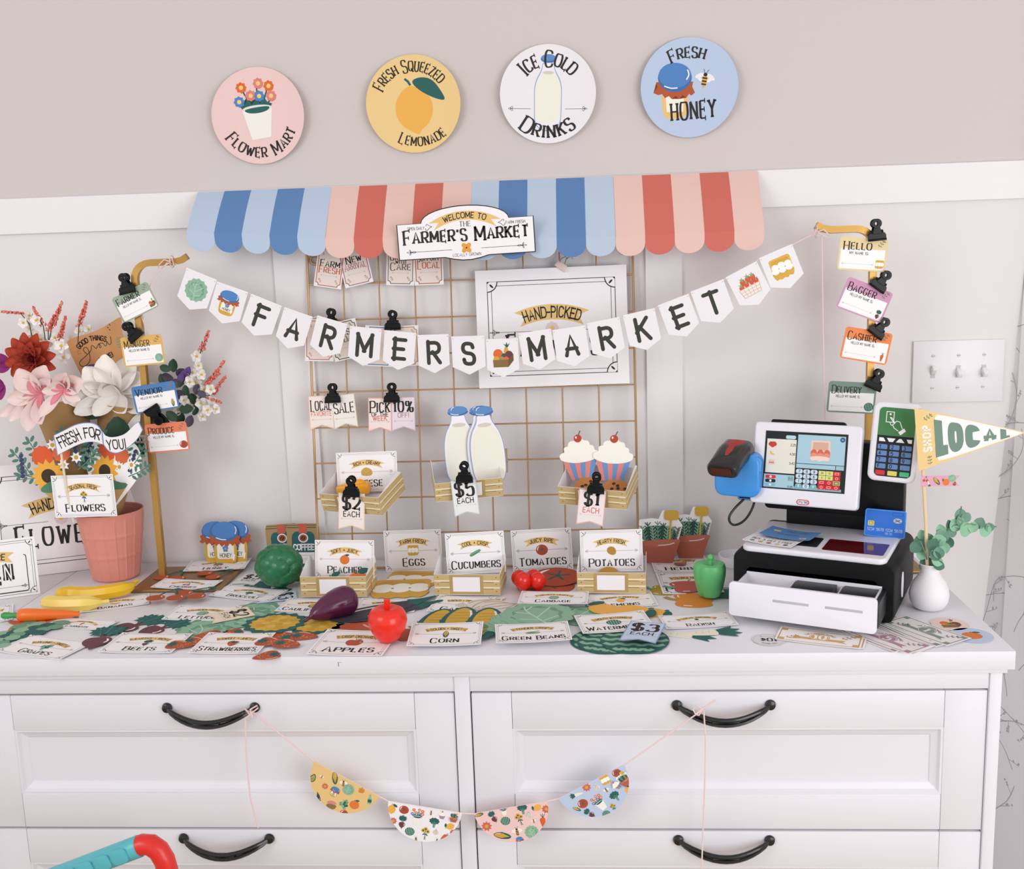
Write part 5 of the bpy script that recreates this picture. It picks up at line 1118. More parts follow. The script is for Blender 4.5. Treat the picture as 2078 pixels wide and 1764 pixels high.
def cutV(icon, px, py, k, rot, y, label, group, name=None, kx=None, ln=.08, cat='paper cutout', **kw):
    c = V(px, py, y); q = R(rot); n = Vector((0, -1, ln)).normalized(); u0 = Vector((1, 0, 0)); v0 = n.cross(u0); u = u0 * math.cos(q) + v0 * math.sin(q); v = n.cross(u)
    a = Art(cut=True); ICON[icon](a.sub(0, 0, kx or k, 0, 1, ky=k), **kw); return flat(a, name or 'paper_' + icon, MAT(c, u, v, n), label, cat, group)
bg2 = 'paper milk bottles'
cutV('milk', 935, 904, .149, 3.5, .384, 'paper milk bottle with blue cap, left of the three', bg2, 'paper_milk_bottle'); cutV('milk', 981, 903, .149, 5, .381, 'paper milk bottle half hidden behind the right one', bg2, 'paper_milk_bottle'); cutV('milk', 988, 904, .149, 5, .378, 'paper milk bottle with blue cap, front right of the three', bg2, 'paper_milk_bottle')
cutV('cupcake', 1177, 934, .072, 5, .385, 'paper cupcake with white icing and cherry, left one in the crate', 'paper cupcakes'); cutV('cupcake', 1244, 936, .073, -4, .382, 'paper cupcake with white icing and cherry, right one in the crate', 'paper cupcakes')
cutV('cookie', 1194, 989, .05, 0, .365, 'paper chocolate chip cookie at the left in the cupcake crate', 'paper cookies', ln=1.2); cutV('cookie', 1249, 994, .05, 30, .362, 'paper chocolate chip cookie at the right in the cupcake crate', 'paper cookies', ln=1.2)
hg = 'paper honey jars'
cutV('honey', 437, 1103, .083, 0, .478, 'paper honey jar at the left behind the front one', hg, 'paper_honey_jar', .066); cutV('honey', 479, 1102, .083, 0, .476, 'paper honey jar at the right behind the front one', hg, 'paper_honey_jar', .066); cutV('honey', 457, 1105, .085, 0, .472, 'paper honey jar in front, between two others', hg, 'paper_honey_jar', .068)
cutV('coffee', 574, 1107, .084, 3, .472, 'brown paper coffee bag at the left, half hidden', 'paper coffee bags', 'paper_coffee_bag', .08); cutV('coffee', 616, 1107, .086, 0, .464, 'brown paper coffee bag nearest the gold grid', 'paper coffee bags', 'paper_coffee_bag', .081)
cutV('herb', 1400, 1086, .088, 0, .478, 'paper herb pot with yellow marker, right one', 'paper herb pots', 'paper_herb_pot', .084); cutV('herb', 1337, 1095, .089, 0, .455, 'paper herb pot with yellow marker, left one', 'paper herb pots', 'paper_herb_pot', .09)
cutV('potato', 1233, 1172, .055, 70, .318, 'tan paper potato peeking over the front of the potato crate', None, ln=.5)
ph = 'paper peaches in the crate'
cutV('peach', 676, 1189, .05, 20, .306, 'paper peach at the left in the peach crate, only its leaf showing', ph, ln=.3); cutV('peach', 726, 1185, .06, 10, .302, 'paper peach at the right in the peach crate', ph, ln=.3)
# ================================================================ TOY FOOD
def plastic(c, rough=.3, sss=0, **k): return mat(c, rough, sss=sss, coat=.15, **k)
# apple
red = plastic('#ee2a16', .28, .15)
c = T(785, 1314); t = thing('toy_apple', 'shiny bright red toy apple standing on the APPLES card', 'toy apple', c + Vector((0, .017, .004)))
m = MB(); prof = [(.0, .003), (.008, .0), (.014, .001), (.021, .009), (.0275, .021), (.0305, .033), (.0295, .043), (.025, .0505), (.018, .0545), (.011, .0535), (.006, .0515), (0, .051)]
m.lathe(prof, red, None, 40, rip=lambda a, z: 1 + .018 * math.cos(5 * a) * (1 - z / .06)); m.part('fruit', t)
m = MB(); m.tube([(0, 0, .05), (.0002, 0, .058), (.001, 0, .067)], [.0035, .0042, .0052], red, 12); m.part('stem', t)
# eggplant
au = plastic('#571741', .22); A_ = T(636, 1258) + UP * .020; B_ = T(708, 1222) + UP * .034
t = thing('toy_eggplant', 'glossy dark purple toy eggplant lying on the cauliflower cut-outs', 'toy eggplant', A_); m = MB()
st = T(618, 1260, ZT + .009); ax = T(722, 1212, ZT + .027) - st; L = ax.length; ax.normalize()
pth = []; rd = []
for q, r in ((0, .002), (.03, .0026), (.10, .0036), (.125, .0055), (.15, .0085), (.2, .0125), (.3, .0175), (.42, .0222), (.55, .0262), (.68, .0288), (.8, .0286), (.88, .026), (.94, .021), (.98, .0135), (1, .004)):
    pth.append(st + ax * L * q + UP * (.004 * math.sin(q * math.pi)) - A_); rd.append(r * .9)
m.tube(pth, rd, au, 28); m.part('fruit', t)
# tomatoes
c = T(1078, 1200); t = thing('toy_tomatoes', 'cluster of four shiny red toy plum tomatoes between the cucumber and potato crates', 'toy tomatoes', c + UP * .004)
tr_ = plastic('#e02314', .2, .1)
for x, y, z, r, s_ in ((.012, -.006, .017, .0142, 1.15), (-.013, -.009, .0175, .015, 1.15), (.004, .015, .017, .014, 1.05), (-.021, .011, .017, .014, 1.1)):
    m = MB(); X = Matrix.Translation((x, y, z)) @ Matrix.Rotation(R(14), 4, 'X'); m.ball((0, 0, 0), (r, r, r * s_), tr_, 20, 14, X, lambda d: 1 + .05 * math.cos(4 * math.atan2(d.y, d.x)) * (1 - abs(d.z)) + (.12 if d.z < -.9 else 0)); m.part('tomato', t)
# broccoli
gb = mat('#1d7044', .34, bump=1.0, bscale=120, coat=.2); c = T(560, 1203) + Vector((0, .03, .042)); t = thing('toy_broccoli', 'bumpy green toy broccoli floret lying beside the peach crate', 'toy broccoli', c - UP * .042)
kn = [Vector((math.sqrt(1 - (1 - 2 * (i + .5) / 24) ** 2) * math.cos(2.4 * i + rnd.uniform(-.2, .2)), math.sqrt(1 - (1 - 2 * (i + .5) / 24) ** 2) * math.sin(2.4 * i + rnd.uniform(-.2, .2)), 1 - 2 * (i + .5) / 24)).normalized() for i in range(24)]
def bro(d): q = max(d.dot(k) for k in kn); return .84 + .24 * math.sqrt(max(0, (q - .86) / .14)) + .012 * math.sin(d.x * 40) * math.sin(d.y * 37 + d.z * 41)
m = MB(); m.ball((0, 0, .042), (.0415, .036, .038), gb, 96, 60, None, bro); m.part('florets', t)
m = MB(); m.tube([(.008, .01, .03), (.024, .022, .016), (.034, .03, .0115)], [.017, .0125, .0105], plastic('#2c8a4f', .4), 16); m.part('stalk', t)
# pepper
gp = plastic('#62bd75', .42); c = T(1444, 1222) + Vector((0, .022, 0)); t = thing('toy_pepper', 'light green toy bell pepper standing left of the register drawer', 'toy pepper', c + UP * .002)
m = MB(); lob = lambda a, z: 1 - .13 * math.exp(-((((a - .75) % (2 * math.pi / 3)) - math.pi / 3) / .2) ** 2)
lob = lambda a, z: .86 + .16 * abs(math.sin(1.5 * a + .55)) ** .5
m.lathe([(0, .004), (.012, .0), (.019, .004), (.0225, .014), (.0255, .028), (.0275, .042), (.0275, .052), (.025, .0585), (.019, .061), (.011, .0585), (.005, .056), (0, .0555)], gp, None, 72, rip=lob); m.part('fruit', t)
m = MB(); m.tube([(0, 0, .055), (.0005, 0, .062), (.001, 0, .066)], [.0042, .0036, .0038], gp, 12); m.ball((.001, 0, .0695), .0056, gp, 14, 10); m.part('stem', t)
# bananas
def banana(pts, rr, col, label, tipcol):
    W3 = pts; t = thing('toy_banana', label, 'toy banana', W3[0] - UP * rr, 'toy bananas'); o = t.matrix_world.translation; n = 26; P4 = []; rd = []
    for i in range(n + 1):
        f = i / n * (len(W3) - 1); k = min(int(f), len(W3) - 2); q = f - k
        p0, p1, p2, p3 = W3[max(k - 1, 0)], W3[k], W3[k + 1], W3[min(k + 2, len(W3) - 1)]
        P4.append(.5 * ((2 * p1) + (p2 - p0) * q + (2 * p0 - 5 * p1 + 4 * p2 - p3) * q * q + (3 * p1 - p0 - 3 * p2 + p3) * q ** 3) - o)
        s_ = i / n; rd.append(rr * (min(1, (s_ / .1 + .02)) ** .5 if s_ < .1 else 1 if s_ < .68 else max(.26, 1 - ((s_ - .68) / .25) ** 1.5 * .74) if s_ < .93 else .26))
    m = MB(); m.tube(P4, rd, col, 7, up0=(0, 0, 1)); m.part('peel', t, bevel=.0)
    m = MB(); d = (P4[-1] - P4[-3]).normalized(); m.tube([P4[-1] - d * .001, P4[-1] + d * .006], rr * .28, tipcol, 10); m.part('stem', t)
yb1 = plastic('#eec01f', .38); yb2 = plastic('#f3d76a', .34)
ht = .0135
banana([T(262, 1196, ZT + .013) + UP * .004, T(230, 1203, ZT + .013) + UP * .003, T(180, 1206, ZT + .013), T(140, 1206, ZT + .013) + UP * .001, T(112, 1211, ZT + .013) + UP * .002][::-1] + [T(275, 1182, ZT + .02)], .0128, yb1, 'deep yellow toy banana lying in front of the pink pot', yb1)
banana([T(86, 1222, ZT + .014), T(115, 1226, ZT + .013), T(150, 1226, ZT + .013), T(185, 1224, ZT + .013), T(214, 1221, ZT + .012)], .0138, yb2, 'pale yellow toy banana in front of the deeper yellow one', yb2)
# carrot
oc = plastic('#f2701c', .35); a_, b_ = T(34, 1249, ZT + .013), T(163, 1246, ZT + .009); t = thing('toy_carrot', 'orange toy carrot with green top in front of the bananas', 'toy carrot', a_ - UP * .011)
d = b_ - a_; m = MB(); m.tube([d * q + UP * .011 for q in (0, .02, .06, .15, .3, .6, .85, .97, 1)], [.004, .008, .0108, .0115, .0108, .0082, .0056, .004, .001], oc, 20); m.part('root', t)
m = MB(); m.tube([UP * .011 - d * q for q in (-.02, .06, .2, .24)], [.005, .0045, .006, .0035], plastic('#2f9a4a', .4), 12); m.part('leafy_top', t)
# cheese
ch = plastic('#f0a51e', .35); t = thing('toy_cheese', 'orange yellow toy cheese wedge in the crate behind the $2 tag', 'toy cheese', V(722, 1003, .375)); m = MB()
m.prism([(-.034, -.013), (.028, -.016), (.028, .012), (-.02, .016)], 0, .021, ch, Matrix.Rotation(R(-4), 4, 'Y')); m.ball((.008, 0, .020), (.012, .009, .008), ch); m.part('wedge', t, bevel=.005, seg=4)

# ================================================================ TOY CASH REGISTER
bk = mat('#0b0d0f', .5, spec=.25); wp_ = plastic('#e9e7ef', .32); wv = mat('#eceaf2', .3, coat=.2)
RY = R(-24.5); RX = Vector((math.cos(RY), math.sin(RY), 0)); RYv = UP.cross(RX); RO = Vector((.434, .213, ZT))
RM = MAT(RO, RX, RYv, UP)
rg_ = thing('toy_cash_register', 'black and white toy cash register with touch screen and open drawer', 'cash register', RM)
def rbox(m, cx, cz, w, h, r, y0, y1, mt, X=None, n=6):   # rounded box, profile in xz, extruded in y
    Q = Matrix(((1, 0, 0, 0), (0, 0, -1, 0), (0, 1, 0, 0), (0, 0, 0, 1)))
    m.prism(rrect(w, h, r, cx, cz, n), -y1, -y0, mt, (X @ Q) if X else Q)
W, DP, HT = .256, .205, .098
m = MB()   # hollow base: shell as rings (front opening)
outer = rrect(W, HT, .017, W / 2, HT / 2, 6); inner = rrect(W - .048, HT - .041, .008, W / 2 - .002, HT / 2 - .008, 6)
n_ = len(outer); F = lambda pts, y: [(x, y, z) for x, z in pts]
m.rings([F(outer, DP), F(outer, .004), F([(W / 2 + (x - W / 2) * .985, HT / 2 + (z - HT / 2) * .965) for x, z in outer], 0), F(inner, 0), F(inner, .15)], bk, None, False)
m.add(F(outer, DP), [tuple(range(n_))], bk); m.add(F(inner, .15), [tuple(range(n_))[::-1]], mat('#060606', .8))
m.part('base', rg_)
a = Art(); m = MB(); X = Matrix.Translation((W + .0002, .075, .045)) @ Matrix.Rotation(R(90), 4, 'Y'); m.prism(ellp(0, 0, .0215, .0075, 0, 28), -.001, .0015, wp_, X); m.part('side_button', rg_, bevel=.0006)
# top plate
m = MB(); m.prism(rrect(W - .028, .172, .014, W / 2, .083), HT - .002, HT + .008, wp_); m.part('top_plate', rg_, bevel=.0035, seg=3)
m = MB(); m.prism(rrect(.095, .066, .004, .187, .051), HT + .0078, HT + .0088, mat('#5d0a12', .12, coat=.6)); m.part('scan_window', rg_)
m = MB(); m.prism(rrect(.07, .056, .004, .095, .056), HT + .0078, HT + .0086, mat('#111214', .5)); m.part('card_tray', rg_)
# drawer
m = MB(); dx0, dx1, dz0, dz1, dy0, dy1 = .017, .243, .012, .068, -.082, .002
m.box((dx0 + .006, dy0 + .006, dz0 + .004), (dx1 - .006, dy1, dz0 + .007), wp_)
for x in (dx0 + .006, dx1 - .0085): m.box((x, dy0 + .006, dz0 + .004), (x + .0025, dy1, dz1 - .008), wp_)
for x in (dx0 + .085, dx0 + .16): m.box((x, dy0 + .006, dz0 + .004), (x + .002, dy1, dz1 - .012), wp_)
m.box((dx0 + .006, dy1 - .0025, dz0 + .004), (dx1 - .006, dy1, dz1 - .006), wp_)
d_ = m.part('drawer', rg_, bevel=.0008)
m = MB(); rbox(m, (dx0 + dx1) / 2, (dz0 + dz1) / 2, dx1 - dx0, dz1 - dz0, .007, dy0, dy0 + .008, wv); m.part('drawer_front', d_, bevel=.002)
for x in (dx0 + .098, dx0 + .178): m = MB(); m.box((x - .028, dy0 - .0004, .043), (x + .028, dy0 + .002, .0475), mat('#bcb9c4', .5)); m.part('drawer_slot', d_, bevel=.0008)
for x0 in (dx0 + .09, dx0 + .165): m = MB(); m.box((x0 - .001, dy0 + .0085, dz0 + .007), (x0 + .062, dy1 - .003, dz1 - .011), mat('#26282c', .4)); m.part('coin_tray', d_, bevel=.001)
# housing
m = MB(); m.box((.048, .161, HT + .002), (.23, .19, HT + .045), bk); rbox(m, .128, HT + .098, .232, .126, .008, .15, .182, bk); m.part('housing', rg_, bevel=.002)
# monitor
tl_ = R(14.5); MX = Matrix.Translation((.004, .082, .1585)) @ Matrix.Rotation(-tl_, 4, 'X') @ Matrix.Rotation(R(90), 4, 'X')   # local: x right, y up, z towards viewer
mw, mh = .178, .139
m = MB(); m.prism(rrect(mw, mh, .007, mw / 2, mh / 2), -.022, .0, wp_, MX); mo = m.part('monitor', rg_, bevel=.003, seg=3)
m = MB(); m.prism(rrect(mw * .7, .03, .004, mw * .47, mh - .008), -.036, -.023, bk, MX); m.part('monitor_back', rg_, bevel=.001)
a = Art(); sw, sh = .1365, .098; a.rect(-sw / 2, -sh / 2, sw / 2, sh / 2, '#10191d', ext=True)
s = a.sub(-sw / 2, sh / 2, .01)   # 13.65 x 9.8 units, y down negative
s.rect(.35, -7.1, 5.3, -1.35, '#e9e6da'); s.rect(.2, -9.55, 5.3, -7.35, '#a9cddb'); s.rect(5.5, -5.2, 13.3, -.4, '#a9cede'); s.rect(5.5, -6.0, 11.9, -5.3, '#a6cbd9'); s.rect(12.0, -6.0, 13.3, -5.3, '#9cc4d0'); s.p(rrect(1.7, .62, .28, 4.3, -.95), '#b9dbe6'); s.rect(5.3, -9.6, 13.1, -9.15, '#86aab5')
for k, (c_, ic) in enumerate((('2.25', 'tomato'), ('4.50', 'banana'), ('3.42', 'eggs'))):
    y = -2.25 - 1.55 * k; s.text(c_, 4.75, y, .36, '#333333', 'sans', wt=1.2)
    if k == 0:
        for dx_ in (-.3, .3, 0): s.e(1.3 + dx_, y - (.2 if dx_ == 0 else 0), .4, .36, '#cf3a2c')
        for dx_ in (-.3, 0, .3): s.l([(1.3 + dx_ - .2, y + .42), (1.3 + dx_, y + .3), (1.3 + dx_ + .2, y + .45)], .07, '#3a4a36')
    elif k == 1: s.sub(1.3, y, 1.1, -30).b('-44 20 -36 -4 -14 -22 14 -22 40 -4 46 8 40 14 14 4 -12 6 -32 22', '#e8b95a')
    else: s.rect(.8, y, 1.8, y + .45, '#efc9b8'); [s.e(1.0 + .3 * j, y - .1, .15, .2, '#dd8060') for j in range(3)]; s.rect(.7, y - .4, 1.9, y - .15, '#f0cfc2')
s.p(rrect(3.2, 1.9, .2, 9.3, -2.2), '#f0cdbb'); s.p(rrect(2.5, 1.3, .1, 9.3, -2.2), '#d8ad98')
for j in range(3): s.e(8.25 + 1.08 * j, -3.45, .52, .72, '#d9684a'); s.e(8.25 + 1.08 * j, -3.75, .5, .45, '#e8917a')
s.b([(7.5, -3.85), (11.1, -3.85), (10.7, -4.75), (10.0, -4.5), (9.3, -4.8), (8.6, -4.5), (7.9, -4.75)], '#f2d6c8'); s.e(12.8, -.95, .42, .42, '#3f5d93'); s.text('+', 12.8, -.95, .4, '#c9d8ea', 'sans')
for i, r_ in enumerate(('789', '456', '123', 'X0V')):
    for j, ch_ in enumerate(r_):
        x, y = 6.1 + 1.22 * j, -6.55 - .82 * i; s.p(rrect(1.12, .72, .3, x, y), '#c9deec' if ch_.isdigit() else '#7fb4bf'); s.text(ch_, x, y, .38, '#20303a' if ch_.isdigit() else '#e8f2f4', 'sans', wt=1.6)
for i in range(4):
    for j in range(3):
        x, y = 9.85 + 1.2 * j, -6.62 - .78 * i; yel = (i < 2 and j < 2); c_ = '#dfe08a' if yel else '#c9c07a' if (i == 2 and j == 2) else '#d8232c'
        s.rect(x - .57, y - .36, x + .57, y + .36, c_)
        if yel: s.text((('20', '10'), ('5', '50'))[i][j], x, y, .28, '#5a5a30', 'sans')
        elif c_ == '#c9c07a': s.loop([(x - .35, y - .2), (x + .35, y - .2), (x + .35, y + .2), (x - .35, y + .2)], .1, '#4a4a20')
        elif (i + j) % 2: s.loop(ellp(x, y, .2, .2, 0, 12), .07, '#f4c9c9')
        else: s.loop([(x - .3, y - .15), (x + .3, y - .15), (x + .3, y + .15), (x - .3, y + .15)], .07, '#f4c9c9')
for k, c_ in enumerate(('#dd2f2b', '#1d1d1f', '#86c0c8')): s.p(rrect(1.75, .58, .25, 1.35, -7.8 - .68 * k), c_); s.e(1.35, -7.8 - .68 * k, .2, .2, '#f0eeee')
for tx, y in (('10.17', -7.75), ('0.72', -8.1), ('10.89', -9.3)): s.text(tx, 4.7, y, .3, '#333333', 'sans', wt=1.2)
flat(a, 'screen', MX @ Matrix.Translation((mw / 2 - .001, mh / 2 + .0055, .0006)), None, None, parent=rg_)
a = Art(); a.p(rrect(.021, .0088, .0044), '#d8343a', ext=True); a.p(rrect(.018, .0062, .0031), '#f4f0f2'); a.text('little tikes', 0, 0, .0032, '#3a4a9a', 'sans', fit=.0155, wt=2, big=1)
flat(a, 'logo_badge', MX @ Matrix.Translation((mw / 2 + .001, .0068, .0006)), None, None, parent=rg_)
# scanner cradle
m = MB(); rbox(m, -.016, .205, .078, .074, .016, .072, .125, plastic('#3d96e6', .25)); m.box((-.02, .09, .158), (.02, .115, .17), bk); m.part('scanner_holder', rg_, bevel=.004, seg=3)
# card terminal
th_ = R(12); TX = Matrix.Translation((.193, .098, .2085)) @ Matrix.Rotation(R(6), 4, 'Z') @ Matrix.Rotation(-th_ * .6, 4, 'X') @ Matrix.Rotation(R(3.5), 4, 'Y') @ Matrix.Rotation(R(90), 4, 'X')
tw, thh = .074, .129
m = MB(); m.prism(rrect(tw, thh, .012, tw / 2, thh / 2), -.018, .0, wp_, TX); m.part('card_terminal', rg_, bevel=.0045, seg=3)
a = Art(); o = rrect(.056, .112, .007); a.p(o, '#0d1114', ext=True); a.p([(-.028, .0105), (.028, .0105)] + [q for q in rrect(.056, .112, .007) if q[1] > .0105][:7] + [q for q in rrect(.056, .112, .007) if q[1] > .0105][7:], '#3f7d4a')
z = a.sub(-.004, .033, .032); z.loop(P('-40 50 -5 50 -5 -2 -40 -2'), .035, WHT); z.e(-.22, .38, .05, .05, WHT); z.l('-18 16 -22 22 -14 20 2 -4 10 6 26 2 40 -32', .035, WHT); z.l('-18 16 0 -8 -8 -14 0 -30 22 -44', .035, WHT); z.l('-22 -2 -16 -16 -10 -18', .03, WHT, True); z.p('22 -50 48 -28 58 -42 34 -64', WHT)
for x, o_ in ((-.020, '-80 50 30 50 90 -50 -80 -50'), (-.0065, '-110 50 110 50 50 -50 -50 -50'), (.0075, '-110 -50 110 -50 30 50 -30 50'), (.0205, '80 50 -60 50 -10 -50 80 -50')): a.sub(x, .0035, .006).p(o_, '#eef0f2')
for i, r_ in enumerate(('123', '456', '789', 'F0.')):
    for j, ch_ in enumerate(r_): x, y = -.0185 + .0185 * j, -.008 - .0105 * i; a.p(rrect(.0148, .0078, .0016, x, y), '#5f83ba'); a.text(ch_, x - .0035, y, .0052, '#16243c', 'sans', wt=1.7)
for j, c_ in enumerate(('#cf2f35', '#d8cf64', '#45b07a')): a.p(rrect(.0145, .0075, .0012, -.0185 + .0185 * j, -.0503), c_)
flat(a, 'keypad', TX @ Matrix.Translation((tw / 2 + .001, thh / 2, .0006)), None, None, parent=rg_)
def smooth3(p):
    for _ in range(3):
        o = [p[0]]
        for a_, b_ in zip(p, p[1:]): o += [a_ * .75 + b_ * .25, a_ * .25 + b_ * .75]
        p = o + [p[-1]]
    return p
m = MB(); m.tube([RM.inverted() @ q for q in smooth3([V(x, y, yy) for x, y, yy in ((1510, 1013, .3), (1492, 1030, .29), (1480, 1046, .285), (1479, 1057, .285), (1486, 1066, .285), (1498, 1065, .285), (1512, 1056, .285), (1523, 1040, .285), (1531, 1021, .29), (1531, 1005, .3))])], .0021, mat('#0b0b0c', .4), 8); m.part('cable', rg_)
# scanner
sc0 = V(1464, 957, .245); sc1 = V(1502, 908, .31); sd = (sc1 - sc0).normalized(); su = sd.cross(UP).normalized(); sn = su.cross(sd).normalized()
t = thing('barcode_scanner', 'black toy barcode scanner with red trigger pad resting on the blue holder', 'scanner', MAT(sc0, su, sd, sn)); L = (sc1 - sc0).length * 1.05
m = MB(); bs = mat('#16181a', .3, coat=.3)
rs = []
for y, w, h, z in ((0, .050, .022, 0), (.004, .055, .0265, 0), (L * .25, .054, .029, .0015), (L * .6, .056, .033, .003), (L * .9, .054, .031, .002), (L, .046, .024, 0), (L * 1.08, .034, .014, -.001)):
    rs.append([(x, y, zz_ + z) for x, zz_ in rrect(w, h, min(w, h) * .42, 0, 0, 6)])
m.rings(rs, bs); m.part('body', t)
m = MB(); f_ = lambda q: .0172 + .0045 * q
m.sheet(lambda u_, v_: ((u_ - .5) * .03 * (1 - .35 * (1 - v_) ** 3), L * (.3 + .56 * v_), .0166 + .0036 * math.sin(math.pi * v_ * .62) - .002 * abs(u_ - .5) ** 2 * 4), 8, 8, mat('#a23127', .5)); m.part('trigger_pad', t)
m = MB(); m.prism(rrect(.037, .0125, .004), -.001, .0015, mat('#4a1a12', .2), Matrix.Rotation(R(90), 4, 'X')); m.part('scan_lens', t)
# cards on the register
def solidcard(name, M, w, h, fn, label, thick, c, r=.004, **k):
    a = Art(); a.p(rrect(w, h, r), c, ext=True); fn(a, w, h); return flat(a, name, M, label, 'card', thick=thick, **k)
def bluecard(a, w, h):
    a.loop(rrect(w * .965, h * .95, .003), .0012, '#4f9bef'); a.p(rrect(.010, .0085, .0015, -w * .34, -.001), '#d8c66a'); a.loop([(-w * .34 - .0025, -.0035), (-w * .34 + .0025, -.0035), (-w * .34 + .0025, .0015), (-w * .34 - .0025, .0015)], .0006, '#8a7a30')
    a.text('1234 5678 1234 5678', 0, -h * .23, .0042, '#a9c6ee', 'sans', fit=w * .84); a.text('05/25', w * .1, -h * .36, .003, '#a9c6ee', 'sans'); a.loop(rrect(.017, .005, .0024, w * .3, h * .36), .0006, '#1a4fa8'); a.e(w * .3, h * .13, .0068, .0042, '#b7c0cc'); a.l([(w * .3 - .004, h * .13 - .002), (w * .3 + .004, h * .13 + .002)], .0012, '#4a5666'); a.l([(w * .3 - .004, h * .13 + .002), (w * .3 + .004, h * .13 - .002)], .0012, '#4a5666'); 
M, w, h = frame3((1752.5, 1087), (1836, 1095), (1760, 1031.5), V(1795, 1090, .27), Vector((.32, -1, .16)))
bc_ = T(1795, 1091, ZT + HT + .008)
M, w, h = frame3((1752.5, 1087), (1836, 1095), (1760, 1031.5), bc_, Vector((-.30, -1, .22)))
solidcard('toy_credit_card', M, w, h, bluecard, 'bright blue plastic toy credit card standing upright on the register', .0018, '#2a6fd0')
def paperblue(a, w, h):
    a.p(rrect(.0125, .0075, .0012, -w * .3, h * .16), '#dcc184'); a.text('CREDIT CARD', w * .08, h * .25, .0042, '#2f5688', 'sans', fit=w * .45); a.text('1234 5678 9012', -w * .02, -h * .08, .004, '#2f5688', 'sans', fit=w * .7); a.p(rrect(.011, .0065, .001, w * .33, -h * .33), '#efe9e6'); a.e(w * .31, -h * .33, .0026, .0026, '#d86a50'); a.e(w * .35, -h * .33, .0026, .0026, '#e8a060')
zc = ZT + HT + .0095
def onplate(bl, br, tl, z): return frame3(bl, br, tl, (0, 0, z), UP)
M, w, h = onplate((1507, 1092), (1580, 1116), (1543.5, 1083), zc)
def loyal(a, w, h):
    a.loop(rrect(w * .93, h * .88, .002), .0005, '#b9b3ae'); a.text('LOYALTY CARD', 0, h * .26, .005, INK, 'sans', fit=w * .45); a.arrow(-w * .4, w * .4, h * .12, .003, '#8a8480'); a.text('BUY 5 GET 1 FREE', 0, -h * .06, .0075, INK, fit=w * .8, big=1)
    for k, c_ in enumerate((SAGED, CORN, '#c0524c', '#d5cf8a', '#444444')): a.e(-w * .34 + w * .17 * k, -h * .3, .0042, .0042, c_)
o = solidcard('loyalty_card', MAT(T(1569, 1097.5, zc), *[Vector((math.cos(R(q)), math.sin(R(q)), 0)) for q in (-36, 54)], UP), .087, .054, loyal, 'white paper BUY 5 GET 1 FREE loyalty card lying on the register', .0005, '#f2eff1', .002, **curl(.087, .002))
o = solidcard('paper_credit_card', MAT(T(1604, 1085, zc + .004), *[Vector((math.cos(R(q)), math.sin(R(q)), 0)) for q in (-34, 56)], UP), .088, .055, paperblue, 'blue paper credit card lying over the loyalty card on the register', .0005, '#5b87bd', .003, **curl(.088, .003))

# ================================================================ VASE, EUCALYPTUS, PENNANT
c = T(1889, 1240) + Vector((0, .012, 0)); VS = c.copy(); vz = mat('#efecef', .55, bump=.04, bscale=300)
t = thing('vase', 'white round bottle vase at the right end of the dresser', 'vase', c)
m = MB(); m.lathe([(.0, .0), (.017, .0), (.024, .004), (.0295, .014), (.031, .024), (.0295, .035), (.025, .046), (.0185, .055), (.0145, .061), (.0135, .067), (.0145, .072), (.0168, .0755), (.0158, .0765), (.0125, .072), (.0115, .06), (0, .05)], vz, None, 48); m.part('body', t)
def leaf(m, o, d, nrm, L, Wd, mt, cup=.15, rnd_=1., nu=4, nv=6, two=None, curlz=0.):
    d = d.normalized(); sd = d.cross(nrm).normalized(); n2 = sd.cross(d)
    def fn(u_, v_):
        w = (math.sin(math.pi * min(1, (v_ * .97 + .015) ** (1.35 if rnd_ == 2 else 1))) ** (.6 if rnd_ else .9)); s_ = (u_ - .5) * 2
        return o + d * (L * v_) + sd * (Wd * .5 * w * s_) + n2 * (cup * Wd * s_ * s_ * w + curlz * L * v_ * v_)
    m.sheet(fn, nu, nv, mt)
g1, g2, g3 = mat('#6f9a84', .6), mat('#4f7c68', .6), mat('#8fc0a0', .55)
t = thing('eucalyptus_sprigs', 'green eucalyptus sprigs in the white vase', 'plant', VS + UP * .07); O = t.matrix_world.translation.copy()
def pv(px, py, y): return V(px, py, y) - O
ev = VS.y
stems = [[(1888, 1150, ev), (1896, 1110, ev), (1912, 1085, ev + .005), (1935, 1066, ev + .01), (1965, 1063, ev + .01), (1998, 1068, ev + .01), (2022, 1069, ev + .01)], [(1886, 1150, ev), (1876, 1120, ev - .01), (1868, 1098, ev - .015)],
         [(1890, 1150, ev), (1897, 1120, ev - .012), (1908, 1095, ev - .015)], [(1884, 1150, ev), (1878, 1125, ev + .01), (1868, 1090, ev + .02)], [(1912, 1085, ev + .005), (1935, 1070, ev + .012), (1948, 1048, ev + .01), (1951, 1028, ev + .01)]]
for s_ in stems: m = MB(); m.tube([pv(*q) for q in s_], .0011, mat('#6a8a78', .7), 6); m.part('stem', t)
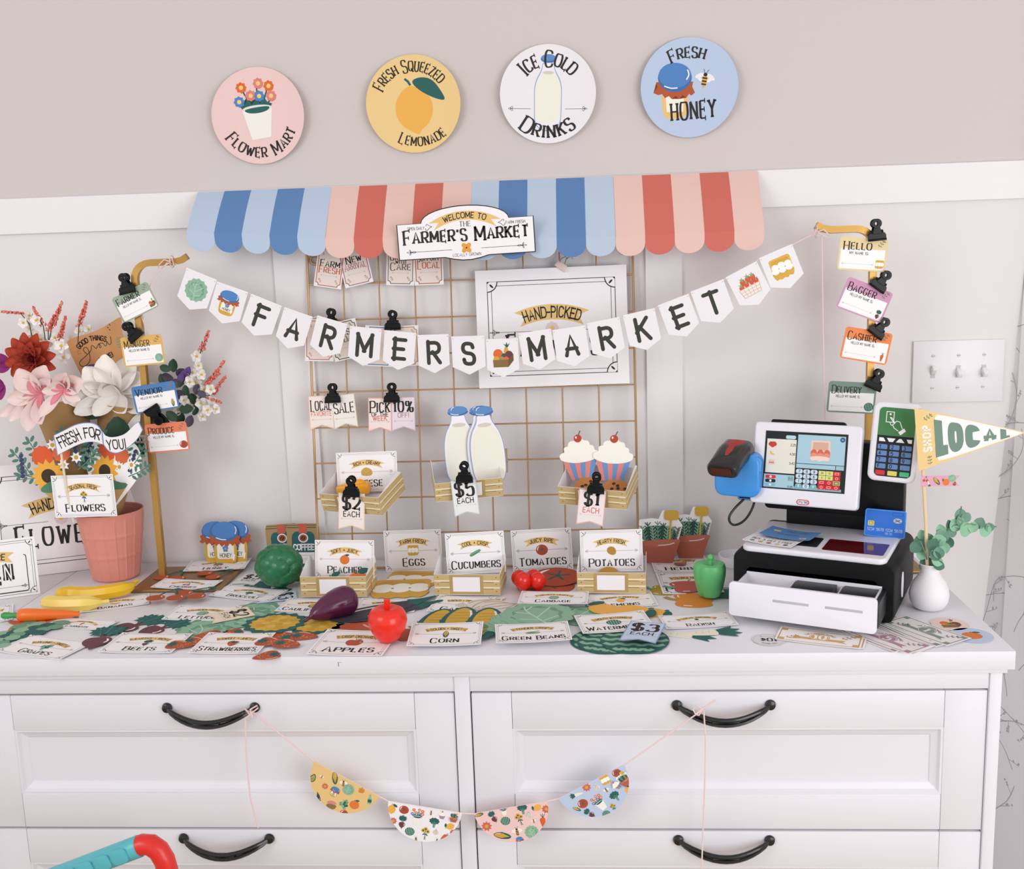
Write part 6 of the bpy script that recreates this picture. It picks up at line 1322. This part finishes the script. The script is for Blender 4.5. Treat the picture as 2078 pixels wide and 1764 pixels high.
lv = [(1866, 1098, 200, 24), (1858, 1110, 230, 24), (1872, 1085, 120, 22), (1880, 1120, 250, 22), (1893, 1105, 60, 24), (1905, 1098, 20, 26), (1912, 1088, 80, 27), (1922, 1100, -40, 26), (1916, 1112, -70, 22), (1905, 1122, -80, 22), (1898, 1128, 300, 20), (1870, 1125, 240, 22), (1885, 1095, 100, 22), (1925, 1066, 100, 20), (1938, 1066, -60, 26), (1950, 1056, 80, 26), (1958, 1074, -80, 30), (1948, 1045, 90, 24), (1945, 1060, 200, 22), (1960, 1050, 40, 20), (1975, 1070, -110, 20), (1988, 1062, 70, 22), (1998, 1076, -85, 26), (2008, 1070, -70, 18), (1930, 1080, -20, 22), (1878, 1138, 200, 20), (1902, 1140, -20, 20), (1890, 1142, 260, 18), (1868, 1112, 180, 20), (1910, 1075, 110, 20), (1875, 1148, 200, 20), (1905, 1148, 340, 20)]
for k, (px, py, an, s_) in enumerate(lv):
    m = MB(); d = Vector((math.cos(R(an)), rnd.uniform(-.3, .3), math.sin(R(an)))); L = s_ / 1270 * 1.15; yy = ev + (.01 if px > 1920 else rnd.uniform(-.02, .015))
    leaf(m, pv(px, py, yy) - d.normalized() * L / 2, d, Vector((rnd.uniform(-.5, .5), -1, rnd.uniform(-.2, .6))), L, L * .88, (g1, g2, g3)[k % 3] if px < 1940 else (g3, g1)[k % 2]); m.part('leaf', t)
t = thing('pennant_stick', 'wooden stick with yellow SHOP LOCAL pennant standing in the vase', 'pennant', VS + UP * .05); O = t.matrix_world.translation.copy(); SY = ev - .003
m = MB(); m.tube([V(1882, 1165, SY) - O, V(1878.5, 1060, SY) - O, V(1866, 830, SY + .0) - O], .0028, mat('#e8cfa6', .6), 8); m.part('stick', t)
A_, B_, C_ = V(1864, 957, SY - .004), V(1855.5, 828, SY - .004), V(2083, 878, SY - .02); v = (B_ - A_).normalized(); n0 = (C_ - A_).cross(v).normalized(); n0 = -n0 if n0.y > 0 else n0; u = v.cross(n0); hh = (B_ - A_).length; q = C_ - A_; fl = q.dot(u); fy = q.dot(v)
a = Art(); a.p([(0, 0), (fl, fy), (0, hh)], '#eccd8d', ext=True); cx_ = .028
a.p(chaikin([(.028, hh * .16), (.028, hh * .84), (.036, hh * .87), (fl * .96, fy + .0012), (fl * .96, fy - .0012), (.036, hh * .13)], True, 2), '#f6f3f4')
top = lambda x: hh * .86 + (fy - hh * .86) * (x / fl); bot = lambda x: hh * .14 + (fy - hh * .14) * (x / fl)
for ch_, x0, x1 in (('L', fl * .168, fl * .285), ('O', fl * .292, fl * .43), ('C', fl * .447, fl * .585), ('A', fl * .598, fl * .745), ('L', fl * .765, fl * .85)):
    w_, g_ = G[ch_]; ps = []
    for stroke in g_.split('|'):
        smo = stroke[0] == '~'; pts = P(stroke.lstrip('~'), 1.); pts = chaikin(pts) if smo else pts
        pts = [(1.5 + p[0] * (w_ - 3) / w_, 1.5 + p[1] * .7) for p in pts]
        def tr(p): x = x0 + (x1 - x0) * p[0] / w_; return (x, bot(x) + (top(x) - bot(x)) * p[1] / 10)
        if len(pts) == 2:
            dx_, dy_ = pts[1][0] - pts[0][0], pts[1][1] - pts[0][1]; l_ = math.hypot(dx_, dy_); k_ = 1.5 / l_
            pts = [(pts[0][0] + dx_ * (-k_ + (1 + 2 * k_) * q_ / 8), pts[0][1] + dy_ * (-k_ + (1 + 2 * k_) * q_ / 8)) for q_ in range(9)]
        ps += [[tr(p) for p in qd] for qd in a.ribbon_pts(pts, 1.9 if ch_ == 'A' else 2.9)]
    a.polys(ps, '#738f80', thin=True)
a.text('SHOP', .016, hh * .5, .0105, '#f6f3f4', 'sans', rot=90, wt=2, sp=5); a.sprig(.018, hh * .83, .011, '#6d8a5c', 0); a.sprig(.018, hh * .15, .011, '#6d8a5c', 60)
flat(a, 'pennant', MAT(A_ - O, u, v, n0), None, None, parent=t)
A_ = V(1869, 977, SY - .0035); a = Art(); a.p([(0, -.0085), (.06, -.0085), (.053, 0), (.06, .0085), (0, .0085)], '#e2a3b8', ext=True)
for k, (ic, x, y, s_) in enumerate((('cherry', .007, .003, .01), ('corn', .024, 0, .016), ('peach', .038, -.002, .013), ('cabbage', .048, .004, .013), ('straw', .052, -.005, .008), ('daikon', .012, -.004, .011))): draw(a, ic, x, y, s_, 40 * k)
flat(a, 'tape_flag', MAT(A_ - O, Vector((1, 0, 0)), UP, Vector((0, -1, 0))), None, None, parent=t)
# white bowl behind the register
c = T(1497, 1146); t = thing('bowl', 'small white shallow bowl half hidden behind the toy register', 'bowl', c); m = MB()
m.lathe([(0, 0), (.03, 0), (.034, .004), (.036, .02), (.034, .02), (.032, .006), (0, .003)], wv, None, 40); m.part('dish', t)
# ================================================================ FLOWERS AT THE LEFT
pc = T(217, 1184) + Vector((0, .043, 0)); ph_ = V(200, 1050, pc.y - .06).z - ZT
potm = mat('#dd8f7f', .5, bump=.03, bscale=200)
t = thing('flower_pot', 'salmon pink flower pot with ribbed panels, holding two bouquets', 'flower pot', pc); m = MB()
def rib(a_, z):
    k = (a_ / (2 * math.pi) * 18 + .5 * (int(z / (ph_ / 3 + .0001)) % 2) * 0) % 1; d_ = min(k, 1 - k); return 1 + .022 * math.exp(-(d_ / .09) ** 2)
prof = [(0, 0), (.040, 0), (.0435, .003)]
for i in range(1, 40):
    f = i / 40; b = sum(math.exp(-((f - q) / .018) ** 2) for q in (.36, .68)) * .0014; prof.append((.0435 + .0175 * f + b, .003 + (ph_ - .006) * f))
prof += [(.0612, ph_ - .001), (.0605, ph_), (.058, ph_ - .001), (.056, ph_ - .012), (.045, ph_ * .4), (0, ph_ * .35)]
m.lathe(prof, potm, None, 216, rip=lambda a_, z: rib(a_, z) if .006 < z < ph_ - .012 else 1); m.part('pot', t)
krf = mat('#b08a58', .8, bump=.15, bscale=90)
def cone(bx, by, mx, my, y0, y1, r0, r1, label):
    A_, B_ = V(bx, by, y0), V(mx, my, y1); d = (B_ - A_); L = d.length; d.normalize(); M = d.to_track_quat('Z', 'Y').to_matrix().to_4x4(); M.translation = A_
    t = thing('wrapped_bouquet', label, 'bouquet', Matrix.Translation(A_), 'wrapped flower bouquets'); X = Matrix.Translation(-A_) @ M; m = MB()
    m.lathe([(r0, 0), (r0 + (r1 - r0) * .5, L * .5), (r1, L), (r1 - .0008, L), (r0 - .0008 + (r1 - r0) * .5, L * .5), (r0 - .0008, 0)], krf, X, 40, False, lambda a_, z: 1 + .02 * math.sin(3 * a_ + z * 30)); m.part('paper_wrap', t); return t, A_
B1, O1 = cone(184, 1062, 122, 818, pc.y - .01, pc.y + .01, .016, .05, 'bouquet in brown paper on the left, with red dahlia and pink magnolia')
B2, O2 = cone(222, 1066, 252, 826, pc.y - .0, pc.y + .04, .016, .050, 'bouquet in brown paper on the right, with white magnolia')
YFl = pc.y - .03; YF2 = pc.y + .045
dk = mat('#2f4636', .7)
def blossom(root, O, px, py, r, petals, y, name, mt, mt2=None, centre=None, n2=None):   # petals: list of (angle deg in picture, length, width, forward, curl)
    m = MB(); o = V(px, py, y) - O
    for an, L, Wd, fw, cz in petals:
        d = Vector((math.cos(R(an)), -fw, math.sin(R(an)))); leaf(m, o, d, Vector((0, -1, 0)) + d * .2, L * r, Wd * r, mt, .3, 2 if 'magnolia' in name else 1, 8, 10, None, cz)
        if mt2: leaf(m, o + Vector((0, -.0008, 0)), d, Vector((0, -1, 0)) + d * .2, L * r * .55, Wd * r * .45, mt2, .3, 1, 4, 5, None, cz * .5)
    if centre: m.ball((o.x, o.y - .004, o.z), r * .13, centre, 10, 8)
    p = m.part(name, root); return p
wh = mat('#fbf6f0', .7); pkm = mat('#f1dcd8', .7); pkd = mat('#e8909b', .7); dah = mat('#b8432a', .75); dah2 = mat('#8f2c1f', .75); wb = mat('#f6f2ee', .7); yl = mat('#d8b93a', .7); mgt = mat('#9a2f7c', .75); pur = mat('#76569a', .75)
# dahlia, three rings
pt = [(30 * k + 8, 1, .52, .25, -.1) for k in range(12)] + [(36 * k, .8, .46, .7, -.1) for k in range(10)]
blossom(B1, O1, 66, 728, .05, pt, YFl - .0, 'dahlia', dah)
pt = [(45 * k + 20, .55, .36, 1.4, .1) for k in range(8)] + [(60 * k, .34, .26, 2.6, .2) for k in range(6)]
blossom(B1, O1, 70, 728, .05, pt, YFl - .012, 'dahlia_heart', dah2)
blossom(B1, O1, 8, 780, .03, [(200, 1, .7, .2, 0), (150, 1.2, .7, .3, 0), (260, 1, .6, .3, 0)], YFl + .02, 'magenta_bloom', mgt)
blossom(B1, O1, 22, 742, .03, [(130, 1, .8, .2, 0), (190, 1, .7, .3, 0)], YFl + .03, 'magenta_bloom', mgt)
blossom(B1, O1, 182, 772, .036, [(60, 1.0, .9, .2, 0), (-30, 1.1, .8, .2, 0), (10, 1, .8, .3, 0)], YFl + .055, 'purple_bloom', pur)
# pink magnolia (left) and white magnolia (right)
blossom(B1, O1, 84, 800, .08, [(118, .75, .55, .5, -.1), (150, .62, .5, .3, -.1), (186, .72, .36, .4, .1), (207, 1.0, .30, .3, .05), (222, .9, .26, .5, 0), (262, .95, .46, .6, .1), (290, .85, .42, .7, .1), (70, .72, .5, .3, -.1), (40, .6, .4, .4, 0)], YFl - .03, 'pink_magnolia', pkm, pkd)
blossom(B1, O1, 128, 790, .066, [(20, .8, .55, .3, 0), (60, .62, .5, .4, .1), (100, .45, .4, .9, .1), (-25, .7, .36, .4, 0), (240, 1.0, .34, .6, .2), (180, .55, .26, .8, 0), (330, .55, .5, .3, 0)], YFl - .04, 'pink_magnolia', pkm, pkd)
blossom(B2, O2, 240, 798, .09, [(132, .85, .56, .5, -.1), (98, .86, .58, .4, -.15), (62, .85, .5, .1, -.1), (30, .8, .42, .1, 0), (5, 1.05, .34, .0, 0), (160, .75, .36, .5, .1), (186, 1.0, .36, .4, .1), (204, .95, .38, .5, .1), (228, .7, .36, .7, .1), (-30, .7, .42, .1, .05), (-62, .5, .4, .4, .1), (112, .55, .45, 1.2, .1), (70, .5, .4, 1.4, .1)], pc.y + .012, 'white_magnolia', wh)
m = MB(); leaf(m, V(284, 838, YF2 - .04) - O2, Vector((-.5, -.1, -1)), Vector((0, -1, 0)), .075, .022, wh, .3); m.part('hanging_petal', B2)
gl_ = mat('#2a4a35', .6); gl2 = mat('#41604c', .65)
for px, py, an, L, Wd in ((236, 846, -80, .062, .05), (205, 845, 172, .035, .016), (292, 835, -30, .06, .03), (275, 905, -110, .05, .04), (262, 880, -60, .05, .035)):
    m = MB(); d = Vector((math.cos(R(an)), -.1, math.sin(R(an)))); leaf(m, V(px, py, pc.y - .014) - O2, d, Vector((0, -1, .2)), L, Wd, gl_, .2); m.part('leaf', B2)
# eucalyptus-like greens at the right
r2 = random.Random(3)
for px, py, s_ in ((352, 742, 24), (366, 756, 22), (340, 765, 24), (372, 775, 22), (380, 795, 26), (362, 800, 24), (392, 810, 22), (352, 820, 24), (378, 830, 26), (365, 848, 26), (385, 855, 22), (400, 790, 20), (345, 790, 24), (335, 748, 20), (395, 832, 20), (370, 870, 22), (330, 770, 22), (358, 778, 24), (348, 845, 24), (410, 800, 18)):
    m = MB(); an = r2.uniform(0, 360); L = s_ / 1130 * 1.2; d = Vector((math.cos(R(an)), r2.uniform(-.4, .4), math.sin(R(an)))); leaf(m, V(px, py, YF2 - .01 + r2.uniform(-.015, .015)) - O2 - d * L / 2, d, Vector((r2.uniform(-.5, .5), -1, r2.uniform(-.3, .5))), L, L * .7, (gl_, gl2, mat('#5d5566', .7))[r2.randrange(3)], .2); m.part('leaf', B2)
def spike(root, O, pts, y, r=.0068):
    W3 = [V(px, py, y) - O for px, py in pts]; m = MB(); m.tube(W3, .0009, dk, 6)
    a_, b_ = W3[-2], W3[-1]; d = b_ - a_; n = int(d.length / .0011)
    cs = (mat('#e0705f', .7), mat('#d65c52', .7), mat('#ec8d7c', .7))
    for i in range(n * 2):
        f = r2.random(); rr = r * (1.05 - .75 * f) * (.45 + .55 * r2.random()); an = r2.uniform(0, 6.28); o = a_ + d * f + Vector((math.cos(an) * rr, math.sin(an) * rr, r2.uniform(-.001, .001))); s_ = r2.uniform(.0011, .0019)
        m.ball(o, (s_, s_, s_ * 1.4), cs[i % 3], 6, 4)
    m.part('coral_spike', root)
for P_ in (((66, 690), (60, 658), (42, 636), (2, 632)), ((92, 690), (88, 662), (66, 622)), ((100, 690), (106, 662), (126, 612)), ((98, 690), (98, 672), (110, 640)), ((118, 700), (120, 690), (133, 643)), ((158, 700), (160, 662), (176, 611))): spike(B1, O1, P_, YFl + .01)
for P_ in (((392, 760), (408, 712), (424, 672)), ((400, 800), (420, 780), (455, 733)), ((400, 810), (432, 800), (458, 763)), ((404, 790), (418, 778), (446, 758)), ((405, 806), (425, 808), (450, 818))): spike(B2, O2, P_, YF2 - .0)
def small(root, O, lst, y):
    for px, py, r in lst:
        m = MB(); o = V(px, py, y + r2.uniform(-.012, .008)) - O; tl = r2.uniform(0, 72); nx = r2.uniform(-.4, .4); nz = r2.uniform(-.2, .4)
        for k in range(5):
            d = Vector((math.cos(R(72 * k + tl)), -.3 - nx * math.cos(R(72 * k + tl)), math.sin(R(72 * k + tl)))); leaf(m, o, d, Vector((nx, -1, nz)), r, r * .95, wb, .2, 1, 3, 4)
        m.ball((o.x, o.y - .002, o.z), r * .2, yl, 8, 6); m.part('white_blossom', root)
small(B1, O1, [(62, 667, .013), (48, 655, .011), (60, 640, .011), (75, 678, .011), (62, 690, .012), (95, 700, .012), (125, 702, .014), (112, 685, .011), (84, 688, .012), (130, 725, .013), (74, 650, .011)], YFl + .015)
small(B1, O1, [(162, 672, .011), (146, 690, .012), (180, 668, .010)], pc.y + .06)
small(B2, O2, [(400, 723, .012), (404, 742, .011), (392, 756, .011), (410, 760, .012), (386, 775, .012), (398, 776, .013), (415, 790, .012), (428, 790, .011), (409, 818, .013), (422, 832, .012), (385, 828, .012), (362, 832, .011), (430, 812, .010), (440, 830, .011), (375, 812, .011), (412, 845, .011), (348, 870, .014)], YF2 - .006)
for k, (px, py) in enumerate(((372, 768), (380, 762), (366, 775))): m = MB(); d = Vector((.3, -.2, .6)); leaf(m, V(px, py, YF2 - .012) - O2, d, Vector((0, -1, 0)), .02, .014, pur, .3); m.part('purple_bloom', B2)
# cards and cut-outs in the pot
M, w, h = frame3((160, 800), (268, 760), (141, 688), (0, YFl + .012, 0), VY); c = V(203, 707, pc.y + .04); q = R(14)
u = Vector((math.cos(q), 0, math.sin(q))); v = Vector((-math.sin(q), 0, math.cos(q))); a = Art()
a.b([(-.062, .024), (-.05, .034), (0, .031), (.05, .044), (.062, .046), (.05, .02), (.055, -.03), (.04, -.065), (-.04, -.07), (-.05, -.06)], '#dca26b', ext=True)
a.text('GOOD THINGS', -.012, .022, .0085, INK, 'sans', fit=.062, arc=.05, wt=2); a.text('HERE!', .006, -.019, .0085, INK, 'sans', rot=8, wt=2)
a.l([(-.028, -.004), (-.034, .006), (-.026, .011), (-.022, .003), (-.026, -.02), (-.046, -.026), (-.05, -.014), (-.03, -.006), (-.016, .002), (-.016, .009), (-.011, .009), (-.008, .0), (-.003, .006), (.001, .010), (.004, .002), (-.001, .0), (.001, .01), (.010, .008), (.010, .001), (.015, .002), (.017, .011), (.019, .001), (.025, .003), (.027, .016)], .0012, INK, True)
a.sprig(.04, -.002, .018, '#8fa684', 60, 4); a.l(scal(5, .002, .004, .3) and [(x - .042, y + .004) for x, y in scal(5, .002, .0045, .3)], .0007, '#c97b35'); 
for x, y in ((.028, .033), (.033, .037), (.03, .028)): a.e(x, y, .0008, .002, INK, 20, 8)
flat(a, 'greeting_card', MAT(c, u, v, u.cross(v)), 'apricot GOOD THINGS GROW HERE card stuck among the flowers', 'card')
cutV('sun', 118, 968, .135, 12, pc.y - .066, 'paper sunflower bunch behind the FLOWERS card, at its left', 'paper flower bunches', 'paper_flower_bunch', .14, ln=0, edge=False)
cutV('sun', 226, 965, .135, -12, pc.y - .05, 'paper flower bunch with white edge behind the FLOWERS card, at its right', 'paper flower bunches', 'paper_flower_bunch', .11, ln=0)
M, w, h = frame3((113, 1051), (238, 1047.5), (117.8, 965.5), (0, pc.y - .078, 0), VY)
flat(signcard(w, h, 'SEASONAL FRESH', 'Flowers', 'bouquet', '#6d7780'), 'price_card', M, 'FLOWERS price card tucked in the rim of the pink pot', 'card', 'price cards standing in a row')
# ribbon sign on a stick
yr = pc.y - .085; t = thing('ribbon_sign', 'wavy white FRESH FOR YOU! ribbon sign on a stick in the pink pot', 'sign', V(130, 960, yr)); O = t.matrix_world.translation.copy()
m = MB(); m.tube([V(122, 905, yr + .002) - O, V(136, 1000, yr + .006) - O, V(150, 1060, yr + .012) - O], .0022, mat('#e8d9c0', .6), 8); m.part('stick', t)
pxq = lambda s_: [(V(x, y, yr).x - O.x, V(x, y, yr).z - O.z) for x, y in s_]
top1 = pxq([(108, 884), (130, 873), (155, 860), (180, 856.5), (198, 861), (207, 875)]); bot1 = pxq([(210, 903), (196, 897), (178, 897), (160, 902), (138, 913), (116, 925)])
top2 = pxq([(207, 875), (212, 884), (224, 888), (240, 886), (256, 880), (272, 862), (282, 855)]); bot2 = pxq([(290, 872), (281, 890), (262, 908), (244, 919), (232, 921), (219, 916), (210, 903)])
a = Art()
for tp, bt_ in ((top2, bot2), (top1, bot1)):
    o = chaikin(tp) + chaikin(bt_); a.p(o, '#7d9bc9', ext=True); cx_ = sum(x for x, y in o) / len(o); cy_ = sum(y for x, y in o) / len(o)
    a.p([(cx_ + (x - cx_) * .965, cy_ + (y - cy_) * .945 + (0)) for x, y in o], '#f4eff2')
def onp(tx, px, py, rt, h_, ft): x, y = pxq([(px, py)])[0]; a.text(tx, x, y, h_, INK, 'sans', rot=rt, wt=1.2, fit=ft)
onp('FRESH', 140, 890, 22, .019, .042); onp('FO', 181, 878, 4, .017, .018); onp('R', 198, 882, -14, .017, .008); onp('YOU!', 236, 902, 4, .016, .034)
flat(a, 'ribbon', MAT(Vector((0, 0, 0)), Vector((1, 0, 0)), UP, Vector((0, -1, 0))), None, None, parent=t)
# posters at the left
A_, B_ = T(-22, 1181), T(286, 1144); u = (B_ - A_).normalized(); n = u.cross(UP).normalized(); n = (n if n.y < 0 else -n); n = (n + UP * .10).normalized(); M, w, h = frame3((-22, 1181), (286, 1144), (-32, 950), A_, n)
flat(signcard(w, h, 'HAND-PICKED', 'Flowers', 'bouquet', big=True), 'paper_poster', Matrix.Translation(UP * .001) @ M, 'white framed HAND-PICKED FLOWERS poster standing behind the pink pot', 'poster')
A_, B_ = T(-105, 1232), T(82, 1206); u = (B_ - A_).normalized(); n = u.cross(UP).normalized(); n = (n if n.y < 0 else -n); n = (n + UP * .12).normalized(); M, w, h = frame3((-105, 1232), (82, 1206), (-118, 1112), A_, n)
a = Art(); a.rect(-w / 2, -h / 2, w / 2, h / 2, PAPER, ext=True); framed(a, w, h, '#6a6668', .045, .035, .1, .008)
a.loop(rrect(w * .77, h * .62, .004, 0, -h * .1), .0014, INK); a.rect(-w * .36, h * .16, w * .36, h * .25, PAPER); a.ribbon(0, h * .22, w * .5, h * .17, h * 1.6, RIB); a.text('WE ARE', 0, h * .22, h * .1, INK, 'sans', fit=w * .31, arc=h * 1.6)
a.text('OPEN', 0, -h * .06, h * .27, INK, wt=2.6, big=1, sp=5, fit=w * .42); a.text('OPEN', 0, -h * .06, h * .25, PAPER, 'sans', wt=1.1, big=1, sp=5.2, fit=w * .41); a.arrow(-w * .36, w * .36, -h * .32, h * .045, INK, 0, 1)
flat(a, 'open_sign', Matrix.Translation(UP * .001) @ M, 'white WE ARE OPEN sign cut by the left edge of the picture', 'sign')
# ================================================================ CART HANDLE IN FRONT
yc = -.16; t = thing('toy_cart_handle', 'turquoise and red push handle of a toy cart in front of the dresser', 'toy cart', V(230, 1740, yc)); O = t.matrix_world.translation.copy(); tq = plastic('#56b7c1', .35); rd_ = plastic('#e0261c', .38)
pp = lambda s_: [V(x, y, yc) - O for x, y in s_]
a_, b_ = pp([(60, 1802), (284, 1717)]); d = b_ - a_; m = MB(); m.tube([a_ + d * q for q in (0, .2, .4, .6, .8, .9, 1)], .0158, tq, 24); 
for i in range(5):
    o = a_ + d * (.26 + .15 * i); dn = d.normalized(); X = MAT(o + Vector((0, -.0145, .002)), dn, Vector((0, -1, 0)).cross(dn) * 1.0, Vector((0, -1, 0)))
    m.prism(rrect(.024, .022, .007), 0, .0032, tq, X)
m.part('grip', t, bevel=.0008)
m = MB(); m.tube(pp([(270, 1722), (290, 1714), (306, 1715), (322, 1726), (334, 1746), (341, 1772), (345, 1810)]), .0148, rd_, 20); m.part('tube', t)
